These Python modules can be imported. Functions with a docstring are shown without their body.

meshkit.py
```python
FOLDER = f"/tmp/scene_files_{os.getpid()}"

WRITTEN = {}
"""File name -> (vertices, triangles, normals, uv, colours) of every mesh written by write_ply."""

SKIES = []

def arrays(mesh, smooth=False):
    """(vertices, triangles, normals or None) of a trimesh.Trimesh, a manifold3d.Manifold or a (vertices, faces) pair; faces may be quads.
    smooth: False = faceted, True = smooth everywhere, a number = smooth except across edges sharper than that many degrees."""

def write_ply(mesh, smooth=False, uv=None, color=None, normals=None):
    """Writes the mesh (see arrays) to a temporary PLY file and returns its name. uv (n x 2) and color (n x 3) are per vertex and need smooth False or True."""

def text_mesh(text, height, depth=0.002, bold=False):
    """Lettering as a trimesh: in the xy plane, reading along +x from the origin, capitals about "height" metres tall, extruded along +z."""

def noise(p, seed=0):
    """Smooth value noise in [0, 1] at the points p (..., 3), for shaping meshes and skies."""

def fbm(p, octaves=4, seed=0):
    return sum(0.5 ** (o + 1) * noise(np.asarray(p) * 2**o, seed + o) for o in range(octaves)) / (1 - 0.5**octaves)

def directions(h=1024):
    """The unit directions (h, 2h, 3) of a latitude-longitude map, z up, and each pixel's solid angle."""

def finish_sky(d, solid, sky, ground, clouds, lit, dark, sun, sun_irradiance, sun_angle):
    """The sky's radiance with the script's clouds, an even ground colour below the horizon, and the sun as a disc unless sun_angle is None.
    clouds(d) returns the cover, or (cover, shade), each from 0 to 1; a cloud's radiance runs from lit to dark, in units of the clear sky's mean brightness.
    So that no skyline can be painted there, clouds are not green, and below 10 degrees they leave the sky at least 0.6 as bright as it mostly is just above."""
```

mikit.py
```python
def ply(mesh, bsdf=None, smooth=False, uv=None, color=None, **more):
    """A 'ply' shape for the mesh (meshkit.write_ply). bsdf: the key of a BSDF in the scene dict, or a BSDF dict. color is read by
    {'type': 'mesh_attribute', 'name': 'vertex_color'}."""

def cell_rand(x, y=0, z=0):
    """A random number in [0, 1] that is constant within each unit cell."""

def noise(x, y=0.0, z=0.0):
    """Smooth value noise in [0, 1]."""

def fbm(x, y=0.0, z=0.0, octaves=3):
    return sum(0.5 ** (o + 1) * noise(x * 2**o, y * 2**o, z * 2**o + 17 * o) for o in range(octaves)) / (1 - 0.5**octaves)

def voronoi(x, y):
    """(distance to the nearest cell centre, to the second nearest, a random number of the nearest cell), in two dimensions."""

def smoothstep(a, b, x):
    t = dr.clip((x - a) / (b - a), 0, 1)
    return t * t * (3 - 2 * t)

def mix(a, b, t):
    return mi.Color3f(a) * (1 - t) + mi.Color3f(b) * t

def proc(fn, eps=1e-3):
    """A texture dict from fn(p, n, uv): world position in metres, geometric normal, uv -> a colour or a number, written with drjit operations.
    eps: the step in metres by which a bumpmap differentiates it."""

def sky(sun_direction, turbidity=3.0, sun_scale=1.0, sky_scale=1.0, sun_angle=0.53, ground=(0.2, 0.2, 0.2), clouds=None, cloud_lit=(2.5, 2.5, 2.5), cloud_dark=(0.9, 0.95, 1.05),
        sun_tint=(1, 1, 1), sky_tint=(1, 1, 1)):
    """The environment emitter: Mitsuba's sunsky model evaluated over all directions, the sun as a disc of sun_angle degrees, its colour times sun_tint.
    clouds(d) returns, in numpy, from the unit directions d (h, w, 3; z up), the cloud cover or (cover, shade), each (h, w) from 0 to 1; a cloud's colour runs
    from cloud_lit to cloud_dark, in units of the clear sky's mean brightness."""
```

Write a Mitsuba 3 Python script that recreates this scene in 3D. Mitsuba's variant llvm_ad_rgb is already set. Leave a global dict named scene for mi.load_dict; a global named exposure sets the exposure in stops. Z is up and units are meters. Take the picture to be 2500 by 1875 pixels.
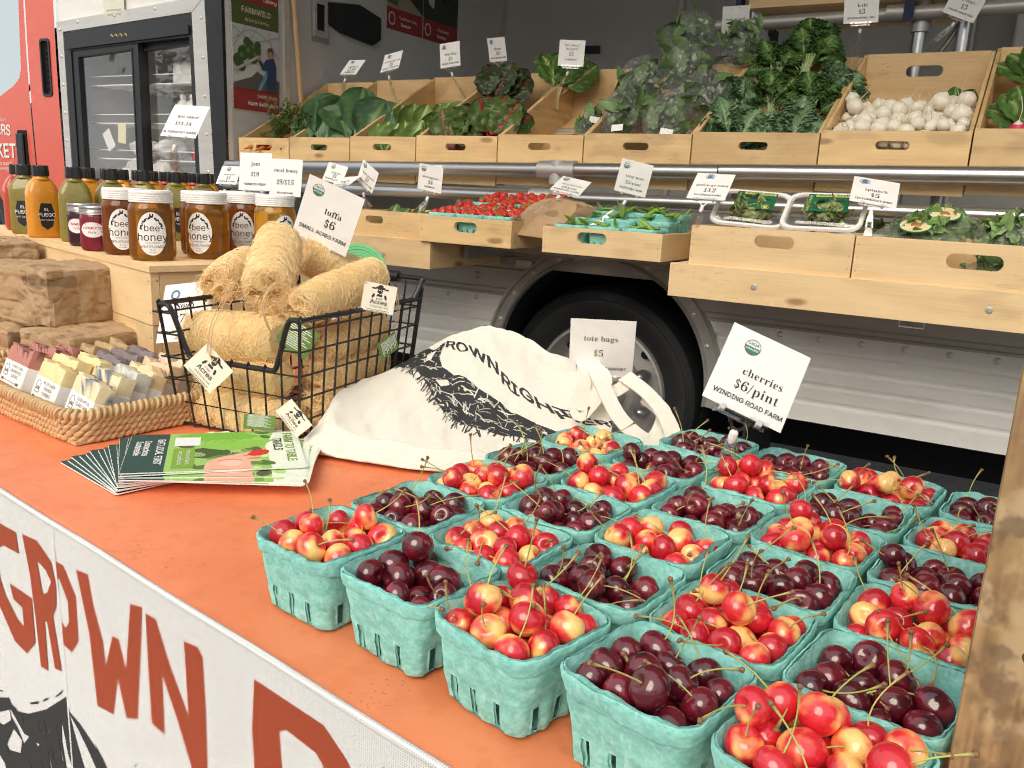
import math, random
import numpy as np, drjit as dr, mitsuba as mi, mikit, meshkit, trimesh
from shapely.geometry import Polygon, Point, LineString, box as sbox
from shapely.ops import unary_union
from shapely import affinity
from mikit import noise, fbm, smoothstep, mix, voronoi, cell_rand

# World: x along the truck's side (towards its rear), y into the truck, z up, metres. The photographer stands at the origin.
scene, labels = {'type': 'scene'}, {}
T4 = mi.ScalarTransform4f

# ---------------------------------------------------------------- camera, sky, exposure
_pitch, _roll, _yaw = 0.2254, -0.0496, 0.5213
_f = np.array([-math.sin(_yaw) * math.cos(_pitch), math.cos(_yaw) * math.cos(_pitch), -math.sin(_pitch)])
_r = np.array([math.cos(_yaw), math.sin(_yaw), 0.0]); _d = np.cross(_f, _r)
RIGHT, DOWN, FWD = _r * math.cos(_roll) + _d * math.sin(_roll), -_r * math.sin(_roll) + _d * math.cos(_roll), _f
EYE = np.array([0, 0, 1.14])
_m = np.eye(4); _m[:3, 0], _m[:3, 1], _m[:3, 2], _m[:3, 3] = -RIGHT, -DOWN, FWD, EYE
scene['camera'] = {'type': 'perspective', 'fov': 62.73, 'fov_axis': 'x', 'near_clip': 0.02, 'far_clip': 500.0, 'to_world': T4(_m.tolist())}
scene['sky'] = mikit.sky((0.06, -0.80, 0.60), turbidity=3, sun_scale=0.42, sun_angle=44, sun_tint=(0.90, 0.98, 1.12), clouds=lambda d: 1.0, cloud_lit=(2.0, 2.05, 2.14), ground=(0.22, 0.22, 0.21))
exposure = 2.42

# ---------------------------------------------------------------- helpers
rng = np.random.default_rng(7)
def cat(*ms):
    ms = [m for m in ms if len(m[0])]
    n = np.cumsum([0] + [len(m[0]) for m in ms])
    return np.vstack([m[0] for m in ms]), np.vstack([np.asarray(m[1]) + a for m, a in zip(ms, n)])
def xf(m, M):
    M = np.asarray(M, float)
    return m[0] @ M[:3, :3].T + M[:3, 3], m[1]
def frame(o, x, y=None, z=None):
    """4x4 with columns x, y, z (any one left out is their cross product) and origin o."""
    x = np.asarray(x, float)
    if y is None: y = np.cross(z, x)
    if z is None: z = np.cross(x, y)
    M = np.eye(4); M[:3, 0], M[:3, 1], M[:3, 2], M[:3, 3] = x, y, z, o
    return M
def unit(v): v = np.asarray(v, float); return v / np.linalg.norm(v)
def move(x, y, z): M = np.eye(4); M[:3, 3] = (x, y, z); return M
def rotz(a): M = np.eye(4); c, s = math.cos(a), math.sin(a); M[:2, :2] = [[c, -s], [s, c]]; return M
def rotx(a): M = np.eye(4); c, s = math.cos(a), math.sin(a); M[1:3, 1:3] = [[c, -s], [s, c]]; return M
def roty(a): M = np.eye(4); c, s = math.cos(a), math.sin(a); M[0, 0], M[0, 2], M[2, 0], M[2, 2] = c, s, -s, c; return M
def scl(x, y=None, z=None): return np.diag([x, x if y is None else y, x if z is None else z, 1.0])
def hull(pts):
    h = trimesh.convex.convex_hull(np.asarray(pts, float)); return np.array(h.vertices), np.array(h.faces)
def box(x0, x1, y0, y1, z0, z1, c=0.0):
    a, b = np.array([x0, y0, z0]), np.array([x1, y1, z1])
    if c <= 0:
        v = np.array([[p[0], p[1], p[2]] for p in np.array(np.meshgrid([0, 1], [0, 1], [0, 1], indexing='ij')).reshape(3, -1).T], float)
        f = np.array([[0, 1, 3], [0, 3, 2], [4, 6, 7], [4, 7, 5], [0, 4, 5], [0, 5, 1], [2, 3, 7], [2, 7, 6], [0, 2, 6], [0, 6, 4], [1, 5, 7], [1, 7, 3]])
        return a + v * (b - a), f
    pts = []
    for sx in (0, 1):
        for sy in (0, 1):
            for sz in (0, 1):
                p = a + (b - a) * [sx, sy, sz]; q = np.array([1 - 2 * sx, 1 - 2 * sy, 1 - 2 * sz]) * c
                for k in range(3):
                    d = q.copy(); d[k] = 0; pts.append(p + d)
    return hull(pts)
def extrude(poly, depth, z0=0.0):
    """Polygon(s) in xy, thickened along +z from z0."""
    out = []
    for g in getattr(poly, 'geoms', [poly]):
        if g.geom_type == 'Polygon' and g.area > 1e-9:
            t = trimesh.creation.extrude_polygon(g, depth, engine='earcut'); out.append((np.array(t.vertices) + [0, 0, z0], np.array(t.faces)))
    return cat(*out)
def tube(pts, r, n=8, close=False, cap=True):
    p = np.asarray(pts, float); m = len(p); r = np.broadcast_to(r, (m,))
    t = (np.roll(p, -1, 0) - np.roll(p, 1, 0)) if close else np.gradient(p, axis=0)
    t /= np.linalg.norm(t, axis=1, keepdims=True) + 1e-12
    a = np.cross(t[0], [0, 0, 1.0] if abs(t[0][2]) < 0.9 else [1.0, 0, 0]); a /= np.linalg.norm(a); A = []
    for k in range(m):
        a = a - t[k] * (a @ t[k]); a /= np.linalg.norm(a) + 1e-12; A.append(a)
    A = np.array(A); Bn = np.cross(t, A); th = np.arange(n) * 2 * math.pi / n
    v = p[:, None] + r[:, None, None] * (np.cos(th)[None, :, None] * A[:, None] + np.sin(th)[None, :, None] * Bn[:, None])
    i, j = np.meshgrid(np.arange(m if close else m - 1), np.arange(n), indexing='ij'); i2, j2 = (i + 1) % m, (j + 1) % n
    q = np.stack([i * n + j, i * n + j2, i2 * n + j2, i2 * n + j], -1).reshape(-1, 4)
    f = np.vstack([q[:, [0, 1, 2]], q[:, [0, 2, 3]]]); v = v.reshape(-1, 3)
    if cap and not close:
        v = np.vstack([v, p[0], p[-1]]); k = np.arange(n); b = (m - 1) * n
        f = np.vstack([f, np.stack([k * 0 + m * n, (k + 1) % n, k], 1), np.stack([k * 0 + m * n + 1, b + k, b + (k + 1) % n], 1)])
    return v, f
def cyl(p0, p1, r, n=16): return tube([p0, p1], r, n)
def lathe(prof, n=32):
    """(r, z) profile turned about z; closed where r = 0."""
    pr = np.asarray(prof, float); th = np.arange(n) * 2 * math.pi / n
    v = np.stack([pr[:, None, 0] * np.cos(th), pr[:, None, 0] * np.sin(th), pr[:, None, 1] + 0 * th], -1).reshape(-1, 3)
    i, j = np.meshgrid(np.arange(len(pr) - 1), np.arange(n), indexing='ij'); j2 = (j + 1) % n
    q = np.stack([i * n + j, i * n + j2, (i + 1) * n + j2, (i + 1) * n + j], -1).reshape(-1, 4)
    return v, np.vstack([q[:, [0, 1, 2]], q[:, [0, 2, 3]]])
def gridmesh(P):
    """(a, b, 3) array of points as a sheet."""
    a, b = P.shape[:2]; i, j = np.meshgrid(np.arange(a - 1), np.arange(b - 1), indexing='ij')
    q = np.stack([i * b + j, (i + 1) * b + j, (i + 1) * b + j + 1, i * b + j + 1], -1).reshape(-1, 4)
    return P.reshape(-1, 3), np.vstack([q[:, [0, 1, 2]], q[:, [0, 2, 3]]])
def ball(r=1.0, n=2):
    t = trimesh.creation.icosphere(n, r); return np.array(t.vertices), np.array(t.faces)
def smoothed(P, k=8):
    """A Catmull-Rom curve through the points."""
    P = np.asarray(P, float); Q = np.vstack([2 * P[0] - P[1], P, 2 * P[-1] - P[-2]]); out = []
    for i in range(1, len(Q) - 2):
        for t in np.arange(k) / k:
            out.append(0.5 * (2 * Q[i] + (Q[i + 1] - Q[i - 1]) * t + (2 * Q[i - 1] - 5 * Q[i] + 4 * Q[i + 1] - Q[i + 2]) * t * t + (3 * Q[i] - Q[i - 1] - 3 * Q[i + 1] + Q[i + 2]) * t ** 3))
    return np.array(out + [Q[-2]])
def rrect(x0, x1, y0, y1, r, n=6): return sbox(x0 + r, y0 + r, x1 - r, y1 - r).buffer(r, quad_segs=n)
def oval(cx, cy, rx, ry, n=24): return affinity.translate(affinity.scale(Point(0, 0).buffer(1, quad_segs=n // 4), rx, ry), cx, cy)

_count = {}
def numbered(name):
    k = _count.get(name, 0); _count[name] = k + 1
    return name if k == 0 else f'{name}_{k:03d}'
def put(name, shape, bsdf=None, parent=None, smooth=30, uv=None, color=None, to=None, label=None, **more):
    """One entry of the scene: a mesh, or a shape dict made before (shared by alike pieces)."""
    key = numbered(f'{parent}__{name}' if parent else name)
    d = dict(shape) if isinstance(shape, dict) else mikit.ply(shape, bsdf, smooth=smooth, uv=uv, color=color)
    if to is not None: d['to_world'] = T4(np.asarray(to).tolist())
    scene[key] = d
    if label: labels[key] = {'label': label}
    if more: labels.setdefault(key, {}).update(more)
    return key
def thing(name, label, cat_, group=None):
    key = numbered(name); labels[key] = {'label': label, 'category': cat_}
    if group: labels[key]['group'] = group
    return key
def tag(key, label, cat_, group=None):
    labels[key] = {'label': label, 'category': cat_, **({'group': group} if group else {})}; return key
def struct(name, mesh, bsdf, **k):
    key = put(name, mesh, bsdf, **k); labels[key] = {'kind': 'structure'}; return key
def ply(mesh, bsdf, smooth=30, uv=None, color=None): return mikit.ply(mesh, bsdf, smooth=smooth, uv=uv, color=color)

def board(poly, t, M, name, parent, bsdf='wood', along='x', seed=None, label=None):
    """A board: polygon in its own xy, thickness t along z, placed by M; uv runs with the grain in metres."""
    v, f = extrude(poly, t); v, f = v[f].reshape(-1, 3), np.arange(len(f) * 3).reshape(-1, 3)
    s = rng.uniform(0, 40, 2) if seed is None else np.random.default_rng(seed).uniform(0, 40, 2)
    uv = np.stack([v[:, 0], v[:, 1] + v[:, 2]], 1) if along == 'x' else np.stack([v[:, 1], v[:, 0] + v[:, 2]], 1)
    return put(name, xf((v, f), M), bsdf, parent, smooth=False, uv=uv + s, label=label)

# lettering -> shapely, capital height 1
def serif(text, gap=0.04):
    x, out = 0.0, []
    for ch in text:
        if ch in GLYPHS:
            a, rings = GLYPHS[ch]; p = Polygon()
            for r in rings: p = p.symmetric_difference(Polygon(np.array(r, float).reshape(-1, 2) / 54.0).buffer(0))
            out.append(affinity.translate(p, x, 0)); x += a / 54.0 + gap
        elif ch == ' ': x += 0.36
        elif ch in '-.,/$':
            if ch == '-': p = sbox(0.05, 0.27, 0.38, 0.35)
            elif ch == '.': p = Point(0.14, 0.08).buffer(0.09)
            elif ch == ',': p = Polygon([(0.08, 0.14), (0.22, 0.14), (0.2, 0.0), (0.08, -0.16), (0.12, 0.0)])
            elif ch == '/': p = Polygon([(0.0, -0.1), (0.08, -0.1), (0.4, 1.05), (0.32, 1.05)])
            else:
                t = np.linspace(0, 1, 24); c = np.stack([0.28 + 0.2 * np.cos(t * 4.2 + 0.6) * np.where(t < 0.5, 1, 1), 0 * t], 1)
                s = smoothed([(0.47, 0.74), (0.36, 0.88), (0.2, 0.88), (0.1, 0.74), (0.16, 0.58), (0.38, 0.44), (0.47, 0.26), (0.36, 0.06), (0.18, 0.06), (0.07, 0.22)], 5)
                p = LineString(s).buffer(0.055).union(sbox(0.255, -0.14, 0.305, 1.08))
            out.append(affinity.translate(p, x, 0)); x += p.bounds[2] + 0.07
    return unary_union(out), x
_sans = {}
def sans(text, bold=False):
    if (text, bold) not in _sans:
        m = meshkit.text_mesh(text, 1.0, 0.5, bold); v, f = np.array(m.vertices), np.array(m.faces)
        k = (np.abs(v[f][:, :, 2]).max(1) < 1e-6)
        _sans[(text, bold)] = (v[f[k]], v[:, 0].max())
    return _sans[(text, bold)]
def line_mesh(text, font, h, cx, cy, th=0.0003, width=None, ang=0.0, align=0.5):
    """A line of print as a thin proud sheet in the xy plane: capital height h, centred on (cx, cy)."""
    if font == 'serif':
        p, w = serif(text); m = extrude(p, 1.0)
    else:
        tri, w = sans(text, font == 'bold'); n = len(tri)
        v = tri.reshape(-1, 3).copy(); f = np.arange(3 * n).reshape(-1, 3)[:, ::-1]; v[:, 2] = 1.0; m = (v, f)
    if not len(m[0]): return m
    s = h if width is None else min(h, width / w); v = m[0].copy(); v[:, 0] -= w * align; v[:, 1] -= 0.36
    v *= [s, h if width is None else s, th]
    c, sn = math.cos(ang), math.sin(ang); v[:, :2] = v[:, :2] @ np.array([[c, sn], [-sn, c]])
    return v + [cx, cy, 0], m[1]
# ---- lettering: outlines of a serif alphabet (advance, rings) for the price cards
import json
GLYPHS = json.loads('{"a":[41,[[3,6,3,11,5,14,7,16,12,19,23,22,24,24,24,32,23,35,21,36,15,37,12,35,12,33,14,30,14,27,13,25,10,24,8,24,6,25,5,27,5,31,6,33,10,36,16,38,26,37,31,35,33,32,34,28,34,6,36,4,38,5,38,4,34,1,28,0,27,1,24,4,23,5,16,1,9,0,6,2],[13,10,15,5,17,4,19,4,24,8,24,21,21,21,18,20,15,17,13,13]]],"b":[43,[[2,54,16,54,16,35,16,34,18,34,22,37,29,38,34,35,37,32,40,25,40,15,37,8,31,2,26,0,21,0,12,5,6,0,6,50,4,52],[16,7,18,3,20,2,23,2,25,3,28,5,29,7,30,12,30,26,28,32,24,35,21,35,18,34,16,30]]],"c":[35,[[3,14,3,23,4,26,8,32,11,35,16,37,24,38,29,36,31,34,32,32,32,28,30,26,27,26,25,27,24,28,24,34,22,37,19,37,16,35,14,32,13,28,13,18,14,13,16,9,18,6,22,5,27,5,31,8,33,8,29,3,25,1,21,0,16,0,13,1,7,5,5,9]]],"d":[44,[[3,14,4,26,6,31,8,34,15,38,20,38,26,35,27,35,27,50,25,53,22,54,37,54,37,7,38,5,41,3,35,2,27,1,27,4,26,4,21,1,14,0,10,2,6,6,4,10],[13,14,14,8,16,6,18,3,22,3,27,7,27,10,27,30,25,34,22,35,19,35,17,33,15,31,13,24]]],"e":[36,[[3,24,5,29,6,31,11,36,16,38,21,38,27,36,29,34,31,31,33,26,33,21,14,21,13,20,14,14,17,8,22,5,27,5,29,6,32,9,33,9,33,8,28,3,23,1,16,0,11,2,7,6,5,9,3,14],[13,24,14,23,24,23,24,23,25,30,24,33,22,36,18,37,16,35,13,30]]],"f":[26,[[3,1,5,2,7,5,7,33,6,34,3,34,3,36,6,36,7,37,7,46,10,51,14,53,18,54,26,54,29,51,31,48,30,45,29,43,25,43,23,44,23,48,24,51,23,53,20,53,19,53,17,51,17,48,17,37,18,36,23,36,23,34,18,34,17,33,17,6,18,3,23,1]]],"g":[39,[[2,-9,3,-7,8,-3,7,-2,4,2,4,6,7,10,11,12,12,13,11,14,8,17,4,20,3,27,5,31,9,35,16,37,22,37,27,36,37,36,37,33,33,33,32,32,34,27,34,21,32,18,30,16,26,14,15,13,11,10,12,7,15,5,26,5,31,4,34,3,36,1,37,-1,37,-7,35,-11,32,-13,28,-15,22,-16,13,-16,6,-14,3,-12],[8,-9,9,-11,12,-13,15,-14,23,-14,29,-13,32,-10,32,-7,31,-5,27,-3,11,-3,9,-5],[13,23,14,18,16,15,17,14,20,14,23,16,24,20,24,30,23,34,22,36,20,36,17,36,14,34,13,28]]],"h":[46,[[3,1,5,2,7,4,7,50,5,52,3,53,17,53,17,32,19,32,21,34,25,37,30,37,35,36,38,32,39,27,39,4,40,2,43,1,25,1,27,2,29,5,29,29,28,31,25,33,23,33,20,32,18,29,17,27,17,5,18,2,21,1]]],"i":[24,[[3,1,5,2,7,4,7,33,6,35,3,36,17,36,17,5,18,2,21,1],[7,47,7,52,9,54,11,54,15,54,17,52,17,50,17,46,15,44,13,44,9,44]]],"j":[25,[[-6,-10,-5,-5,-4,-4,-1,-4,2,-6,2,-9,1,-12,1,-13,2,-14,5,-14,6,-14,8,-12,8,-10,8,32,7,34,3,36,18,36,18,-5,16,-11,15,-12,11,-15,7,-16,2,-16,-4,-13],[7,49,8,53,11,55,14,55,16,54,18,52,17,46,14,44,10,45,8,46]]],"k":[42,[[3,1,5,2,7,4,7,50,6,52,3,53,17,53,17,21,18,20,19,21,29,31,30,32,30,34,27,36,25,36,40,36,34,33,27,26,26,24,40,4,44,1,26,1,29,3,29,5,21,17,19,18,17,16,17,5,18,3,21,1]]],"l":[24,[[3,1,5,2,7,4,7,50,6,52,3,53,17,53,17,5,18,2,21,1]]],"m":[66,[[3,1,5,2,7,4,7,33,5,35,3,36,17,36,17,33,18,32,24,36,29,37,34,36,37,32,39,31,43,35,46,37,51,37,55,36,58,33,59,28,59,5,60,3,63,1,46,1,49,3,50,6,50,27,49,31,46,33,42,32,40,30,38,28,38,5,39,2,42,1,25,1,27,3,28,5,28,29,27,31,25,33,22,33,20,32,17,28,17,4,18,3,20,1]]],"n":[46,[[3,1,5,2,7,4,7,33,5,35,3,36,17,36,17,33,18,32,25,37,30,37,35,35,38,32,39,27,39,4,40,2,43,1,25,1,27,2,29,5,29,29,28,31,25,33,23,33,20,32,17,29,17,27,17,5,18,2,21,1]]],"o":[40,[[3,19,4,26,7,32,11,36,17,38,25,37,30,35,34,30,37,24,37,14,34,8,29,2,23,0,15,1,9,4,7,6,4,11],[13,11,14,6,16,2,19,1,22,1,25,4,27,9,27,28,25,35,21,37,19,37,16,35,14,31]]],"p":[44,[[3,-15,5,-14,7,-11,7,33,6,35,3,37,16,37,16,34,18,33,19,33,22,36,25,38,30,38,34,36,38,32,40,28,41,24,41,15,38,6,35,3,29,0,25,0,19,4,17,3,17,-9,17,-11,19,-14,23,-15],[17,9,18,6,22,3,25,3,27,4,29,7,31,13,31,25,29,31,25,34,22,34,21,34,18,31,17,28]]],"q":[44,[[3,14,4,24,6,30,10,34,15,37,22,38,31,33,37,38,37,-11,39,-14,41,-15,22,-15,26,-14,27,-12,27,3,25,3,19,0,14,0,11,1,8,4,5,7],[13,14,14,8,16,6,18,4,23,3,25,5,27,7,27,32,25,36,20,36,17,35,15,32,13,25]]],"r":[34,[[3,1,5,2,7,4,7,33,6,35,3,36,17,36,17,32,18,31,19,32,23,36,26,37,30,37,32,36,34,33,34,30,32,28,28,27,27,28,25,31,22,32,19,30,17,26,17,4,19,2,23,1]]],"s":[34,[[5,12,6,12,8,7,11,3,15,2,20,2,23,5,24,8,22,12,11,18,7,21,5,24,5,30,7,33,11,37,14,38,19,38,26,36,28,38,28,28,24,34,19,37,14,36,12,34,12,32,12,29,15,27,24,22,27,20,29,18,30,15,30,9,27,4,26,2,21,0,16,0,9,2,7,2,6,0,5,0]]],"t":[27,[[3,36,10,43,16,50,16,37,17,37,24,37,24,35,17,35,16,34,16,10,17,7,19,5,21,5,25,8,23,4,19,1,17,0,10,1,7,4,7,5,7,34,6,35,3,35]]],"u":[44,[[2,37,16,37,16,8,18,5,21,4,25,5,28,8,28,33,26,35,23,37,38,37,38,7,39,5,42,3,36,3,28,1,28,4,26,5,22,2,18,0,13,0,9,2,7,5,6,8,6,32,5,34]]],"v":[36,[[0,36,19,36,15,34,15,32,20,17,22,15,24,17,29,31,29,34,25,36,36,36,32,33,31,31,19,0,17,0,4,34]]],"w":[52,[[-1,36,16,36,13,34,13,32,18,18,19,17,20,16,22,17,26,28,24,34,21,36,38,36,35,35,34,33,38,20,40,18,42,19,47,31,47,34,43,36,52,36,51,35,49,33,36,0,35,0,28,21,27,23,25,22,24,21,17,1,16,0,15,0,3,31,2,34]]],"x":[38,[[1,1,5,3,8,7,15,16,13,20,6,32,1,35,1,36,19,36,16,34,16,32,20,25,22,24,25,26,29,33,28,35,25,36,36,36,31,32,23,22,23,20,34,3,37,1,19,1,22,3,23,5,19,12,16,13,14,12,9,5,10,2,13,1]]],"y":[36,[[0,-10,1,-7,2,-6,6,-5,8,-7,9,-11,10,-12,11,-12,15,-9,17,-2,17,2,6,29,3,34,0,36,19,36,15,34,15,31,20,16,22,15,23,16,24,17,29,30,29,34,25,36,35,36,32,34,30,30,19,-3,14,-13,10,-15,5,-16,1,-13]]],"z":[35,[[2,1,20,33,20,34,19,35,11,34,7,32,5,26,4,26,4,36,32,36,31,33,15,4,15,3,16,2,21,2,25,3,29,7,32,12,31,1]]],"0":[44,[[3,27,4,37,5,44,8,50,11,54,17,56,26,57,32,55,36,51,39,46,41,38,41,23,39,11,37,7,34,4,31,2,26,0,19,0,15,1,11,4,7,8,5,15],[14,23,15,13,17,6,21,4,25,4,28,7,29,9,30,14,30,38,29,48,27,51,24,53,21,53,19,52,17,51,16,47,14,35]]],"1":[44,[[4,46,12,49,21,56,29,56,29,10,30,6,31,5,33,3,40,3,40,1,9,1,9,3,16,3,17,4,19,8,19,48,18,49,17,49,12,43,10,42,6,42,4,44]]],"2":[44,[[4,1,4,9,22,27,26,35,28,41,27,48,25,51,22,53,19,53,15,51,13,47,13,40,8,40,5,42,4,45,5,51,6,52,9,55,17,57,25,57,32,55,35,52,38,49,38,47,38,40,34,33,30,29,11,11,11,9,12,8,31,8,33,9,35,12,37,16,40,16,40,1]]],"3":[44,[[3,7,4,12,5,14,8,14,10,9,13,6,16,5,22,5,26,7,29,11,29,13,29,20,28,23,26,25,23,27,19,28,12,28,12,31,19,31,21,32,23,33,26,36,27,39,28,44,26,50,24,53,22,53,17,53,14,50,13,48,13,41,10,41,6,43,4,44,4,49,4,51,8,54,11,56,16,57,28,56,34,54,36,52,38,49,38,42,36,37,32,33,29,32,28,31,29,29,36,26,39,23,40,21,40,13,38,8,34,4,29,1,24,0,12,1,5,4]]],"4":[44,[[2,20,24,56,34,56,34,20,35,19,42,19,42,15,35,15,34,15,34,7,36,4,39,3,42,3,42,1,15,1,15,3,20,4,23,6,24,8,24,15,22,15,2,15],[7,21,7,20,8,19,22,19,24,20,24,38,24,39,24,46,24,47,22,47,21,46]]],"5":[44,[[4,9,4,12,6,13,9,14,10,9,13,6,15,5,21,5,24,6,26,8,29,13,29,22,28,25,26,28,20,30,14,30,9,29,6,30,8,56,37,56,37,43,34,43,33,47,31,49,13,49,12,48,11,45,11,35,12,33,16,34,27,34,33,31,36,28,39,25,40,21,39,12,37,7,34,4,29,2,23,0,15,0,9,2,7,3,5,5]]],"6":[44,[[4,22,4,30,6,39,9,47,14,53,18,55,23,57,33,56,37,55,38,53,40,51,40,48,39,46,36,44,34,44,32,44,31,49,28,53,24,54,21,53,17,47,14,37,14,34,15,33,22,35,29,35,33,34,36,31,40,27,41,21,41,13,39,8,35,4,32,2,27,0,20,0,14,2,11,5,9,7,6,14],[14,27,15,16,16,11,18,8,21,5,22,4,25,4,29,7,31,12,31,20,30,27,27,30,25,31,21,31,16,28]]],"7":[44,[[4,41,5,56,41,56,41,51,20,1,14,1,34,46,35,48,33,49,12,49,9,47,8,41]]],"8":[44,[[3,12,3,17,4,20,7,23,13,27,14,29,13,30,8,34,5,39,5,47,7,51,9,53,13,55,19,57,29,56,35,53,37,51,39,47,39,45,39,40,35,35,30,32,29,31,30,29,36,26,41,20,42,14,40,7,36,4,31,1,26,0,18,0,15,1,9,3,5,7],[12,14,14,8,17,4,20,3,24,3,29,5,31,8,32,11,32,16,30,20,25,24,20,26,18,25,14,22,13,18],[15,42,16,38,18,36,23,33,26,33,29,37,30,40,30,47,29,51,27,53,24,54,19,53,16,51,15,48]]],"9":[44,[[4,43,6,49,8,52,12,55,18,57,24,57,28,56,33,53,36,49,39,42,40,37,40,21,38,14,35,9,31,5,28,2,22,0,15,0,10,2,6,5,6,10,7,11,8,12,11,7,15,4,20,4,23,5,28,11,30,17,30,26,30,27,29,27,25,24,20,23,14,23,9,25,6,29,4,32],[14,35,16,30,20,27,25,28,30,32,31,35,30,44,28,49,25,52,20,53,18,52,16,50,14,44]]]}')
# ---------------------------------------------------------------- materials
VC = {'type': 'mesh_attribute', 'name': 'vertex_color'}
def rgb(*c): return {'type': 'rgb', 'value': list(c)}
def mat(key, color, rough=0.5, twosided=True, bump=None, bscale=1.0, eps=1e-3, **k):
    if not isinstance(color, dict): color = mikit.proc(color) if callable(color) else rgb(*color)
    b = {'type': 'principled', 'base_color': color, 'roughness': mikit.proc(rough) if callable(rough) else rough, **k}
    if bump: b = {'type': 'bumpmap', 'arbitrary': mikit.proc(bump, eps), 'scale': bscale, 'bsdf': b}
    scene[key] = {'type': 'twosided', 'bsdf': b} if twosided else b
C3 = mi.Color3f
def wood_fn(light, dark, stain=0.5):
    def fn(p, n, uv):
        x, y = uv.x, uv.y
        w = noise(x * 2.3, y * 9.0) * 1.6 + noise(x * 7, y * 30) * 0.35
        rings = 0.5 + 0.5 * dr.sin((y * 55 + w * 7))
        fine = noise(x * 9, y * 420, 3) * 0.6 + noise(x * 30, y * 900, 5) * 0.4
        c = mix(light, dark, 0.38 * rings * (0.4 + fine * 0.8) + 0.28 * fine)
        blot = smoothstep(0.58, 0.8, fbm(x * 7, y * 16, 2.0, 3))
        c = c * (1 - stain * 0.40 * blot) * (0.86 + 0.28 * noise(x * 0.21, y * 0.21, 6))
        kd, _, kr = voronoi(x * 2.6 + noise(x * 20, y * 20) * 0.04, y * 7.0); kn = smoothstep(0.10, 0.03, kd) * smoothstep(0.35, 0.3, kr)
        c = mix(c, (0.22, 0.11, 0.045), kn * 0.75)
        fl = smoothstep(0.80, 0.90, noise(x * 60, y * 420, 9)) * smoothstep(0.55, 0.8, noise(x * 5, y * 7, 4))
        return c * (1 - 0.4 * stain * fl)
    return fn
def grain_bump(p, n, uv): return noise(uv.x * 20, uv.y * 520) * 0.5 + noise(uv.x * 60, uv.y * 1100) * 0.5
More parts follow.
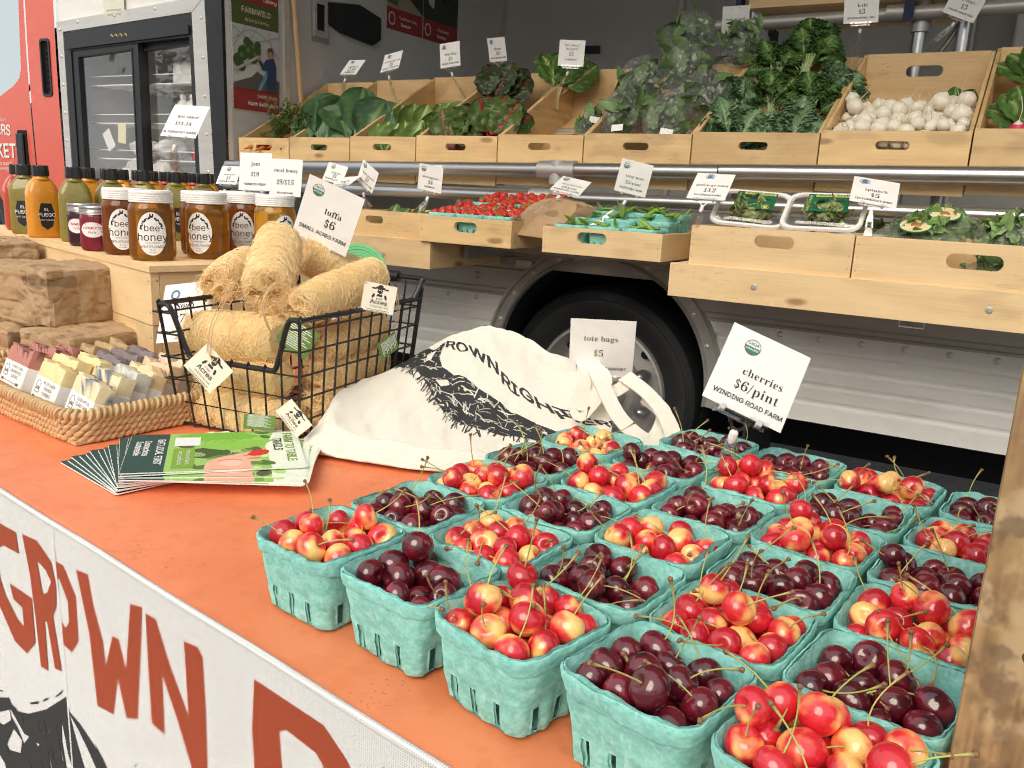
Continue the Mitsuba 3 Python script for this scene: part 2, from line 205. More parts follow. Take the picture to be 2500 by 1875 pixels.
mat('wood', wood_fn((0.70, 0.50, 0.25), (0.50, 0.30, 0.125), 0.55), 0.5, bump=grain_bump, bscale=0.00035, eps=4e-4)
mat('pale_wood', wood_fn((0.73, 0.55, 0.31), (0.58, 0.38, 0.18), 0.35), 0.5, bump=grain_bump, bscale=0.0003, eps=4e-4)
def old_fn(p, n, uv):
    x, y = uv.x, uv.y
    g = noise(x * 12, y * 160, 1) * 0.5 + noise(x * 30, y * 460, 2) * 0.5
    c = mix((0.40, 0.255, 0.12), (0.21, 0.125, 0.06), smoothstep(0.2, 0.8, g * 0.6 + 0.4 * fbm(x * 60, y * 90, 8, 3)))
    c = mix(c, (0.50, 0.37, 0.21), smoothstep(0.5, 0.72, fbm(x * 34, y * 48, 7, 4)) * 0.75)
    c = mix(c, (0.13, 0.08, 0.045), smoothstep(0.58, 0.76, fbm(x * 45, y * 60, 3, 4)) * 0.7)
    return mix(c, (0.04, 0.028, 0.02), smoothstep(0.72, 0.84, fbm(x * 14, y * 16, 5, 3)) * 0.8)
mat('old_wood', old_fn, 0.75, bump=lambda p, n, uv: noise(uv.x * 25, uv.y * 300) + noise(uv.x * 160, uv.y * 220) * 0.5, bscale=0.0009, eps=5e-4)
def cloth_fn(p, n, uv):
    m = fbm(p.x * 9, p.y * 9, 1.0, 4); s = fbm(p.x * 60, p.y * 60, 2.0, 3)
    c = mix((0.73, 0.215, 0.092), (0.78, 0.245, 0.108), smoothstep(0.3, 0.7, m))
    c = mix(c, (0.66, 0.175, 0.068), smoothstep(0.5, 0.72, s) * 0.35)
    speck = smoothstep(0.86, 0.92, noise(p.x * 320, p.y * 520)) * smoothstep(0.55, 0.8, noise(p.x * 13, p.y * 13, 5))
    return mix(c, (0.28, 0.09, 0.045), speck * 0.5)
mat('orange_vinyl', cloth_fn, 0.46, bump=lambda p, n, uv: fbm(p.x * 160, p.y * 160, p.z * 160, 3), bscale=0.0006, eps=6e-4)
def pulp_fn(p, n, uv):
    f = fbm(p.x * 130, p.y * 130, p.z * 130, 4); g = noise(p.x * 420, p.y * 420, p.z * 420)
    c = mix((0.19, 0.50, 0.45), (0.30, 0.66, 0.60), smoothstep(0.25, 0.75, f * 0.7 + g * 0.3)) * (0.86 + 0.28 * fbm(p.x * 14, p.y * 14, p.z * 20, 3))
    return mix(c, (0.42, 0.72, 0.66), smoothstep(0.70, 0.86, noise(p.x * 260, p.y * 260, p.z * 90)) * 0.5)
mat('pulp', pulp_fn, 0.88, bump=lambda p, n, uv: fbm(p.x * 190, p.y * 190, p.z * 190, 4), bscale=0.0016, eps=5e-4)
mat('cherry_dark', VC, 0.12, twosided=False, specular=0.7, clearcoat=1.0, clearcoat_gloss=0.96)
mat('cherry_blush', VC, 0.15, twosided=False, specular=0.6, clearcoat=1.0, clearcoat_gloss=0.95)
mat('stem', VC, 0.5, twosided=False)
mat('painted', VC, 0.45)          # anything whose colour is given per vertex
mat('matte', VC, 0.85)
mat('leaf', VC, 0.42, spec_tint=0.2)
mat('leaf_soft', VC, 0.62)
mat('print', VC, 0.6)
mat('card', lambda p, n, uv: mix((0.83, 0.83, 0.815), (0.77, 0.77, 0.755), fbm(p.x * 60, p.y * 60, p.z * 60, 2)), 0.55)
mat('ink', (0.018, 0.018, 0.02), 0.6)
mat('black_plastic', (0.018, 0.02, 0.023), 0.4)
mat('cap_plastic', (0.012, 0.012, 0.013), 0.22)
mat('wire', (0.012, 0.012, 0.013), 0.32)
mat('black_rubber', lambda p, n, uv: mix((0.009, 0.011, 0.014), (0.018, 0.021, 0.025), fbm(p.x * 14, p.y * 14, p.z * 14, 3)), 0.6)
mat('void', (0.008, 0.008, 0.01), 0.9)
mat('steel_pipe', lambda p, n, uv: mix((0.56, 0.565, 0.57), (0.43, 0.435, 0.44), fbm(p.x * 7, p.y * 60, p.z * 60, 3)), 0.30, metallic=0.95)
mat('fitting', (0.46, 0.46, 0.45), 0.5, metallic=0.7)
mat('aluminium', lambda p, n, uv: mix((0.72, 0.71, 0.68), (0.60, 0.59, 0.56), fbm(p.x * 5, p.y * 5, p.z * 40, 3)), 0.42, metallic=0.55)
mat('rub_rail', lambda p, n, uv: mix((0.46, 0.455, 0.43), (0.36, 0.355, 0.335), fbm(p.x * 6, p.y * 30, p.z * 30, 4)), 0.45, metallic=0.5)
mat('skirt_paint', lambda p, n, uv: mix((0.76, 0.765, 0.74), (0.68, 0.68, 0.65), smoothstep(0.4, 0.8, fbm(p.x * 5, p.y * 5, p.z * 9, 4))), 0.36)
mat('white_panel', (0.72, 0.715, 0.69), 0.35)
mat('grey_panel', lambda p, n, uv: mix((0.58, 0.585, 0.565), (0.51, 0.515, 0.50), fbm(p.x * 3, p.y * 3, p.z * 3, 4)), 0.5)
mat('truck_red', lambda p, n, uv: mix((0.64, 0.125, 0.085), (0.59, 0.11, 0.075), fbm(p.x * 4, p.y * 4, p.z * 4, 3)), 0.28, clearcoat=0.8, clearcoat_gloss=0.95)
mat('asphalt', lambda p, n, uv: mix((0.10, 0.10, 0.098), (0.17, 0.168, 0.162), fbm(p.x * 30, p.y * 30, 1.0, 4)), 0.9, bump=lambda p, n, uv: noise(p.x * 120, p.y * 120), bscale=0.003)
scene['pane'] = {'type': 'thindielectric', 'int_ior': 1.5}
scene['tinted_pane'] = {'type': 'thindielectric', 'int_ior': 1.5, 'specular_transmittance': rgb(0.62, 0.72, 0.70)}
scene['clip_plastic'] = {'type': 'thindielectric', 'int_ior': 1.46}
scene['bag_film'] = {'type': 'blendbsdf', 'weight': 0.085, 'a': {'type': 'thindielectric', 'int_ior': 1.55}, 'b': {'type': 'twosided', 'bsdf': {'type': 'principled', 'base_color': rgb(0.75, 0.77, 0.76), 'roughness': 0.16, 'specular': 1.0}}}
mat('white_plastic', (0.78, 0.78, 0.76), 0.35)
def luffa_fn(p, n, uv):
    f = dr.abs(noise(p.x * 240, p.y * 240, p.z * 240) - 0.5) * 2; h = dr.abs(noise(p.x * 480, p.y * 480, p.z * 480) - 0.5) * 2; g = fbm(p.x * 30, p.y * 30, p.z * 30, 3)
    c = mix((0.72, 0.50, 0.22), (0.80, 0.60, 0.30), smoothstep(0.3, 0.7, g))
    return mix(c, (0.60, 0.37, 0.13), smoothstep(0.3, 0.75, f * 0.6 + h * 0.4) * 0.6)
mat('luffa_skin', luffa_fn, 0.85, bump=lambda p, n, uv: dr.abs(noise(p.x * 240, p.y * 240, p.z * 240) - 0.5) * 2 + dr.abs(noise(p.x * 480, p.y * 480, p.z * 480) - 0.5), bscale=0.0022, eps=5e-4)
mat('luffa_fibre', lambda p, n, uv: mix((0.86, 0.67, 0.36), (0.92, 0.78, 0.50), fbm(p.x * 40, p.y * 40, p.z * 40, 2)), 0.8)
mat('canvas', lambda p, n, uv: mix((0.80, 0.765, 0.68), (0.74, 0.70, 0.61), fbm(p.x * 300, p.y * 300, p.z * 300, 2)), 0.85, bump=lambda p, n, uv: noise(p.x * 900, p.y * 900, p.z * 900) + fbm(p.x * 45, p.y * 45, p.z * 45, 3) * 1.5, bscale=0.0010, eps=5e-4)
mat('jute', lambda p, n, uv: mix((0.50, 0.34, 0.18), (0.66, 0.48, 0.28), noise(p.x * 500, p.y * 500, p.z * 500)), 0.9)
mat('kraft', lambda p, n, uv: mix((0.36, 0.235, 0.128), (0.43, 0.29, 0.165), fbm(p.x * 35, p.y * 35, p.z * 35, 4)) * (1 - 0.35 * smoothstep(0.74, 0.80, noise(p.x * 26, p.y * 26, p.z * 26))), 0.7, bump=lambda p, n, uv: dr.abs(noise(p.x * 32, p.y * 32, p.z * 32) - 0.5) * 1.6 + dr.abs(noise(p.x * 75, p.y * 75, p.z * 75) - 0.5) * 0.7, bscale=0.009, eps=6e-4)
def grass_fn(p, n, uv):
    c = mix((0.52, 0.34, 0.16), (0.68, 0.49, 0.265), fbm(p.x * 40, p.y * 40, p.z * 40, 3))
    return mix(c, (0.25, 0.135, 0.055), smoothstep(0.55, 0.8, noise(uv.x * 9, uv.y * 60)) * 0.6)
mat('seagrass', grass_fn, 0.6)
def soap_fn_bump(p, n, uv): return fbm(p.x * 70, p.y * 70, p.z * 70, 3)
mat('soap', VC, 0.55, bump=soap_fn_bump, bscale=0.0015, eps=5e-4)
# woven mesh vinyl of the banner: threads at about 2.4 mm, dark gaps between them
def mesh_fn(base):
    def fn(p, n, uv):
        a, b = uv.x / 0.0024, uv.y / 0.0024
        da, db = dr.abs(a - dr.floor(a) - 0.5), dr.abs(b - dr.floor(b) - 0.5)
        hole = smoothstep(0.30, 0.22, da) * smoothstep(0.30, 0.22, db)
        return C3(base) * (1 - 0.42 * hole)
    return fn
def mesh_bump(p, n, uv): return dr.sin(uv.x / 0.0024 * 6.2832) * dr.sin(uv.y / 0.0024 * 6.2832)
mat('banner_white', mesh_fn((0.80, 0.80, 0.80)), 0.5, bump=mesh_bump, bscale=0.0003, eps=3e-4)
mat('banner_red', mesh_fn((0.42, 0.075, 0.03)), 0.5, bump=mesh_bump, bscale=0.0003, eps=3e-4)
mat('banner_black', mesh_fn((0.042, 0.042, 0.043)), 0.5, bump=mesh_bump, bscale=0.0003, eps=3e-4)
def glassy(key, c, st=0.85, rough=0.04): scene[key] = {'type': 'principled', 'base_color': rgb(*c), 'roughness': rough, 'spec_trans': st, 'eta': 1.45}
glassy('honey', (0.62, 0.26, 0.03), 0.8)
glassy('honey_light', (0.86, 0.48, 0.08), 0.8)
glassy('honey_dark', (0.34, 0.10, 0.02), 0.7)
mat('jam_red', lambda p, n, uv: mix((0.13, 0.006, 0.014), (0.24, 0.012, 0.03), fbm(p.x * 120, p.y * 120, p.z * 60, 3)), 0.09, clearcoat=0.6)
mat('jam_dark', (0.035, 0.006, 0.012), 0.09, clearcoat=0.6)
for k, a, b in (('sauce_olive', (0.20, 0.165, 0.03), (0.27, 0.23, 0.055)), ('sauce_amber', (0.62, 0.235, 0.018), (0.72, 0.31, 0.03)), ('sauce_red', (0.40, 0.045, 0.02), (0.48, 0.075, 0.03))):
    mat(k, (lambda a, b: lambda p, n, uv: mix(a, b, fbm(p.x * 200, p.y * 200, p.z * 200, 3)))(a, b), 0.11, clearcoat=0.5)
# ---------------------------------------------------------------- ground and the truck
g = 0.0
struct('ground', (np.array([[-200, -200, g], [200, -200, g], [200, 200, g], [-200, 200, g]], float), np.array([[0, 1, 2], [0, 2, 3]])), 'asphalt', smooth=False)

truck = thing('market_truck', 'red and white market truck parked behind the table with its side open', 'truck')
# --- cab: door and rear quarter, cut from flat sheets with a slight bow
def bowed(poly, y, t, bow, M=None, step=0.12):
    x0, z0, x1, z1 = poly.bounds; ms = []
    n = max(1, int((x1 - x0) / step)); e = np.linspace(x0, x1, n + 1); k = max(1, int((z1 - z0) / step)); ez = np.linspace(z0, z1, k + 1)
    parts = [poly.intersection(sbox(e[i], ez[j], e[i + 1], ez[j + 1])) for i in range(n) for j in range(k)]
    tri = []
    for p in parts:
        for q in getattr(p, 'geoms', [p]):
            if q.geom_type == 'Polygon' and q.area > 1e-8:
                v, f = trimesh.creation.triangulate_polygon(q, engine='earcut'); tri.append((np.asarray(v), np.asarray(f)))
    v, f = cat(*tri); u = (v[:, 1] - z0) / (z1 - z0)
    P = np.stack([v[:, 0], y - bow * np.sin(np.clip(u, 0, 1) * math.pi), v[:, 1]], 1)
    return P, f
win = Polygon([(-4.742, 2.45), (-4.778, 1.66), (-4.80, 1.61), (-4.86, 1.572), (-5.05, 1.50), (-5.65, 1.44), (-5.65, 2.45)])
arch = Point(-5.62, 0.52).buffer(0.66, quad_segs=16)
door = sbox(-5.9, 0.45, -4.716, 2.7).difference(win).difference(arch)
quarter = sbox(-4.704, 0.45, -4.452, 2.7).difference(rrect(-4.582, -4.503, 1.515, 1.80, 0.018))
put('door', bowed(door, 2.83, 0, 0.035), 'truck_red', truck, smooth=True)
put('cab_panel', bowed(quarter, 2.83, 0, 0.035), 'truck_red', truck, smooth=True)
put('cab_back', box(-4.46, -4.452, 2.83, 5.1, 0.5, 2.7), 'truck_red', truck, smooth=False)
put('cab_far_side', cat(box(-5.9, -4.46, 5.1, 5.12, 0.5, 1.45), box(-4.70, -4.46, 5.1, 5.12, 1.45, 2.7)), 'truck_red', truck, smooth=False)
put('far_window', (np.array([[-5.9, 5.108, 1.45], [-4.70, 5.108, 1.45], [-4.70, 5.108, 2.7], [-5.9, 5.108, 2.7]]), np.array([[0, 1, 2], [0, 2, 3]])), 'tinted_pane', truck, smooth=False)
put('cab_floor', box(-5.9, -4.46, 2.86, 5.1, 0.5, 0.55), 'void', truck, smooth=False)
put('cab_roof', box(-5.9, -4.45, 2.84, 5.12, 2.7, 2.74), 'truck_red', truck, smooth=False)
put('window', (np.array([[x, 2.826, z] for x, z in list(win.exterior.coords)[:-1]]), np.array([[0, i, i + 1] for i in range(1, 6)])), 'tinted_pane', truck, smooth=False)
ws = extrude(win.buffer(0.010).difference(win.buffer(-0.004)), 0.012); ws = (np.stack([ws[0][:, 0], 2.806 - ws[0][:, 2] + 0.012, ws[0][:, 1]], 1), ws[1][:, ::-1])
put('window_seal', ws, 'black_rubber', truck, smooth=False)
seat = cat(box(-5.5, -5.0, 3.2, 3.75, 1.0, 1.55, 0.05), box(-5.08, -4.9, 3.2, 3.75, 1.2, 1.85, 0.06)); put('seat', seat, 'black_plastic', truck)
put('steering_wheel', tube([(-5.62 + 0.16 * math.sin(a) * 0.5, 3.48 + 0.2 * math.cos(a), 1.55 + 0.17 * math.sin(a)) for a in np.linspace(0, 2 * math.pi, 30)[:-1]], 0.014, 8, close=True), 'black_plastic', truck)
mir = put('mirror', box(-5.70, -5.40, 5.35, 5.42, 1.72, 2.15, 0.03), 'black_plastic', truck)
put('arm', tube(smoothed([(-5.55, 5.36, 2.15), (-5.6, 5.3, 2.3), (-5.9, 5.15, 2.42)], 6), 0.016), 'black_plastic', mir)
# vent slot with slats, door handle, wheel arch
vent = put('vent', box(-4.640, -4.46, 2.836, 2.85, 1.46, 1.86), 'black_plastic', truck, smooth=False)
for i in range(9): put('slat', box(-4.576, -4.509, 2.812, 2.838, 1.528 + 0.030 * i, 1.546 + 0.030 * i), 'black_plastic', vent, smooth=False)
vr = rrect(-4.585, -4.500, 1.512, 1.803, 0.02).difference(rrect(-4.574, -4.511, 1.524, 1.791, 0.015)); vr = extrude(vr, 0.016)
put('frame', (np.stack([vr[0][:, 0], 2.805 - vr[0][:, 2], vr[0][:, 1]], 1), vr[1][:, ::-1]), 'black_plastic', vent, smooth=False)
hd = put('handle', box(-4.846, -4.782, 2.772, 2.786, 1.14, 1.32, 0.006), 'black_plastic', truck)
put('handle_recess', box(-4.858, -4.772, 2.79, 2.80, 1.118, 1.338, 0.004), 'void', truck)
a = np.linspace(-0.3, math.pi + 0.3, 40)
put('wheel_arch_trim', tube([(-5.62 + 0.655 * math.cos(t), 2.80, 0.52 + 0.655 * math.sin(t)) for t in a], 0.03, 8), 'black_plastic', truck)
put('arch_liner', tuple(np.array(x) for x in gridmesh(np.array([[(-5.62 + 0.65 * math.cos(t), y, 0.52 + 0.65 * math.sin(t)) for y in (2.81, 3.3)] for t in a]))), 'void', truck)
fw = put('front_wheel', xf(lathe([(0.0, 0), (0.24, 0), (0.26, -0.02), (0.36, -0.03), (0.40, 0.02), (0.40, 0.24), (0.0, 0.24)], 40), frame((-5.62, 2.93, 0.41), (1, 0, 0), z=(0, 1, 0))), 'black_rubber', truck)
# lettering on the door
def side_text(lines, y, mat_, parent, name='lettering'):
    ms = []
    for t, f, h, x, z, ang, w in lines:
        m = line_mesh(t, f, h, 0, 0, 0.0015, w, ang); ms.append((np.stack([m[0][:, 0] + x, y - m[0][:, 2], m[0][:, 1] + z], 1), m[1]))
    put(name, cat(*ms), mat_, parent, smooth=False)
side_text([('2015', 'sans', 0.018, -4.995, 1.392, -0.05, None), ('TWIN SISTERS', 'bold', 0.070, -5.20, 1.345, -0.06, 0.55), ('MOBILE', 'bold', 0.05, -5.18, 1.275, 0, None),
           ('MARKET', 'bold', 0.075, -5.10, 1.215, 0, None), ('LOCAL PRODUCE MARKET', 'sans', 0.016, -5.075, 1.150, 0, None), ('FARM FRESH FOOD', 'sans', 0.016, -5.05, 1.122, 0, None)], 2.796, 'white_panel', truck)
# --- box body in front of the opening, with the hole for the fridge
fr = Polygon([(-4.378, 1.05), (-3.372, 1.05), (-3.396, 1.866), (-4.378, 1.826)])
wall = sbox(-4.448, 0.90, -3.19, 2.75).difference(fr)
w_ = extrude(wall, 0.03); put('side_panel', (np.stack([w_[0][:, 0], 2.81 + w_[0][:, 2], w_[0][:, 1]], 1), w_[1][:, ::-1]), 'white_panel', truck, smooth=False)
def strip(pts, y, t, mat_, name, parent, lab=None):
    e = extrude(Polygon(pts), t); return put(name, (np.stack([e[0][:, 0], y - e[0][:, 2], e[0][:, 1]], 1), e[1]), mat_, parent, smooth=False, label=lab)
strip([(-4.432, 1.0), (-4.380, 1.0), (-4.380, 1.828), (-4.432, 1.877)], 2.806, 0.010, 'aluminium', 'trim_strip', truck)
strip([(-4.432, 1.879), (-4.380, 1.829), (-3.396, 1.868), (-3.304, 1.932)], 2.806, 0.010, 'aluminium', 'trim_strip', truck)
strip([(-3.394, 1.866), (-3.370, 1.0), (-3.262, 1.0), (-3.302, 1.930)], 2.806, 0.010, 'aluminium', 'trim_strip', truck)
strip([(-3.260, 0.90), (-3.182, 0.90), (-3.196, 2.75), (-3.300, 2.75), (-3.300, 1.93)], 2.806, 0.016, 'black_rubber', 'door_post', truck, 'black rubber post at the edge of the opening')
riv = lathe([(0.0, 0.006), (0.006, 0.0052), (0.010, 0.003), (0.0115, 0.0)], 12)
rv = {'s': ply(xf(riv, scl(0.75)), 'aluminium', smooth=40), 'b': ply(xf(riv, scl(1.35)), 'rub_rail', smooth=40), 'm': ply(xf(riv, scl(0.95)), 'aluminium', smooth=40)}
def rivet(x, y, z, k='s', parent=truck): put('rivet', rv[k], parent=parent, to=frame((x, y, z), (1, 0, 0), z=(0, -1, 0)))
for z in (1.15, 1.29, 1.43, 1.57, 1.71, 1.84): rivet(-4.406, 2.796, z)
for z in (1.16, 1.33, 1.50, 1.67, 1.84): rivet(-3.316 - 0.02 * (z - 1.16), 2.796, z)
for x in (-4.25, -3.95, -3.65): rivet(x, 2.796, 1.868 + (x + 4.3) * 0.045)
# the opening's inside
struct_int = [('bulkhead', box(-3.215, -3.19, 2.835, 5.17, 0.93, 2.62)), ('far_wall', box(-3.215, 2.2, 5.17, 5.2, 0.93, 2.62)), ('rear_wall', box(1.9, 1.93, 2.84, 5.17, 0.93, 2.62)),
              ('box_floor', box(-3.19, 1.9, 2.84, 5.17, 0.88, 0.93)), ('box_roof', box(-4.448, 2.2, 2.81, 5.2, 2.64, 2.70))]
for n_, m_ in struct_int: put(n_, m_, 'grey_panel', truck, smooth=False)
put('roof_header', box(-3.19, 2.2, 2.81, 2.86, 2.50, 2.64), 'white_panel', truck, smooth=False)
for x, w, mt in ((-1.93, 0.030, 'aluminium'), (-1.02, 0.03, 'aluminium'), (-0.35, 0.03, 'aluminium'), (0.30, 0.03, 'aluminium')): put('wall_post', box(x, x + w, 5.135, 5.17, 0.93, 2.62, 0.004), mt, truck)
for y in (3.165,): put('wall_seam', box(-3.19, -3.182, y, y + 0.03, 0.93, 2.62), 'aluminium', truck, smooth=False)
put('wall_seam', box(-3.19, -3.15, 5.10, 5.17, 0.93, 2.62), 'aluminium', truck, smooth=False)
for x, y in ((-2.7, 2.0), (-2.1, 2.05), (-2.6, 1.75), (-2.2, 1.62), (-1.75, 2.1), (-1.6, 1.92), (-1.4, 2.05), (-1.7, 1.7)): put('screw_head', rv['s'], parent=truck, to=frame((x, 5.169, y), (1, 0, 0), z=(0, -1, 0)) @ scl(0.9))
# the raised side door over the table
put('hatch_door', xf(box(-3.25, 2.2, 0, 1.75, 0, 0.035), frame((0, 2.80, 2.74), (1, 0, 0), (0, -0.97, 0.24))), 'grey_panel', truck, smooth=False)
# --- lower side: rub rail, corrugated skirt, wheel arch
def extr_x(prof, x0, x1, cut=None):
    """(y, z) profile swept along x."""
    p = np.array(prof, float); n = len(p); xs = (x0, x1)
    v = np.array([[x, y, z] for x in xs for y, z in p]); f = []
    for i in range(n - 1): f += [[i, n + i, n + i + 1], [i, n + i + 1, i + 1]]
    return v, np.array(f)
rail_prof = [(2.80, 0.93), (2.80, 0.90), (2.785, 0.895), (2.785, 0.872), (2.79, 0.868), (2.79, 0.852), (2.782, 0.848), (2.782, 0.778), (2.79, 0.770), (2.79, 0.757), (2.786, 0.752), (2.786, 0.746), (2.80, 0.744)]
sk = [(2.796, 0.744)]
for z in (0.692, 0.628, 0.572, 0.515): sk += [(2.796, z + 0.014), (2.803, z + 0.009), (2.806, z), (2.803, z - 0.006), (2.794, z - 0.011)]
sk += [(2.796, 0.452), (2.83, 0.450), (2.83, 0.46)]
xa = lambda z, s, r=0.445: -1.25 + s * math.sqrt(max(r * r - (z - 0.498) ** 2, 0))
def trimmed(prof, far, s):
    v, f = extr_x(prof, far, 0.0); n = len(prof)
    for i in range(n): v[n + i, 0] = xa(v[n + i, 2], s)
    return v, f if s < 0 else f[:, ::-1]
for far, s in ((-3.4, -1), (2.2, 1)):
    put('rub_rail', trimmed(rail_prof, far, s), 'rub_rail', truck, smooth=False)
    put('skirt', trimmed(sk, far, s), 'skirt_paint', truck, smooth=50)
put('sill', box(-3.19, 2.2, 2.80, 2.84, 0.86, 0.95), 'rub_rail', truck, smooth=False)
for x in np.arange(-2.33, -1.7, 0.135): rivet(x, 2.796, 0.726, 'm')
for x in np.arange(-0.73, 0.6, 0.125): rivet(x, 2.796, 0.726, 'm')
for x in (-2.24, -1.78, -0.66, -0.22, 0.22, 0.6): rivet(x, 2.782, 0.815, 'b')
ring = []
for t in np.linspace(-0.12, math.pi + 0.12, 64):
    c, s = math.cos(t), math.sin(t); ring.append([(-1.25 + r * c, y, 0.498 + r * s) for r, y in ((0.417, 2.83), (0.417, 2.772), (0.421, 2.766), (0.426, 2.772), (0.430, 2.778), (0.456, 2.778), (0.460, 2.764), (0.468, 2.764), (0.472, 2.778), (0.478, 2.80))])
put('wheel_arch', gridmesh(np.array(ring)), 'rub_rail', truck, smooth=30)
for t in np.linspace(0.1, math.pi - 0.1, 12): put('rivet', rv['m'], parent=truck, to=frame((-1.25 + 0.443 * math.cos(t), 2.778, 0.498 + 0.443 * math.sin(t)), (1, 0, 0), z=(0, -1, 0)))
lin = np.array([[(-1.25 + 0.4165 * math.cos(t), y, 0.498 + 0.4165 * math.sin(t)) for y in (2.80, 3.6)] for t in np.linspace(-0.6, math.pi + 0.6, 40)])
put('arch_liner', gridmesh(lin), 'void', truck, smooth=True)
put('chassis', cat(box(-3.4, 2.2, 3.55, 3.62, 0.15, 0.88), box(-3.4, -1.7, 2.86, 3.55, 0.80, 0.86), box(-0.8, 2.2, 2.86, 3.55, 0.80, 0.86)), 'void', truck, smooth=False)
put('mud_flap', box(-0.70, -0.69, 2.84, 3.25, 0.10, 0.50), 'black_rubber', truck, smooth=False)
put('battery_box', box(-1.95, -1.72, 2.9, 3.3, 0.30, 0.56, 0.01), 'rub_rail', truck)
# --- rear wheel
wh = put('wheel', lathe([(0.262, 0.018), (0.268, 0.002), (0.300, -0.016), (0.335, -0.022), (0.352, -0.018), (0.356, -0.021), (0.372, -0.012), (0.382, -0.006), (0.386, -0.008), (0.400, 0.016), (0.405, 0.06), (0.405, 0.20), (0.30, 0.23)], 72), 'black_rubber', truck, smooth=40, to=frame((-1.275, 2.885, 0.408), (1, 0, 0), z=(0, 1, 0)))
def on_wheel(m): return xf(m, frame((-1.275, 2.885, 0.408), (1, 0, 0), z=(0, 1, 0)))
put('rim', on_wheel(lathe([(0.269, 0.004), (0.262, -0.008), (0.252, -0.010), (0.246, 0.002), (0.240, 0.03), (0.225, 0.075), (0.215, 0.085), (0.15, 0.075), (0.135, 0.05), (0.125, 0.04), (0.0, 0.035)], 64)), 'fitting', wh, smooth=35)
put('hub', on_wheel(lathe([(0.10, 0.045), (0.098, -0.02), (0.085, -0.045), (0.06, -0.05), (0.0, -0.05)], 40)), 'rub_rail', wh, smooth=35)
for i in range(8):
    t = i * math.pi / 4 + 0.32; put('lug_nut', on_wheel(xf(lathe([(0.019, 0.075), (0.019, 0.05), (0.026, 0.045), (0.026, 0.03), (0.022, 0.012), (0.012, 0.0), (0.0, -0.003)], 16), move(0.178 * math.cos(t), 0.178 * math.sin(t), 0))), 'steel_pipe', wh, smooth=40)
for i in range(8):
    t = i * math.pi / 4; put('hand_hole', on_wheel(xf(lathe([(0.024, 0.0785), (0.02, 0.0795), (0.0, 0.0795)], 16), move(0.205 * math.cos(t) * 0.0 + 0.222 * math.cos(t), 0.222 * math.sin(t), 0) @ scl(0.7))), 'void', wh)
# ---------------------------------------------------------------- the fridge in the truck's side
fridge = thing('glass_door_fridge', 'black sliding glass door fridge built into the side of the truck', 'fridge')
def slant(x, z): return z + (x + 4.378) * 0.04
def yz(poly, y, t):
    e = extrude(poly, t); return np.stack([e[0][:, 0], y + e[0][:, 2], e[0][:, 1]], 1), e[1][:, ::-1]
fx0, fx1 = -4.374, -3.376
outer = Polygon([(fx0, 1.02), (fx1 + 0.005, 1.02), (fx1 - 0.018, 1.862), (fx0, 1.822)])
inner = Polygon([(fx0 + 0.045, 1.05), (fx1 - 0.03, 1.05), (fx1 - 0.045, 1.765), (fx0 + 0.045, 1.735)])
put('cabinet', yz(outer.difference(inner), 2.80, 0.05), 'black_plastic', fridge, smooth=False)
put('header', yz(Polygon([(fx0 + 0.03, 1.742), (fx1 - 0.035, 1.775), (fx1 - 0.035, 1.812), (fx0 + 0.03, 1.778)]), 2.788, 0.013), 'black_plastic', fridge, smooth=False)
pts = [(-3.985 + 0.012 * i, 1.790 + 0.007 * math.sin(i * 2.1)) for i in range(12)]
put('lettering', tube([(x, 2.787, z) for x, z in smoothed(pts, 4)], 0.0022, 5), mat('gold', (0.55, 0.40, 0.16), 0.4, metallic=0.6) or 'gold', fridge)
def fdoor(xa, xb, y):
    d = put('door', yz(Polygon([(xa, 1.06), (xb, 1.06), (xb, slant(xb, 1.735)), (xa, slant(xa, 1.735))]).difference(Polygon([(xa + 0.05, 1.10), (xb - 0.05, 1.10), (xb - 0.05, slant(xb, 1.70)), (xa + 0.05, slant(xa, 1.70))])), y, 0.03), 'black_plastic', fridge, smooth=False)
    put('pane', (np.array([[xa + 0.045, y + 0.012, 1.09], [xb - 0.045, y + 0.012, 1.09], [xb - 0.045, y + 0.012, slant(xb, 1.71)], [xa + 0.045, y + 0.012, slant(xa, 1.71)]]), np.array([[0, 1, 2], [0, 2, 3]])), 'pane', d, smooth=False)
    g = yz(Polygon([(xa + 0.042, 1.092), (xb - 0.042, 1.092), (xb - 0.042, slant(xb, 1.708)), (xa + 0.042, slant(xa, 1.708))]).difference(Polygon([(xa + 0.05, 1.10), (xb - 0.05, 1.10), (xb - 0.05, slant(xb, 1.70)), (xa + 0.05, slant(xa, 1.70))])), y - 0.003, 0.004)
    put('gasket', g, 'black_rubber', d, smooth=False)
fdoor(-4.325, -3.80, 2.806); fdoor(-3.865, -3.405, 2.842)
put('inner_box', cat(box(-4.33, -3.40, 3.42, 3.45, 0.98, 1.82), box(-4.34, -4.33, 2.86, 3.45, 0.98, 1.82), box(-3.40, -3.39, 2.86, 3.45, 0.98, 1.82), box(-4.34, -3.39, 2.86, 3.45, 1.80, 1.82), box(-4.34, -3.39, 2.86, 3.45, 0.98, 1.0)), 'grey_panel', fridge, smooth=False)
for z in (1.575, 1.385, 1.205):
    s = [cyl((x, 2.90, z), (x, 3.40, z), 0.0025, 5) for x in np.arange(-4.30, -3.41, 0.035)] + [cyl((-4.33, y, z), (-3.40, y, z), 0.004, 6) for y in (2.90, 3.15, 3.40)] + [cyl((-4.33, 2.90, z + 0.045), (-3.40, 2.90, z + 0.045), 0.003, 6)]
    put('wire_shelf', cat(*s), 'white_plastic', fridge)
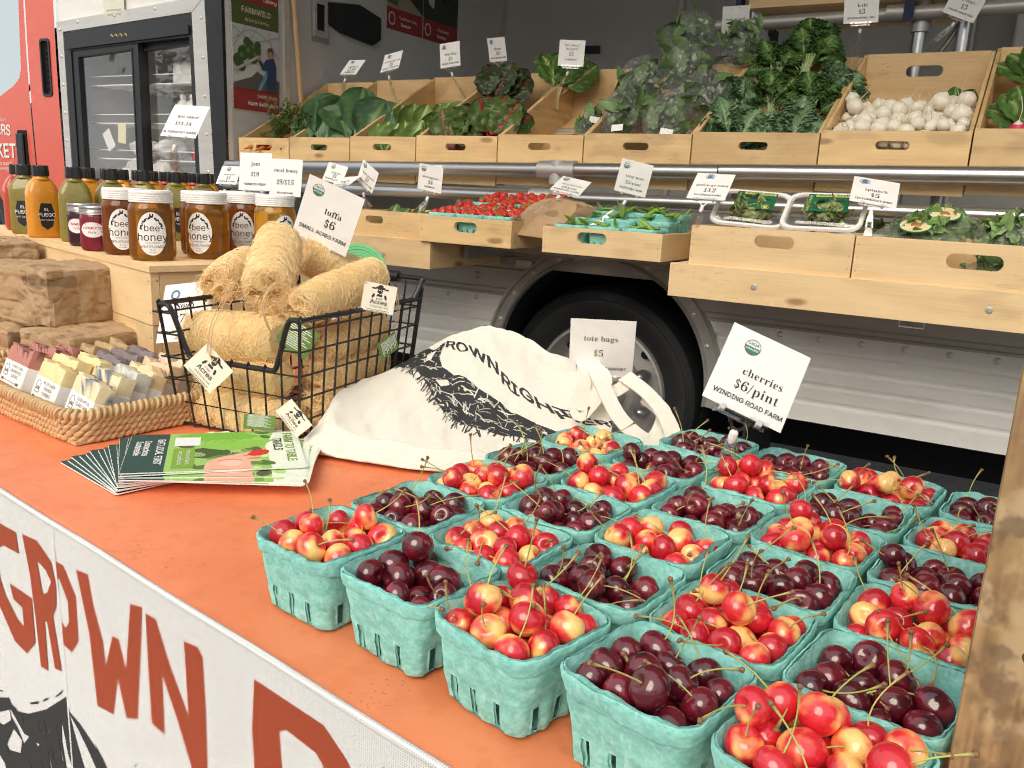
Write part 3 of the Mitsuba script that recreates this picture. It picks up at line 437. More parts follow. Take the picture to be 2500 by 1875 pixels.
jug = lathe([(0, 0), (0.036, 0), (0.04, 0.006), (0.04, 0.075), (0.034, 0.098), (0.016, 0.116), (0.016, 0.126)], 20), lathe([(0.0185, 0.122), (0.0185, 0.142), (0, 0.142)], 16)
jb, jc = ply(jug[0], 'white_plastic'), ply(jug[1], 'white_plastic')
for (z, n, x0, dx, y0) in ((1.582, 6, -3.72, 0.062, 2.99), (1.582, 5, -3.70, 0.07, 3.12), (1.392, 5, -3.72, 0.072, 3.0)):
    for i in range(n):
        j = thing('milk_jug', 'small white milk jug on the %s shelf behind the right fridge door' % ('upper' if z > 1.5 else 'middle'), 'jug', 'milk jugs on the %s fridge shelf' % ('upper' if z > 1.5 else 'middle'))
        put('body', jb, parent=j, to=move(x0 + dx * i, y0, z)); put('cap', jc, parent=j, to=move(x0 + dx * i, y0, z))
def lump(x, y, z, sx, sy, sz, seed, n=3, amp=0.25):
    v, f = ball(1.0, n); d = 1 + amp * (meshkit.fbm(v * 2.3 + 11 * seed, 3, seed) - 0.5) * 2
    return v * d[:, None] * [sx, sy, sz] + [x, y, z], f
for i, (x, z, w, h) in enumerate(((-4.18, 1.03, 0.11, 0.10), (-3.98, 1.03, 0.10, 0.09), (-4.12, 1.22, 0.10, 0.05), (-3.92, 1.22, 0.10, 0.05), (-3.62, 1.03, 0.10, 0.08), (-3.52, 1.22, 0.07, 0.05))):
    tag(put('wrapped_package', lump(x, 3.08, z + h * 0.95, w, 0.09, h, i), 'white_plastic', smooth=True), 'white wrapped package at the %s of the fridge, %s' % ('bottom' if z < 1.1 else 'lower shelf', ('first from the left', 'second from the left', 'left one on that shelf', 'beside the door stile', 'behind the right door', 'near the right end')[i]), 'package')
tag(put('red_package', box(-3.62, -3.52, 2.95, 3.05, 1.212, 1.262, 0.006), mat('red_card', (0.5, 0.05, 0.05), 0.5) or 'red_card'), 'small red package on the lower shelf behind the right fridge door', 'package')
for i, (x, z, a, c) in enumerate(((-4.05, 1.335, 0.1, (0.68, 0.62, 0.40)), (-4.16, 1.30, -0.5, (0.7, 0.7, 0.68)), (-4.03, 1.11, 0.05, (0.66, 0.66, 0.64)), (-3.90, 1.09, 0.15, (0.6, 0.55, 0.42)))):
    k = put('price_tag', xf(box(-0.032, 0.032, 0, 0.002, -0.05, 0.05), move(x, 2.872, z) @ roty(a)), 'matte', smooth=False, color=np.tile(c, (8, 1)))
    tag(k, ('yellowish price tag inside the fridge above the others', 'small white tag on the shelf edge behind the left fridge door', 'white price tag low behind the left fridge door', 'tan price tag low behind the left fridge door, beside its stile')[i], 'price tag')
note = put('paper_note', box(-4.035, -3.875, 2.796, 2.797, 1.862, 2.10), 'matte', smooth=False, color=np.tile((0.66, 0.66, 0.56), (8, 1)))
tag(note, 'pale paper notice taped to the white panel above the fridge', 'notice')
ms = []
for z, w in ((2.015, 0.05), (1.985, 0.09), (1.960, 0.07), (1.905, 0.11), (1.885, 0.10)):
    ms.append(box(-3.955 - w / 2, -3.955 + w / 2, 2.7950, 2.7960, z, z + 0.008))
put('print', cat(*ms), mat('faded_ink', (0.42, 0.41, 0.34), 0.7) or 'faded_ink', note, smooth=False)

# ---------------------------------------------------------------- posters and fittings on the inside walls
def poster_colors(): pass
def flat(parent, polys, M, depth=0.0006):
    """Flat print: (polygon, colour) painted one above the other in the xy plane of M."""
    for i, (name, p, c) in enumerate(polys):
        e = extrude(p, depth, depth * i + 0.0008); put(name, xf(e, M), 'print', parent, smooth=False, color=np.tile(c, (len(e[0]), 1)))
# first poster: on the bulkhead, x right = +y, up = +z, facing +x
po = thing('farm_poster', 'tall poster with red and green bands and a farmer in blue holding plants', 'poster')
M = frame((-3.187, 2.842, 1.452), (0, 1, 0), (0, 0, 1))
W, H = 0.285, 0.56
put('sheet', xf(extrude(sbox(0, 0, W, H), 0.0012), M), 'card', po, smooth=False)
R_, G_, SKY, NET = (0.30, 0.035, 0.035), (0.075, 0.115, 0.03), (0.52, 0.55, 0.56), (0.36, 0.38, 0.38)
polys = [('red_band', sbox(0, 0, W, 0.095), R_), ('red_band', sbox(0, 0.475, W, H), R_), ('green_band', sbox(0, 0.372, W, 0.475), G_), ('photograph', sbox(0, 0.095, W, 0.372), SKY),
         ('white_mark', oval(0.035, 0.52, 0.026, 0.034), (0.62, 0.6, 0.55)),
         ('ground_area', Polygon([(0, 0.095), (W, 0.095), (W, 0.15), (0.19, 0.16), (0.12, 0.19), (0, 0.13)]), (0.10, 0.10, 0.095)),
         ('pale_cloth', Polygon([(0.0, 0.115), (0.11, 0.150), (0.17, 0.20), (0.13, 0.21), (0.05, 0.165), (0, 0.14)]), (0.6, 0.6, 0.58)),
         ('blue_tube', Polygon([(0.145, 0.095), (0.165, 0.095), (0.225, 0.185), (0.20, 0.185)]), (0.14, 0.32, 0.50))]
arcs = [LineString(smoothed([(0.0, 0.30), (0.10, 0.355), (0.20, 0.33), (W, 0.25)], 6)), LineString(smoothed([(0.0, 0.36), (0.12, 0.31), (W, 0.35)], 6)), LineString([(0.05, 0.25), (0.15, 0.37)]), LineString([(0.22, 0.36), (0.26, 0.22)]), LineString([(0.0, 0.27), (0.08, 0.37)])]
polys.append(('greenhouse_frame', unary_union([a.buffer(0.0022) for a in arcs]).intersection(sbox(0, 0.095, W, 0.372)), NET))
bush = unary_union([Point(x, y).buffer(r) for x, y, r in ((0.03, 0.215, 0.03), (0.06, 0.25, 0.032), (0.10, 0.275, 0.034), (0.14, 0.27, 0.028), (0.12, 0.24, 0.03), (0.085, 0.30, 0.022), (0.05, 0.19, 0.022), (0.15, 0.295, 0.018))])
polys += [('plants', bush.intersection(sbox(0, 0.095, W, 0.372)), (0.045, 0.10, 0.03)), ('plants', unary_union([Point(x, y).buffer(r) for x, y, r in ((0.05, 0.24, 0.012), (0.09, 0.265, 0.012), (0.12, 0.285, 0.01), (0.13, 0.25, 0.011), (0.07, 0.285, 0.008))]), (0.10, 0.19, 0.06)),
          ('pole', LineString([(0.0, 0.165), (0.15, 0.245)]).buffer(0.006), (0.50, 0.47, 0.40)),
          ('jacket', Polygon([(0.20, 0.24), (0.245, 0.25), (0.262, 0.21), (0.262, 0.095), (0.205, 0.095), (0.205, 0.19), (0.175, 0.188), (0.15, 0.225), (0.155, 0.238), (0.18, 0.215)]), (0.03, 0.055, 0.13)),
          ('face', oval(0.224, 0.267, 0.018, 0.022), (0.38, 0.22, 0.15)), ('hair', Polygon([(0.206, 0.268), (0.21, 0.292), (0.235, 0.296), (0.245, 0.275), (0.24, 0.26), (0.236, 0.276), (0.22, 0.28)]), (0.10, 0.06, 0.04)), ('hand', oval(0.153, 0.236, 0.010, 0.010), (0.38, 0.22, 0.15))]
flat(po, polys, M)
put('lettering', xf(cat(line_mesh('FARMWILD', 'bold', 0.030, 0.145, 0.436, 0.004, 0.18), line_mesh('Brian & Family', 'sans', 0.016, 0.150, 0.396, 0.004, 0.15)), M), mat('cream_ink', (0.62, 0.58, 0.42), 0.6) or 'cream_ink', po, smooth=False)
put('lettering', xf(cat(line_mesh('Smith Road,', 'sans', 0.017, W - 0.012, 0.066, 0.004, None, 0, 1.0), line_mesh('North Bellingham', 'bold', 0.017, W - 0.012, 0.030, 0.004, None, 0, 1.0), line_mesh('Hillside Road,', 'sans', 0.017, W - 0.012, 0.535, 0.004, None, 0, 1.0), line_mesh('Deming', 'bold', 0.017, W - 0.012, 0.498, 0.004, None, 0, 1.0)), M), 'card', po, smooth=False)
# second poster pair further along the same wall, cut off by the top of the frame
for i, (y0, y1, lab) in enumerate(((3.945, 4.275, 'Goodwin Road,'), (4.285, 4.640, 'Marr Road,'))):
    q = thing('farm_poster', ('poster with a red band showing pale farm ground, beside the metal latch plate', 'poster with a dark photograph and a red band, in the corner of the truck')[i], 'poster')
    w = y1 - y0; M = frame((-3.187, y0, 1.995), (0, 1, 0), (0, 0, 1)); put('sheet', xf(extrude(sbox(0, 0, w, 0.55), 0.0012), M), 'card', q, smooth=False)
    base = (0.34, 0.32, 0.22) if i == 0 else (0.035, 0.045, 0.035)
    ps = [('red_band', sbox(0, 0, w, 0.115), R_), ('photograph', sbox(0, 0.115, w, 0.55), base), ('white_mark', oval(0.045, 0.058, 0.030, 0.036), (0.6, 0.6, 0.57)), ('red_mark', oval(0.045, 0.058, 0.022, 0.027), R_)]
    if i == 0: ps += [('dark_shape', Polygon([(0.10, 0.30), (0.22, 0.18), (w, 0.12), (w, 0.55), (0.12, 0.55)]), (0.03, 0.03, 0.035)), ('white_shape', Polygon([(0.16, 0.25), (0.20, 0.24), (0.26, 0.55), (0.21, 0.55)]), (0.6, 0.6, 0.6)), ('green_area', Polygon([(0, 0.14), (0.09, 0.13), (0.10, 0.20), (0, 0.26)]), (0.11, 0.14, 0.05))]
    else: ps += [('white_shape', Polygon([(0.05, 0.20), (0.10, 0.18), (0.13, 0.40), (0.12, 0.55), (0.03, 0.55), (0.02, 0.35)]), (0.55, 0.55, 0.53)), ('dark_shape', oval(0.22, 0.36, 0.08, 0.12), (0.012, 0.014, 0.012))]
    flat(q, ps, M); put('lettering', xf(cat(line_mesh(lab, 'sans', 0.018, w * 0.58, 0.07, 0.003, w * 0.5), line_mesh('Everson', 'bold', 0.018, w * 0.52, 0.035, 0.003)), M), 'card', q, smooth=False)
# latch with its recessed plate, door strap, broom
la = thing('door_latch', 'metal latch plate with a dark slot on the inner wall beside the poster', 'latch')
put('plate', xf(extrude(sbox(0, 0, 0.100, 0.19).difference(sbox(0.018, 0.03, 0.078, 0.155)), 0.012), frame((-3.188, 3.365, 1.855), (0, 1, 0), (0, 0, 1))), 'aluminium', la, smooth=False)
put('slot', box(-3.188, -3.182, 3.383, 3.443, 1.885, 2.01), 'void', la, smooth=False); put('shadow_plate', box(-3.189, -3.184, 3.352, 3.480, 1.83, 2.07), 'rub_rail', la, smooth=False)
tag(put('door_strap', xf(extrude(Polygon([(0, 0.03), (0.10, 0.0), (0.36, -0.02), (0.42, 0.02), (0.42, 0.13), (0.24, 0.165), (0, 0.13)]), 0.012), frame((-3.183, 3.46, 1.90), (0, 1, 0), (0, 0, 1))), 'black_rubber', smooth=False), 'dark grey strap pointing right from the latch plate', 'strap')
tag(put('broom_handle', cyl((-3.165, 3.22, 1.0), (-3.165, 3.10, 2.4), 0.013, 10), 'wood', smooth=True, uv=None) if False else put('broom_handle', cyl((-3.16, 3.30, 1.02), (-3.165, 3.165, 2.45), 0.012, 10), 'jute'), 'thin wooden broom handle leaning against the inner wall beside the poster', 'broom')
for i, (x, w) in enumerate(((-1.50, 0.022), (-1.33, 0.055), (-1.13, 0.028))):
    tag(put('hanging_strap', smx := box(x, x + w, 4.95, 4.97, (1.55, 1.75, 1.80)[i], 2.62, 0.003), 'black_rubber'), ('thin black strap hanging on the grey far wall, first from the poster', 'wide black strap hanging on the grey far wall', 'short black strap hanging on the grey far wall above the bagged greens')[i], 'strap')
dl = thing('drawer_latch', 'small black latch on the far wall behind the chard sign', 'latch')
put('latch_body', box(-2.62, -2.44, 5.13, 5.168, 2.02, 2.065, 0.004), 'black_plastic', dl); put('keeper', box(-2.61, -2.57, 5.12, 5.13, 2.012, 2.04, 0.002), 'aluminium', dl)
# ---------------------------------------------------------------- pipe rack
rack = thing('pipe_rack', 'grey steel pipe rack with clamp fittings carrying the crates', 'rack')
zu = lambda x: 1.222 + 0.0185 * (x + 1.5); zl = lambda x: 1.124 + 0.0105 * (x + 1.5)
for x0, x1, nm in ((-3.185, -1.50, 'upper_rail'), (-1.492, -0.862, 'upper_rail'), (-0.858, 0.9, 'upper_rail')): put(nm, cyl((x0, 2.80, zu(x0)), (x1, 2.80, zu(x1)), 0.0265, 28), 'steel_pipe', rack)
put('lower_rail', cyl((-3.185, 2.79, zl(-3.185)), (0.9, 2.79, zl(0.9)), 0.021, 24), 'steel_pipe', rack)
f1 = put('clamp_fitting', cat(cyl((-1.535, 2.80, zu(-1.535)), (-1.385, 2.80, zu(-1.385)), 0.033, 24), cyl((-1.46, 2.80, zu(-1.46) - 0.05), (-1.46, 2.80, zu(-1.46) + 0.034), 0.031, 20)), 'fitting', rack)
f2 = put('clamp_fitting', cat(cyl((-1.56, 2.79, zl(-1.5)), (-1.40, 2.79, zl(-1.4)), 0.030, 24), cyl((-1.455, 2.79, zl(-1.46) - 0.09), (-1.455, 2.79, zl(-1.46) + 0.03), 0.030, 20)), 'fitting', rack)
put('post', cyl((-1.455, 2.79, 0.94), (-1.455, 2.79, zl(-1.46) - 0.05), 0.024, 20), 'steel_pipe', rack)
for x in (-1.05, -0.42, -0.27): put('rear_post', cyl((x, 3.70, 0.94), (x, 3.70, 2.62), 0.026, 20), 'steel_pipe', rack)
put('rear_rail', cyl((-1.2, 3.66, 1.852), (0.9, 3.66, 1.88), 0.026, 20), 'rub_rail', rack)
for x in (-0.42,): put('clamp_fitting', cat(cyl((x, 3.70, 1.80), (x, 3.70, 1.93), 0.036, 20), cyl((x - 0.12, 3.66, 1.864), (x - 0.03, 3.66, 1.866), 0.034, 20)), 'fitting', rack)
put('bent_post', tube(smoothed([(-0.36, 3.74, 1.70), (-0.28, 3.74, 1.86), (-0.26, 3.74, 2.1), (-0.27, 3.74, 2.6)], 6), 0.012, 12), 'steel_pipe', rack)
put('support_rail', box(-3.18, 1.9, 2.87, 2.93, 1.10, 1.15, 0.003), 'fitting', rack); put('support_rail', box(-3.18, 1.9, 3.30, 3.36, 1.36, 1.41, 0.003), 'fitting', rack)
for i, (x, z0, z1) in enumerate(((-1.11, 1.9, 2.5), (-0.71, 1.92, 2.5), (-0.475, 1.83, 2.5))):
    tag(put('blue_strap', box(x, x + (0.02, 0.014, 0.035)[i], 3.60, 3.603, z0, z1), mat('navy_web', (0.008, 0.015, 0.06), 0.7) or 'navy_web', smooth=False), ('navy blue strap at the left end of the upper wooden tray', 'thin navy blue strap over the kale', 'navy blue strap beside the kale sign')[i], 'strap')
tray = thing('wooden_tray', 'brown wooden tray on the upper tier above the kale', 'tray')
board(sbox(0, 0, 0.72, 0.20), 0.018, frame((-1.06, 3.63, 1.905), (1, 0, 0), z=(0, -1, 0)), 'front_board', tray); board(sbox(0, 0, 0.72, 0.5), 0.015, frame((-1.06, 3.63, 1.905), (1, 0, 0), (0, 1, 0)), 'base_board', tray)
for x in (-1.06, -0.355): board(sbox(0, 0, 0.5, 0.2), 0.015, frame((x, 3.63, 1.905), (0, 1, 0), (0, 0, 1)), 'end_board', tray)
bx = thing('storage_box', 'white storage box with a red label far back at the right of the truck', 'box')
put('body', box(-0.14, 0.35, 4.85, 5.1, 1.55, 2.5, 0.01), 'white_panel', bx); put('label', box(-0.13, 0.2, 4.845, 4.848, 2.13, 2.27), 'red_card', bx, smooth=False)

# ---------------------------------------------------------------- crates of the upper tier: upright fronts, sides rising to the back
XB = [-3.168, -2.845, -2.492, -2.142, -1.753, -1.3875, -0.982, -0.5665, -0.142, 0.300]
ZT = lambda x: 1.319 + 0.0195 * (x + 3.168)
crate = []
words = ['carrots', 'collard greens', 'bok choy', 'chard and beets', 'an empty end with bagged basil', 'bagged greens in clear plastic', 'curly kale', 'white turnips', 'pink radishes']
for i in range(9):
    x0, x1 = XB[i] + 0.002, XB[i + 1] - 0.003; zt = ZT(x0 + 0.15); t = 0.013; w = x1 - x0
    c = thing('slanted_crate', f'slanted wooden crate holding {words[i]}', 'crate', 'slanted crates along the upper rail'); crate.append((c, x0, x1, zt))
    hw = 0.048; front = sbox(0, 0, w, 0.185).difference(rrect(w / 2 - hw, w / 2 + hw, 0.130, 0.155, 0.0124))
    board(front, t, frame((x0, 2.85 + t, zt - 0.185), (1, 0, 0), z=(0, -1, 0)), 'front_board', c)
    side = Polygon([(0, -0.18), (0, 0), (0.585, 0.315), (0.585, 0.10), (0.05, -0.18)])
    for xx in (x0, x1 - 0.011): board(side, 0.011, frame((xx, 2.864, zt - 0.002), (0, 1, 0), (0, 0, 1)), 'side_board', c)
    back = sbox(0, 0, w - 0.024, 0.215)
    if i == 7: back = back.difference(rrect(w / 2 - 0.075, w / 2 + 0.045, 0.135, 0.172, 0.018))
    board(back, 0.011, frame((x0 + 0.012, 3.448, zt + 0.098), (1, 0, 0), z=(0, -1, 0)), 'back_board', c)
    L_ = math.hypot(0.53, 0.28); board(sbox(0, 0, w - 0.024, L_), 0.009, frame((x0 + 0.012, 2.915, zt - 0.172), (1, 0, 0), (0, 0.53 / L_, 0.28 / L_)), 'floor_board', c, along='y')
def in_crate(i, a, b, h=0.0):
    """A point in upper crate i: a across (0..1), b up the slope (0..1), h above the slanted floor."""
    c, x0, x1, zt = crate[i]; return np.array([x0 + a * (x1 - x0), 2.915 + 0.53 * b, zt - 0.163 + 0.28 * b + h])

# ---------------------------------------------------------------- shelves folded out from the truck and the flat crates on them
def shelf(x0, x1, lab):
    s = thing('wooden_shelf', lab, 'shelf'); w = x1 - x0
    board(sbox(0, 0, w, 0.094), 0.018, frame((x0, 2.343, 0.869), (1, 0, 0), z=(0, -1, 0)), 'front_board', s, 'pale_wood')
    board(sbox(0, 0, w, 0.45), 0.012, frame((x0, 2.346, 0.949), (1, 0, 0), (0, 1, 0)), 'top_board', s, 'pale_wood')
    for xx in (x0 + 0.002, x1 - 0.014): board(sbox(0, 0, 0.44, 0.078), 0.012, frame((xx, 2.346, 0.870), (0, 1, 0), (0, 0, 1)), 'end_board', s)
    return s
shA = shelf(-2.42, -1.678, 'wooden shelf folded out from the truck behind the luffa basket')
shB = shelf(-0.832, 0.62, 'wooden shelf folded out from the truck under the salad and spinach crates')
bolt = ply(lathe([(0, 0.002), (0.004, 0.002), (0.005, 0.003), (0.008, 0.002), (0.0085, 0)], 14), 'rub_rail')
for sh_, x, z in ((shA, -1.878, 0.905), (shB, -0.588, 0.916), (shB, -0.02, 0.916)): put('bolt', bolt, parent=sh_, to=frame((x, 2.325, z), (1, 0, 0), z=(0, -1, 0)))
hk = tube([(-0.215, 2.35, 0.868), (-0.215, 2.35, 0.850), (-0.158, 2.35, 0.850), (-0.158, 2.35, 0.868)], 0.0035, 6); put('hook', hk, 'steel_pipe', shB)
put('bracket', box(-1.60, -1.53, 2.765, 2.80, 0.862, 0.888, 0.003), 'aluminium', shA)
for xx in (-1.66, -0.86): put('arm', box(xx, xx + 0.02, 2.50, 2.80, 0.90, 0.945), 'rub_rail', shA if xx < -1 else shB, smooth=False)
tag(put('support_bar', box(-1.676, -0.836, 2.56, 2.60, 0.934, 0.960), 'rub_rail', smooth=False), 'dark steel bar bridging the two shelves under the berry and pea crates', 'bar')
def flat_crate(name_lab, x0, x1, y0, z0, h, depth, hx, hz, hw=0.055, hh=0.013, mat_='wood', skew=0.0, group=None):
    c = thing('flat_crate', name_lab, 'crate', group); w = x1 - x0; t = 0.014; M0 = move(x0, y0, z0) @ rotz(skew)
    fb = sbox(0, 0, w, h)
    if hw: fb = fb.difference(rrect(hx - hw, hx + hw, hz - hh, hz + hh, hh * 0.98))
    board(fb, t, M0 @ frame((0, t, 0), (1, 0, 0), z=(0, -1, 0)), 'front_board', c, mat_)
    for xx in (0.0, w - t): board(sbox(0, 0, depth - 2 * t - 0.002, h - 0.001), t, M0 @ frame((xx, t + 0.001, 0), (0, 1, 0), (0, 0, 1)), 'side_board', c, mat_)
    board(sbox(0, 0, w, h), t, M0 @ frame((0, depth, 0), (1, 0, 0), z=(0, -1, 0)), 'back_board', c, mat_)
    board(sbox(0, 0, w - 2 * t - 0.002, depth - 2 * t - 0.002), 0.009, M0 @ frame((t + 0.001, t + 0.001, 0.001), (1, 0, 0), (0, 1, 0)), 'base_board', c, mat_)
    nail = nails
    for xx in (0.008, w - 0.008):
        for k in range(3): put('nail', nail, parent=c, to=M0 @ frame((xx, 0.0, h * (0.2 + 0.3 * k)), (1, 0, 0), z=(0, -1, 0)))
    return c
nails = ply(lathe([(0, 0.0006), (0.0018, 0.0004), (0.002, 0)], 8), 'rub_rail')
herb_c = flat_crate('flat wooden crate of dark greens above the left shelf', -2.06, -1.690, 2.336, 0.962, 0.090, 0.40, 0.130, 0.058, 0.039, 0.013)
straw_c = flat_crate('flat wooden crate of strawberry pints', -1.715, -1.355, 2.312, 0.963, 0.085, 0.44, 0.185, 0.055, 0.044, 0.0165, skew=-0.012)
pea_c = flat_crate('flat wooden crate of snap pea pints over the truck wheel', -1.245, -0.858, 2.312, 0.962, 0.079, 0.44, 0.165, 0.052, 0.048, 0.0165, 'pale_wood')
salad_c = flat_crate('deep wooden crate with two clear salad boxes on top', -0.782, -0.348, 2.336, 0.962, 0.111, 0.42, 0.232, 0.078, 0.053, 0.0165, 'pale_wood')
spin_c = flat_crate('deep wooden crate of bagged spinach at the right end', -0.344, 0.30, 2.336, 0.960, 0.112, 0.42, 0.275, 0.066, 0.062, 0.0185, 'pale_wood')
# ---------------------------------------------------------------- the table (u along its front edge, v to its back)
TZ = 0.741
TA = math.radians(-8.594); EU, EV = np.array([math.cos(TA), math.sin(TA), 0]), np.array([-math.sin(TA), math.cos(TA), 0]); TO = np.array([-0.573, 0.522, 0])
TM = frame(TO + [0, 0, TZ], EU, EV, (0, 0, 1))
def tb(u, v, z=0.0): return TO + u * EU + v * EV + [0, 0, TZ + z]
table = thing('market_table', 'long table covered in orange vinyl holding the goods', 'table')
V0, V1, U0, U1 = -0.040, 0.735, -2.3, 0.66
prof = [(V0 - 0.004, -0.30), (V0 - 0.004, -0.012)] + [(V0 + 0.008 * (1 - math.cos(a)) - 0.004, -0.012 + 0.012 * math.sin(a)) for a in np.linspace(0.2, math.pi / 2, 6)] + [(v, 0.0) for v in np.linspace(V0 + 0.01, V1 - 0.01, 60)] + [(V1, -0.008), (V1, -0.30)]
us = np.linspace(U0, U1, 150); P = np.array([[(u, v, z) for v, z in prof] for u in us])
wv = (meshkit.fbm(P * [4, 4, 1], 3, 3) - 0.5); P[..., 2] += np.where(P[..., 2] > -0.001, wv * 0.0016 - 0.0008, 0)
put('cover', xf(gridmesh(P), TM), 'orange_vinyl', table, smooth=True)
put('top', xf(box(U0 + 0.005, U1 - 0.005, V0 + 0.004, V1 - 0.004, -0.03, -0.004), TM), 'void', table, smooth=False)
for u in (U0 + 0.08, 0.6):
    for v in (0.03, 0.66): put('leg', xf(cyl((u, v, -TZ), (u, v, -0.03), 0.016, 10), TM), 'fitting', table)

# ---------------------------------------------------------------- pint baskets of moulded pulp
def pint(seed, s0=0.087, s1=0.1060, h=0.075, rr=0.017, N=104):
    r = np.random.default_rng(seed)
    def ring(half, rad, z, k=0.0):
        per = rrect(-half, half, -half, half, rad, 8).exterior; d = np.linspace(0, per.length, N, endpoint=False)
        off = (half - rad) * 0  # start anywhere: the same for every ring
        return np.array([per.interpolate((x / per.length + 0.0) * per.length).coords[0] for x in d])
    zs = np.array([0.0, 0.004, 0.010, 0.018, 0.026, 0.029, 0.040, 0.052, 0.060, h])
    O, I = [], []
    for z in zs:
        half = (s0 + (s1 - s0) * z / h) / 2; rad = rr * (0.8 + 0.25 * z / h)
        if z == 0: half -= 0.004
        O.append(np.c_[ring(half, rad, z), np.full(N, z)]); I.append(np.c_[ring(half - 0.0021, max(rad - 0.002, 0.004), z), np.full(N, max(z, 0.0022))])
    O, I = np.array(O), np.array(I)
    wav = lambda P, a: 1.35 * a * (meshkit.fbm(P * 55 + seed * 7, 3, seed) - 0.5)
    dent = r.normal(0, 1, (4, 2))
    for P in (O, I):
        for a_, (ax_, sg) in enumerate(((0, 1), (0, -1), (1, 1), (1, -1))):
            side = np.clip(P[..., ax_] * sg / 0.045, 0, 1) ** 6 * np.cos(np.clip(P[..., 1 - ax_] / 0.052, -1, 1) * math.pi / 2); P[..., ax_] += sg * side * 0.0016 * dent[a_, 0] * (P[..., 2] / h)
        n = P / (np.linalg.norm(P[..., :2], axis=-1, keepdims=True) + 1e-9); n[..., 2] = 0; P += n * (wav(P, 0.0042) + wav(P * 2.5, 0.002))[..., None]
    top = (meshkit.fbm(np.c_[O[-1][:, :2] * 60, np.zeros(N)] + seed, 3) - 0.5) * 0.0045 + (meshkit.noise(np.c_[O[-1][:, :2] * 400, np.zeros(N)]) - 0.5) * 0.0012
    O[-1][:, 2] += top; I[-1][:, 2] += top
    mid = np.array([np.interp(0, [0], [0])])
    # slots: three on each side, open columns between z = 4 and 26 mm
    ang = [np.argmin(np.abs(O[2][:, 0] - x) + np.abs(O[2][:, 1] - y)) for x, y in [(sx * 0.0235 if a == 0 else s * 0.045, s * 0.045 if a == 0 else sx * 0.0235) for a in (0, 1) for s in (-1, 1) for sx in (-1, 0, 1)]]
    hole = np.zeros((len(zs) - 1, N), bool)
    for a in ang:
        for k in (0, 1): hole[1:4, (a + k) % N] = True
    # the fold round each slot: its columns sit a little inwards
    for a in ang:
        for k in (-1, 0, 1, 2, 3):
            j = (a + k) % N; d = O[1:6, j, :2] / np.linalg.norm(O[1:6, j, :2], axis=1, keepdims=True); w = 0.0020 * np.array([1, 1, 1, 1, 0.8])[:, None]
            O[1:6, j, :2] -= d * w; I[1:6, j, :2] -= d * w
    v = np.vstack([O.reshape(-1, 3), I.reshape(-1, 3)]); b = len(zs) * N; f = []
    ix = lambda i, j: i * N + j % N
    for i in range(len(zs) - 1):
        for j in range(N):
            if hole[i, j]:
                for (p, q, on) in ((ix(i, j), ix(i, j + 1), i == 1), (ix(i + 1, j + 1), ix(i + 1, j), i == 3), (ix(i, j + 1), ix(i + 1, j + 1), not hole[i, (j + 1) % N]), (ix(i + 1, j), ix(i, j), not hole[i, j - 1])):
                    if on: f += [[p, b + p, b + q], [p, b + q, q]]
            else:
                f += [[ix(i, j), ix(i, j + 1), ix(i + 1, j + 1)], [ix(i, j), ix(i + 1, j + 1), ix(i + 1, j)], [b + ix(i, j), b + ix(i + 1, j + 1), b + ix(i, j + 1)], [b + ix(i, j), b + ix(i + 1, j), b + ix(i + 1, j + 1)]]
    e = len(zs) - 1
    for j in range(N): f += [[ix(e, j), ix(e, j + 1), b + ix(e, j + 1)], [ix(e, j), b + ix(e, j + 1), b + ix(e, j)]]
    c = len(v); v = np.vstack([v, [[0, 0, 0.0022], [0, 0, 0.0]]])
    for j in range(N): f += [[b + ix(0, j), b + ix(0, j + 1), c], [ix(0, j + 1), ix(0, j), c + 1]]
    body = (v, np.array(f))
    # the folded rim band outside
    zr = np.array([h - 0.0006, h - 0.001, h - 0.006, h - 0.0135, h - 0.0155, h - 0.0155]); offs = np.array([0.0002, 0.0020, 0.0026, 0.0024, 0.0012, 0.0])
    Rm = []
    for z, o in zip(zr, offs):
        half = (s0 + (s1 - s0) * z / h) / 2 + o; p = np.c_[ring(half, rr * 1.05 + o, z), np.full(N, z)]; Rm.append(p)
    Rm = np.array(Rm); n = Rm / (np.linalg.norm(Rm[..., :2], axis=-1, keepdims=True) + 1e-9); n[..., 2] = 0
    Rm += n * (np.abs(wav(Rm, 0.0030)) + wav(Rm * 2, 0.0016))[..., None]; Rm[:3, :, 2] += top; Rm[3:, :, 2] += (meshkit.fbm(np.c_[Rm[-1][:, :2] * 70, np.zeros(N) + 3], 3) - 0.5)[None] * 0.006
    Rm = np.concatenate([Rm, Rm[:, :1]], 1)
    return body, gridmesh(Rm)
PINT = [tuple(ply(m, 'pulp', smooth=True) for m in pint(s)) for s in range(8)]
BK = [(1,1,.051,.052,.012),(1,2,.166,.057,-.031),(1,3,.282,.054,-.113),(1,4,.401,.060,-.060),(1,5,.520,.054,-.093),
      (2,1,.054,.165,.011),(2,2,.172,.160,.03),(2,3,.291,.166,.011),(2,4,.408,.168,.045),(2,5,.522,.160,-.016),
      (3,1,.054,.277,.039),(3,2,.171,.271,.032),(3,3,.284,.277,.03),(3,4,.405,.275,.031),(3,5,.520,.268,.05),
      (4,1,.047,.385,-.014),(4,2,.167,.382,.05),(4,3,.284,.387,.05),(4,4,.399,.387,-.004),(4,5,.514,.381,.05),
      (5,1,.050,.501,.0),(5,2,.168,.494,-.001),(5,3,.287,.499,.04),(5,4,.400,.498,.028),(5,5,.519,.492,-.055),
      (6,2,.168,.612,-.026),(6,3,.288,.611,.028),(6,4,.407,.611,.03),(6,5,.524,.612,.017)]
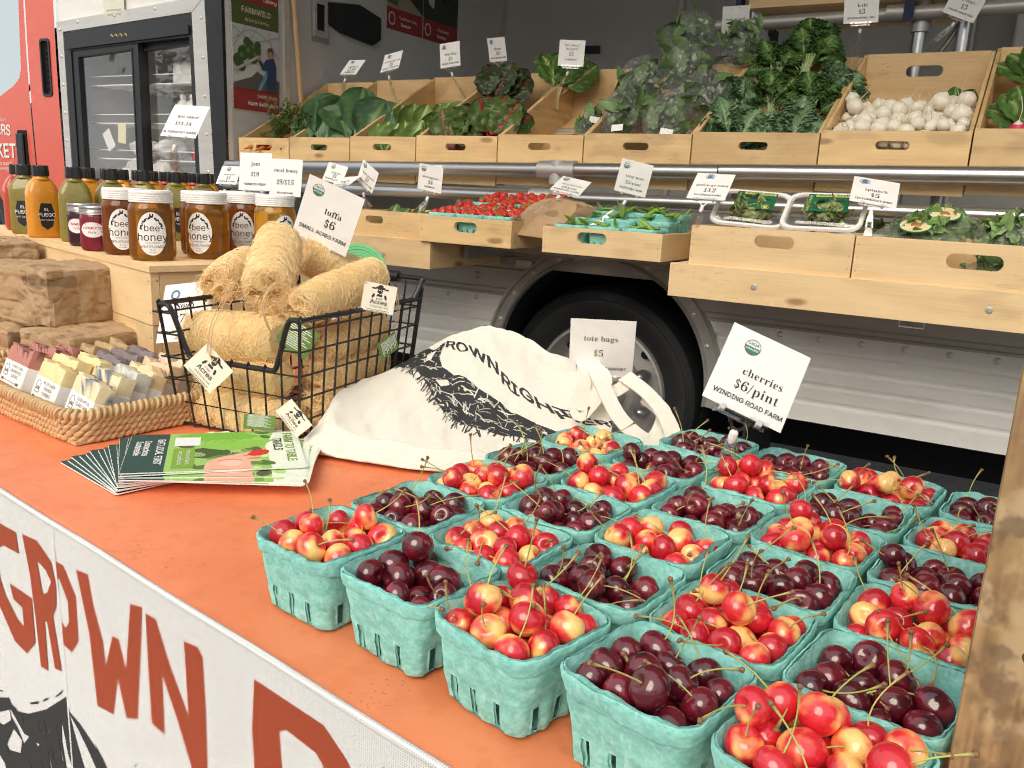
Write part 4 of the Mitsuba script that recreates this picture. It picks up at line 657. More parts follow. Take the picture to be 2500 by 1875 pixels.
DARK = {(1,2),(1,4),(2,1),(2,3),(2,5),(3,2),(3,4),(4,1),(4,3),(4,5),(5,2),(5,4),(6,2),(6,3),(6,5)}
ORD = ['first', 'second', 'third', 'fourth', 'fifth', 'sixth']
ROWN = ['front row', 'second row', 'third row', 'fourth row', 'fifth row', 'back row']

# cherries: a few bodies of each kind, dimpled at the stalk
def cherry_body(seed, dark):
    r = np.random.default_rng(seed); v, f = ball(1.0, 3); rho = np.hypot(v[:, 0], v[:, 1])
    v = v.copy(); dim = np.exp(-(rho / 0.30) ** 2) * (v[:, 2] > 0)
    v[:, 2] = v[:, 2] * np.where(v[:, 2] > 0, 0.93, 0.95) - 0.34 * dim; sh = 1.0 + 0.05 * v[:, 2]
    v[:, 0] *= sh * r.uniform(1.0, 1.09); v[:, 1] *= sh * r.uniform(0.93, 1.0)
    v *= (1 + 0.03 * (meshkit.fbm(v * 1.6 + seed * 5, 2, seed) - 0.5))[:, None]; v[:, 1] *= 1 - 0.05 * np.exp(-(v[:, 0] / 0.12) ** 2) * (v[:, 1] > 0)
    n1 = meshkit.fbm(v * 1.15 + seed * 3.1, 3, seed); n2 = meshkit.noise(v * 9 + seed, seed); n3 = meshkit.noise(v * 26, seed)
    if dark:
        t = np.clip((n1 - 0.3) * 2.2, 0, 1)[:, None]; tone = r.uniform(0, 1)
        a, b = np.array([0.040, 0.002, 0.007]), np.array([0.19, 0.007, 0.020]) * (0.5 + 0.8 * tone); c = a * (1 - t) + b * t
        c = c * (1 + 0.25 * (n2 - 0.5)[:, None])
    else:
        blush = r.uniform(0.75, 1.65); d = unit(r.normal(size=3)); lit = (v @ d) * 0.5 + 0.5
        t = np.clip((lit * 0.9 + (n1 - 0.5) * 1.5 - (1 - blush) * 0.78) * 1.9, 0, 1); t = (t * t * (3 - 2 * t))[:, None]
        ye, re, dr_ = np.array([0.90, 0.56, 0.19]), np.array([0.66, 0.020, 0.032]), np.array([0.40, 0.008, 0.020]); og = np.array([0.84, 0.22, 0.09])
        c = np.where(t < 0.5, ye * (1 - 2 * t) + og * 2 * t, og * (2 - 2 * t) + re * (2 * t - 1)); k = np.clip((t - 0.85) * 6, 0, 1) * r.uniform(0, 1); c = c * (1 - k) + dr_ * k
        c = c * (1 + 0.16 * (n2 - 0.5)[:, None]); sp = ((n3 > 0.86) & (n1 > 0.52))[:, None]; c = np.where(sp, c * 0.72, c)
    return (v, f), np.clip(c, 0, 1)
RC = 0.0127
NB = 10
BODY = {d: [cherry_body(20 + i + 50 * d, d) for i in range(NB)] for d in (True, False)}
BODYP = {d: [ply(xf(m, scl(RC)), 'cherry_dark' if d else 'cherry_blush', smooth=True, color=c) for m, c in BODY[d]] for d in (True, False)}
def stem_mesh(seed):
    r = np.random.default_rng(seed); L = r.uniform(0.032, 0.050); b = r.normal(0, 0.30, 2)
    t = np.linspace(0, 1, 9); p = np.stack([b[0] * L * t ** 2, b[1] * L * t ** 2, L * t], 1)
    rad = 0.00066 * (1 - 0.15 * np.sin(t * 3.1)); rad[0] *= 1.3; rad[-1] = 0.0014; rad[-2] = 0.0010
    v, f = tube(p, rad, 6); k = np.repeat(t, 6); k = np.r_[k, 0, 1]
    g, br, dk = np.array([0.42, 0.45, 0.12]) * r.uniform(0.8, 1.15), np.array([0.42, 0.34, 0.13]), np.array([0.16, 0.085, 0.04])
    w = np.clip((k - 0.55) / 0.4, 0, 1)[:, None]; c = g * (1 - w) + br * w; c[k > 0.93] = dk
    knob = xf(lump(0, 0, 0, 0.0022, 0.0018, 0.0019, seed, 1, 0.4), move(*p[-1])); c = np.vstack([c, np.tile(dk * 1.3, (len(knob[0]), 1))])
    return cat((v, f), knob), c
STEMS = [stem_mesh(300 + i) for i in range(12)]
STEMP = [ply(xf(m, move(0, 0, 0.55 * RC)), 'stem', smooth=True, color=c) for m, c in STEMS]
def heap(seed, n, half, rim, drop):
    """n balls settled in a tapering square box: positions (x, y, z)."""
    r = np.random.default_rng(seed); R = RC * r.uniform(0.90, 1.14, n); g = np.array([(i % 4, (i // 4) % 4) for i in range(n)]) - 1.5
    p = np.c_[g * 0.021 + r.normal(0, 0.004, (n, 2)), drop + 0.016 + 0.019 * (np.arange(n) // 16) + r.uniform(0, 0.006, n)]
    for it in range(300):
        p[:, 2] -= 0.0011 * (1 - it / 340)
        for _ in range(3):
            d = p[:, None] - p[None]; L = np.linalg.norm(d, axis=2) + np.eye(n); ov = np.clip((R[:, None] + R[None]) * 0.985 - L, 0, None) * (1 - np.eye(n))
            p += (d / L[..., None] * ov[..., None]).sum(1) * 0.40
            lim = 0.0415 + 0.0088 * np.clip(p[:, 2] / rim, 0, 1) - R; lim = np.where(p[:, 2] > rim + 0.4 * R, lim + 0.005, lim)
            p[:, 0] = np.clip(p[:, 0], -lim, lim); p[:, 1] = np.clip(p[:, 1], -lim, lim); e = np.abs(p[:, :2]) - (lim - 0.007)[:, None]; el = np.hypot(np.clip(e[:, 0], 0, 1), np.clip(e[:, 1], 0, 1)); k = (e.min(1) > 0) & (el > 0.007); p[k, :2] = np.sign(p[k, :2]) * ((lim[k] - 0.007)[:, None] + e[k] * (0.007 / el[k])[:, None]); p[:, 2] = np.maximum(p[:, 2], drop + R)
    return p, R
rest = {True: [], False: []}
KEEP = {1: 15, 2: 12, 3: 10, 4: 9, 5: 8, 6: 7}
FILL = {(1,2): 23, (1,4): 26, (1,5): 30, (3,5): 30, (1,3): 28, (2,4): 30, (4,4): 31, (3,1): 29, (5,3): 29, (6,4): 30, (3,3): 25, (5,1): 23}
for r_, c_, u, v, a in BK:
    dark = (r_, c_) in DARK; kind = 'dark red' if dark else 'yellow and red'
    where = f'{ORD[c_ - 1 - (r_ == 6)]} from left in the {ROWN[r_ - 1]}'; place = f'{ORD[c_ - 1 - (r_ == 6)]} pint basket of the {ROWN[r_ - 1]}'
    b = thing('pint_basket', f'teal pint basket of {kind} cherries, {where}', 'basket', 'pint baskets of cherries')
    k = (r_ * 3 + c_ * 7) % 8; M = TM @ move(u, v, 0) @ rotz(a) @ rotz(math.pi / 2 * ((r_ + c_) % 4))
    put('wall', PINT[k][0], parent=b, to=M); put('rim', PINT[k][1], parent=b, to=M)
    n = FILL.get((r_, c_), 25 if dark else 27); p, R = heap(r_ * 10 + c_, n, 0.0485, 0.075, 0.030 if dark else 0.033)
    q = np.random.default_rng(900 + r_ * 10 + c_); M0 = TM @ move(u, v, 0) @ rotz(a)
    order = np.argsort(-p[:, 2]); keep = set(order[:KEEP[r_]].tolist())
    for i in range(n):
        up = unit(np.r_[q.normal(0, 0.75, 2), q.uniform(-0.1, 1.0)]); x = unit(np.cross(up, [0.3, 1, 0.2])); s = R[i] / RC
        Mi = M0 @ frame(p[i], x, z=up) @ rotz(q.uniform(0, 6.28)) @ scl(s); bi, si = int(q.integers(NB)), int(q.integers(len(STEMP)))
        stalk = q.random() < 0.8
        if i in keep:
            ck = thing('dark_cherry' if dark else 'blush_cherry', f'{"glossy dark red" if dark else "yellow and red blush"} cherry in the {place}', 'cherry', f'{kind} cherries in the {place}')
            put('fruit', BODYP[dark][bi], parent=ck, to=Mi)
            tip = p[i] + up * 0.045
            if (stalk or p[i, 2] > 0.07) and (np.abs(tip[:2]).max() < 0.047 or tip[2] > 0.084): put('stem', STEMP[si], parent=ck, to=Mi)
        else: rest[dark].append((xf(xf(BODY[dark][bi][0], scl(RC)), Mi), BODY[dark][bi][1]))
for dark, items in rest.items():
    key = put('cherries', cat(*[m for m, c in items]), 'cherry_dark' if dark else 'cherry_blush', smooth=True, color=np.vstack([c for m, c in items]))
    labels[key] = {'label': f'{"dark red" if dark else "yellow and red"} cherries lying deeper in the pint baskets', 'category': 'cherries', 'kind': 'stuff'}
# ---------------------------------------------------------------- banner along the table's front edge
banner = thing('mesh_banner', 'white mesh banner with red hand-cut letters hanging on the table front', 'banner')
BM = frame(TO - 0.047 * EV + [0, 0, TZ], EU, (0, 0, 1))          # x = u, y = height above the table top, z = towards the viewer
def sheet_uv(poly, z0, t, mat_, name, lab=None, parent=banner):
    e = extrude(poly, t, z0); return put(name, xf(e, BM), mat_, parent, smooth=False, uv=e[0][:, :2], label=lab)
sheet_uv(sbox(-1.6, -0.52, -0.3215, 0.001), 0.0, 0.0008, 'banner_white', 'cloth'); sheet_uv(sbox(-0.3205, -0.52, 0.72, 0.001), 0.0006, 0.0008, 'banner_white', 'cloth')
hem = tube([(u, 0.0005 + 0.0006 * math.sin(u * 21), 0.0012) for u in np.linspace(-1.6, 0.72, 120)], 0.0034, 8); put('hem', xf(hem, BM), 'banner_white', banner, smooth=True, uv=hem[0][:, :2])
put('seam', xf(tube([(-0.325, 0.0, 0.0012), (-0.324, -0.046, 0.002), (-0.320, -0.114, 0.0022), (-0.319, -0.184, 0.002), (-0.321, -0.5, 0.0018)], 0.0011, 6), BM), 'card', banner)
LET = {
    'G': [[[-519, -50], [-488, -47], [-435, -44], [-431, -71], [-479, -75], [-501, -87], [-509, -97], [-501, -108], [-500, -130], [-487, -148], [-454, -170], [-434, -174], [-434, -146], [-461, -144], [-468, -125], [-403, -122], [-403, -183], [-433, -210], [-469, -207], [-514, -169], [-538, -134]]],
    'R': [[[-414, -40], [-373, -36], [-337, -51], [-328, -79], [-332, -108], [-344, -123], [-331, -192], [-349, -196], [-358, -152], [-361, -138], [-369, -139], [-371, -208], [-391, -211], [-395, -145], [-401, -89]], [[-378, -62], [-353, -67], [-340, -78], [-354, -97], [-368, -104]]],
    'O': [[[-325, -46], [-303, -45], [-276, -74], [-278, -131], [-298, -153], [-320, -151], [-321, -121], [-310, -127], [-299, -114], [-298, -88], [-317, -65], [-326, -72]]],
    'W': [[[-270, -39], [-242, -35], [-234, -68], [-216, -106], [-213, -135], [-192, -90], [-179, -89], [-166, -120], [-148, -36], [-124, -31], [-129, -67], [-147, -170], [-171, -180], [-186, -138], [-202, -190], [-240, -197], [-248, -109]]],
    'N': [[[-117, -35], [-97, -34], [-74, -75], [-42, -118], [-45, -37], [-21, -34], [-13, -41], [-11, -92], [-12, -192], [-30, -192], [-65, -129], [-90, -91], [-91, -161], [-116, -160], [-117, -93]]],
    'R_': [[[70, -28], [107, -28], [165, -28], [193, -45], [208, -61], [204, -95], [178, -118], [205, -190], [180, -190], [150, -125], [105, -122], [102, -190], [72, -190], [65, -79]], [[105, -63], [115, -56], [155, -58], [165, -66], [160, -91], [109, -104]]],
    'I': [[[235, -30], [262, -31], [258, -190], [231, -188]]]}
for k, rings in LET.items():
    p = Polygon(np.array(rings[0]) / 1000.0, [np.array(r) / 1000.0 for r in rings[1:]]).buffer(0)
    sheet_uv(p, 0.0016, 0.0004, 'banner_red', 'letter')
MT = {'main': [[-598, -347], [-548, -326], [-510, -309], [-504, -316], [-478, -316], [-446, -304], [-387, -270], [-322, -222], [-317, -241], [-289, -245], [-258, -256], [-222, -275], [-202, -289], [-150, -330], [-60, -420], [0, -500], [-639, -500]], 'w': [[[-510, -324], [-496, -330], [-466, -344], [-450, -340], [-471, -362], [-489, -346], [-508, -338]], [[-554, -352], [-511, -328], [-509, -343], [-540, -366], [-558, -370]], [[-503, -353], [-476, -359], [-486, -384], [-526, -399], [-535, -394]], [[-344, -264], [-339, -274], [-331, -305], [-321, -322], [-340, -332], [-347, -295]], [[-318, -244], [-298, -254], [-276, -269], [-248, -293], [-282, -311], [-302, -277]], [[-570, -427], [-549, -431], [-541, -448], [-580, -474]], [[-416, -299], [-412, -309], [-415, -313]], [[-408, -307], [-403, -314], [-407, -318]], [[-391, -292], [-381, -301], [-385, -304]], [[-433, -340], [-417, -335], [-424, -343]]],
      'd': [[[-437, -283], [-408, -268], [-411, -273], [-435, -285]], [[-396, -262], [-385, -253], [-375, -249], [-390, -260]], [[-355, -237], [-331, -217], [-336, -224], [-351, -236]], [[-254, -254], [-236, -264], [-226, -273], [-238, -275]], [[-160, -235], [-153, -227], [-157, -234]], [[-543, -312], [-531, -307], [-534, -311]]]}
q = np.random.default_rng(5); mp = Polygon(np.array(MT['main']) / 1000.0).buffer(0)
cuts = [Polygon(np.array(w) / 1000.0).buffer(0) for w in MT['w']]
for i in range(90):
    x, y = q.uniform(-0.60, -0.05), q.uniform(-0.48, -0.27); L = q.uniform(0.006, 0.03); s = q.uniform(0.5, 2.2); cuts.append(Polygon([(x, y), (x + L * 0.4, y - L * s), (x + L * 0.4 + 0.0025, y - L * s * 0.9)]).buffer(0.0003))
mp = mp.difference(unary_union(cuts)).union(unary_union([Polygon(np.array(w) / 1000.0).buffer(0) for w in MT['d']]))
sheet_uv(mp, 0.0016, 0.0004, 'banner_black', 'mountain_print', 'black woodcut print of a mountain')

# ---------------------------------------------------------------- weathered crate end standing at the right end of the table
pc = thing('weathered_crate', 'weathered brown crate board with dark nails standing at the right end of the table', 'crate')
PM = frame(tb(0.5815, 0.10, 0.001), unit(EU * 0.985 + EV * 0.17), z=(0, 0, 1))   # x right, y away, z up
board(sbox(0, 0, 0.105, 0.62), 0.019, PM @ frame((0, 0.019, 0), (1, 0, 0), z=(0, -1, 0)), 'board', pc, 'old_wood', along='y')
board(sbox(0, 0, 0.30, 0.62), 0.018, PM @ frame((0.107, 0.02, 0), (0.55, 0.835, 0), (0, 0, 1)), 'board', pc, 'old_wood', along='y')
board(sbox(0.0, 0, 0.20, 0.62), 0.018, PM @ frame((0.108, 0.018, 0), (1, 0, 0), z=(0, -1, 0)), 'board', pc, 'old_wood', along='y')
nl = ply(lathe([(0, 0.0008), (0.0032, 0.0006), (0.0045, 0.0002), (0.0046, -0.001)], 18), mat('rust', lambda p, n, uv: mix((0.05, 0.03, 0.02), (0.13, 0.08, 0.05), noise(p.x * 900, p.y * 900, p.z * 900)), 0.7, metallic=0.3) or 'rust')
for x, z in ((0.030, 0.150), (0.018, 0.052), (0.055, 0.245), (0.032, 0.300), (0.075, 0.35)): put('nail', nl, parent=pc, to=PM @ frame((x, -0.0002, z), (1, 0, 0), z=(0, -1, 0)))

# ---------------------------------------------------------------- wooden box that carries the jars (two crates, one on the other)
RZ = 0.229
RXv = unit(tb(-1.918, 0.505) - tb(-0.884, 0.38)); RYv = np.cross(RXv, (0, 0, 1)) * 1.0
RYv = np.cross((0, 0, 1), -RXv); RM = frame(tb(-0.884, 0.38), -RXv, RYv)       # x to the right (front edge at x < 0), y away, z up; origin at the front right bottom corner
def rbox(name, lab, z0, h):
    c = thing(name, lab, 'crate'); d = 0.36; L = 1.25; t = 0.016
    board(sbox(0, 0, L, h), t, RM @ frame((-L, t, z0), (1, 0, 0), z=(0, -1, 0)), 'front_board', c, 'pale_wood')
    board(sbox(0, 0, d - t - 0.001, h), t, RM @ frame((-t, t + 0.001, z0), (0, 1, 0), (0, 0, 1)), 'end_board', c, 'pale_wood')
    board(sbox(0, 0, 0.40, h), t, RM @ frame((-0.42, d, z0), (1, 0, 0), z=(0, -1, 0)), 'back_board', c, 'pale_wood')
    board(sbox(0, 0, 0.82, h), t, RM @ frame((-L, 0.54, z0), (1, 0, 0), z=(0, -1, 0)), 'back_board', c, 'pale_wood')
    return c
lo = rbox('wooden_box', 'pale wooden box on the table under the jar box, behind the soap tray', 0.002, 0.111)
hi = rbox('wooden_box', 'pale wooden box carrying the honey jars and sauce bottles', 0.115, RZ - 0.115 - 0.012)
for i in range(5):
    for x0, x1 in (((-1.256, 0.006),) if i < 3 else ((-1.256, -0.424),)): board(sbox(0, 0, x1 - x0, 0.1195 if i < 3 else 0.088), 0.012, RM @ frame((x0, -0.004 + (0.1205 * i if i < 3 else 0.3615 + 0.089 * (i - 3)), RZ - 0.012), (1, 0, 0), (0, 1, 0)), 'top_board', hi, 'pale_wood')
for z in (0.03, 0.09, 0.14, 0.20):
    put('nail', nails, parent=hi if z > 0.115 else lo, to=RM @ frame((-0.008, 0.0, z), (1, 0, 0), z=(0, -1, 0)) @ scl(1.2)); put('nail', nails, parent=hi if z > 0.115 else lo, to=RM @ frame((0.0, 0.012, z), (0, 1, 0), z=(1, 0, 0)) @ scl(1.2))
def rt(u, v): return tb(u, v, RZ)

# ---------------------------------------------------------------- honey and jam
def around(m, r, z0=0.0):
    """xy print (x across, y up, z proud) bent round a cylinder of radius r; its middle faces -y."""
    a = m[0][:, 0] / r; R = r + m[0][:, 2]; return np.stack([R * np.sin(a), -R * np.cos(a), m[0][:, 1] + z0], 1), m[1]
def fine(poly, t, step=0.004):
    x0, y0, x1, y1 = poly.bounds; e = np.arange(x0, x1 + step, step)
    return cat(*[extrude(p, t) for p in [poly.intersection(sbox(e[i], y0 - 1, e[i + 1], y1 + 1)) for i in range(len(e) - 1)] if p.area > 1e-9])
hr = 0.044
jar_body = lathe([(0, 0.0), (0.036, 0.0), (0.041, 0.003), (hr, 0.010), (hr, 0.098), (0.0425, 0.105), (0.0385, 0.112), (0.0375, 0.114), (0.0375, 0.122), (0, 0.122)], 48)
lid_p = [(0.0402, 0.1135), (0.0412, 0.1145)]
for i in range(4): lid_p += [(0.0402, 0.1165 + 0.0042 * i), (0.0413, 0.1185 + 0.0042 * i)]
jar_lid = lathe(lid_p + [(0.0408, 0.1345), (0.039, 0.1372), (0.036, 0.1376), (0.035, 0.1366), (0, 0.1366)], 48)
JB = {k: ply(jar_body, k, smooth=40) for k in ('honey', 'honey_light', 'honey_dark')}; JL = ply(jar_lid, 'white_plastic', smooth=40)
lab_p = oval(0, 0.054, 0.0275, 0.042, 40); LAB = ply(around(fine(lab_p, 0.0004), hr + 0.0003), 'card', smooth=False)
lt = [line_mesh('bee', 'sans', 0.0125, 0, 0.064, 0.0007), line_mesh('honey', 'sans', 0.0145, 0.001, 0.046, 0.0008), line_mesh('WILDFLOWER', 'sans', 0.0048, 0, 0.0285, 0.0008), line_mesh('raw & unfiltered', 'sans', 0.0026, 0, 0.0365, 0.0008), line_mesh('16 oz', 'sans', 0.003, 0, 0.0225, 0.0008), line_mesh('local honey', 'sans', 0.002, 0, 0.0175, 0.0008)]
for i, a in enumerate(np.linspace(0.25, 2.9, 15)):
    r_ = 0.0045 if i % 3 else 0.0028; x, y = 0.0205 * math.cos(a), 0.058 + 0.027 * math.sin(a)
    if 5 < i < 8: continue
    lt.append(extrude(affinity.rotate(oval(x, y, r_ * 0.45, r_ * 0.75, 10), math.degrees(a) + 40 * (-1) ** i), 0.0007))
lt += [extrude(affinity.rotate(oval(0, 0.0875, 0.0022, 0.0036, 12), 70), 0.0007), extrude(oval(0.003, 0.0905, 0.0014, 0.003, 10), 0.0007), extrude(oval(-0.002, 0.0905, 0.0014, 0.003, 10), 0.0007)]
LTX = ply(around(cat(*lt), hr + 0.0003), 'ink', smooth=False)
def honey(u, v, turn, m_, lab):
    j = thing('honey_jar', lab, 'jar', 'honey jars on the wooden box'); p = rt(u, v); yaw = math.atan2(-p[0], p[1])      # -y of the jar towards the camera
    M = move(*p) @ rotz(-(-yaw)) @ rotz(turn)
    put('glass', JB[m_], parent=j, to=M); put('lid', JL, parent=j, to=M); L = put('label', LAB, parent=j, to=M); put('print', LTX, parent=L, to=M)
honey(-0.993, 0.446, -0.02, 'honey', 'honey jar with a white lid, front corner of the wooden box')
honey(-1.128, 0.458, -0.12, 'honey_dark', 'dark honey jar between the front jar and the red jam')
honey(-0.992, 0.568, -0.42, 'honey', 'honey jar second back along the right edge of the box')
honey(-1.085, 0.610, 0.35, 'honey_dark', 'dark honey jar half hidden between two front honey jars')
honey(-1.069, 0.715, -0.25, 'honey_dark', 'brown honey jar under the jam price card')
honey(-0.925, 0.690, 0.5, 'honey_light', 'light golden honey jar behind the luffas')
honey(-1.20, 0.775, 0.3, 'honey_dark', 'dark honey jar behind the others at the middle of the box')
jr = 0.036
jam_b = lathe([(0, 0), (0.030, 0), (0.034, 0.003), (jr, 0.01), (jr, 0.068), (0.034, 0.076), (0.0335, 0.078), (0.0335, 0.086), (0, 0.086)], 40)
jam_l = lathe([(0.0352, 0.0775), (0.036, 0.078)] + sum([[(0.0350, 0.0795 + 0.0028 * i), (0.0358, 0.081 + 0.0028 * i)] for i in range(4)], []) + [(0.0362, 0.0925), (0.035, 0.0955), (0.032, 0.096), (0.031, 0.0952), (0, 0.0952)], 40)
jl = unary_union([oval(0, 0.046, 0.026, 0.0165, 40)]); jlab = ply(around(fine(jl, 0.0004), jr + 0.0003), 'card', smooth=False)
jtx = ply(around(cat(fine(jl.difference(jl.buffer(-0.0008)).intersection(jl.buffer(-0.0002)), 0.0006), line_mesh('FARMETTE', 'bold', 0.0052, 0, 0.049, 0.0008), line_mesh('Fresh', 'serif', 0.0058, 0, 0.0405, 0.0008), extrude(sbox(-0.014, 0.0545, 0.012, 0.0585), 0.0007), extrude(oval(0.019, 0.0425, 0.0018, 0.002, 10), 0.0007)), jr + 0.0003), 'red_card', smooth=False)
for u, v, t, m_, lab in ((-1.224, 0.447, -0.35, 'jam_red', 'bright red jam jar with a silver lid, in front of the dark jam'), (-1.352, 0.478, -0.5, 'jam_dark', 'dark purple jam jar with a silver lid beside the olive sauce bottle')):
    j = thing('jam_jar', lab, 'jar'); p = rt(u, v); M = move(*p) @ rotz(math.atan2(-p[0], p[1]) + t)
    put('glass', ply(jam_b, m_, smooth=40), parent=j, to=M); put('lid', ply(jam_l, 'steel_pipe', smooth=40), parent=j, to=M); L = put('label', jlab, parent=j, to=M); put('print', jtx, parent=L, to=M)
# hot sauce bottles: flat flasks with black caps
def flask(rx, ry, zs):
    a = np.arange(36) * 2 * math.pi / 36; R = []
    for w, z in zs:
        k = 0.55 if w > 0.5 else 1.0; c, s = np.cos(a), np.sin(a); R.append(np.stack([rx * w * np.sign(c) * np.abs(c) ** k, (ry if w > 0.5 else rx) * w * np.sign(s) * np.abs(s) ** k, z + 0 * a], 1))
    R = np.array(R); R = np.concatenate([R, R[:, :1]], 1); v, f = gridmesh(R); return v, f[:, ::-1]
fl = flask(0.037, 0.027, [(0.01, 0), (0.9, 0.0), (0.98, 0.004), (1, 0.01), (1, 0.098), (0.97, 0.112), (0.86, 0.126), (0.66, 0.138), (0.52, 0.144)]); nk = lathe([(0.021, 0.142), (0.0165, 0.147), (0.0155, 0.156), (0, 0.156)], 24)
cp = lathe([(0.0185, 0.150), (0.019, 0.1505), (0.0185, 0.172), (0.0175, 0.1755), (0.0165, 0.176), (0, 0.176)], 28)
lb = ply(xf(extrude(unary_union([Polygon([(-0.012, 0.085), (0.012, 0.085), (0.018, 0.06), (0.013, 0.03), (0.0, 0.02), (-0.013, 0.03), (-0.018, 0.06)])]), 0.0005), frame((0, -0.0268, 0), (1, 0, 0), (0, 0, 1))), 'black_plastic', smooth=False)
lx = ply(xf(cat(line_mesh('EL', 'bold', 0.007, 0, 0.069, 0.0008), line_mesh('FUEGO', 'bold', 0.0085, 0, 0.056, 0.0008), line_mesh('HOT SAUCE', 'sans', 0.0042, 0, 0.044, 0.0008)), frame((0, -0.0268, 0), (1, 0, 0), (0, 0, 1))), 'white_plastic', smooth=False)
FB = {k: ply(cat(fl, nk), k, smooth=40) for k in ('sauce_olive', 'sauce_amber', 'sauce_red')}; CP = ply(cp, 'cap_plastic', smooth=40)
col = {'sauce_olive': 'olive green', 'sauce_amber': 'orange', 'sauce_red': 'red'}
def sauce(u, v, k, lab, i):
    b = thing('sauce_bottle', lab, 'bottle', f'{col[k]} sauce bottles in a row'); p = rt(u, v); M = move(*p) @ rotz(math.atan2(-p[0], p[1]) + 0.35 * math.sin(i * 2.3))
    put('bottle', FB[k], parent=b, to=M); put('cap', CP, parent=b, to=M); L = put('label', lb, parent=b, to=M); put('print', lx, parent=L, to=M)
sauce(-1.615, 0.497, 'sauce_amber', 'orange sauce bottle in front at the left end of the box', 1); sauce(-1.745, 0.510, 'sauce_olive', 'olive green sauce bottle left of the front orange bottle', 2); sauce(-1.90, 0.553, 'sauce_red', 'red sauce bottle at the far left end of the box', 3)
for i in range(5): sauce(-1.472 + 0.004 * (i % 2), 0.513 + 0.085 * i, 'sauce_olive', f'olive green sauce bottle, {ORD[i]} in the row behind the jars', i)
for i in range(1, 6): sauce(-1.585 - 0.006 * (i % 2), 0.515 + 0.085 * i, 'sauce_amber', f'orange sauce bottle, {ORD[i - 1]} in the middle row of bottles', i)
for i in range(1, 6): sauce(-1.705 + 0.008 * (i % 2), 0.535 + 0.085 * i, 'sauce_red', f'red sauce bottle, {ORD[i - 1]} in the back row of bottles', i)

# ---------------------------------------------------------------- brown paper bags lying in two layers
def crumple(sx, sy, sz, seed, amp=0.007, sub=10):
    """A stuffed paper bag: a rounded block whose faces break into flat creased facets."""
    t = trimesh.creation.box((1, 1, 1))
    for _ in range(4): t = t.subdivide()
    v = np.array(t.vertices); f = np.array(t.faces); q = np.random.default_rng(seed)
    r = (np.abs(v * 2) ** 22).sum(1) ** (1 / 22); v = v / r[:, None]; n = unit_rows(v); p = v * [sx, sy, sz]
    p[:, 2] *= 1 + 0.10 * np.cos(np.clip(p[:, 0] / sx, -0.5, 0.5) * math.pi) * (p[:, 2] > 0)
    c = q.uniform(-0.6, 0.6, (34, 3)) * [sx, sy, sz]; g = unit_rows(q.normal(size=(34, 3)))
    d = np.linalg.norm(p[:, None] - c[None], axis=2) + q.uniform(0, 0.03, 34); k = np.argsort(d, axis=1); d1, d2 = np.take_along_axis(d, k[:, :1], 1)[:, 0], np.take_along_axis(d, k[:, 1:2], 1)[:, 0]
    plane = ((p - c[k[:, 0]]) * g[k[:, 0]]).sum(1); crease = np.exp(-((d2 - d1) / 0.007) ** 2)
    p = p + n * (0.08 * np.clip(plane, -0.03, 0.03) - 0.0048 * crease + 0.009 * (meshkit.fbm(v * 1.5 + seed * 9, 2, seed) - 0.5) + 0.0022 * (meshkit.fbm(v * 9 + seed, 2, seed) - 0.5))[:, None]
    return p, f
def unit_rows(v): return v / (np.linalg.norm(v, axis=1, keepdims=True) + 1e-12)
stamp = [extrude(sbox(-0.022, -0.020, 0.022, 0.020).difference(sbox(-0.0205, -0.0185, 0.0205, 0.0185)), 0.0005)] + [extrude(sbox(-0.016, y, 0.016 - 0.006 * (i % 2), y + 0.0028), 0.0005) for i, y in enumerate(np.linspace(-0.014, 0.012, 6))]
STAMP = cat(*stamp)
def paper_bag(u, v, z, s, yaw, seed, lab, stamp_on=True):
    b = thing('paper_bag', lab, 'bag'); M = TM @ move(u, v, z + s[2] / 2) @ rotz(yaw)
    m = crumple(*s, seed); put('bag', xf(m, M), 'kraft', b, smooth=20)
    fold = np.array([[(x, s[1] * 0.5 * 0.9 - y, s[2] / 2 * (0.86 - 0.25 * (y / 0.09) ** 2) + 0.004 + 0.003 * math.sin(x * 90 + seed)) for x in np.linspace(-s[0] * 0.42, s[0] * 0.42, 12)] for y in np.linspace(0, 0.09, 8)])
    put('folded_flap', xf(gridmesh(fold), M), 'kraft', b, smooth=True)
    if stamp_on:
        front = m[0][:, 1] < -s[1] * 0.43; y0 = np.percentile(m[0][front][:, 1], 8) - 0.0012
        put('stamp', xf(xf(STAMP, frame((s[0] * 0.12, y0, -0.002), (1, 0, 0), z=(0, -1, 0))), M), mat('stamp_ink', (0.10, 0.065, 0.04), 0.8) or 'stamp_ink', b, smooth=False)
    return b
paper_bag(-1.03, 0.322, 0.0, (0.155, 0.19, 0.095), 0.20, 1, 'creased brown paper bag lying beside the wooden box, lower layer')
paper_bag(-1.22, 0.290, 0.0, (0.165, 0.19, 0.088), 0.16, 2, 'brown paper bag with a stamped box behind the pink soaps')
paper_bag(-1.42, 0.32, 0.0, (0.17, 0.19, 0.09), 0.1, 5, 'brown paper bag at the left edge, lower layer')
paper_bag(-1.165, 0.345, 0.092, (0.165, 0.20, 0.115), 0.22, 3, 'plump brown paper bag lying on top of the lower bags', False)
paper_bag(-1.335, 0.31, 0.090, (0.15, 0.20, 0.105), 0.12, 4, 'brown paper bag on top at the left edge of the picture', False)
paper_bag(-1.62, 0.40, 0.12, (0.20, 0.12, 0.105), -0.2, 6, 'pale brown paper bag behind the stack, against the wooden box', False)

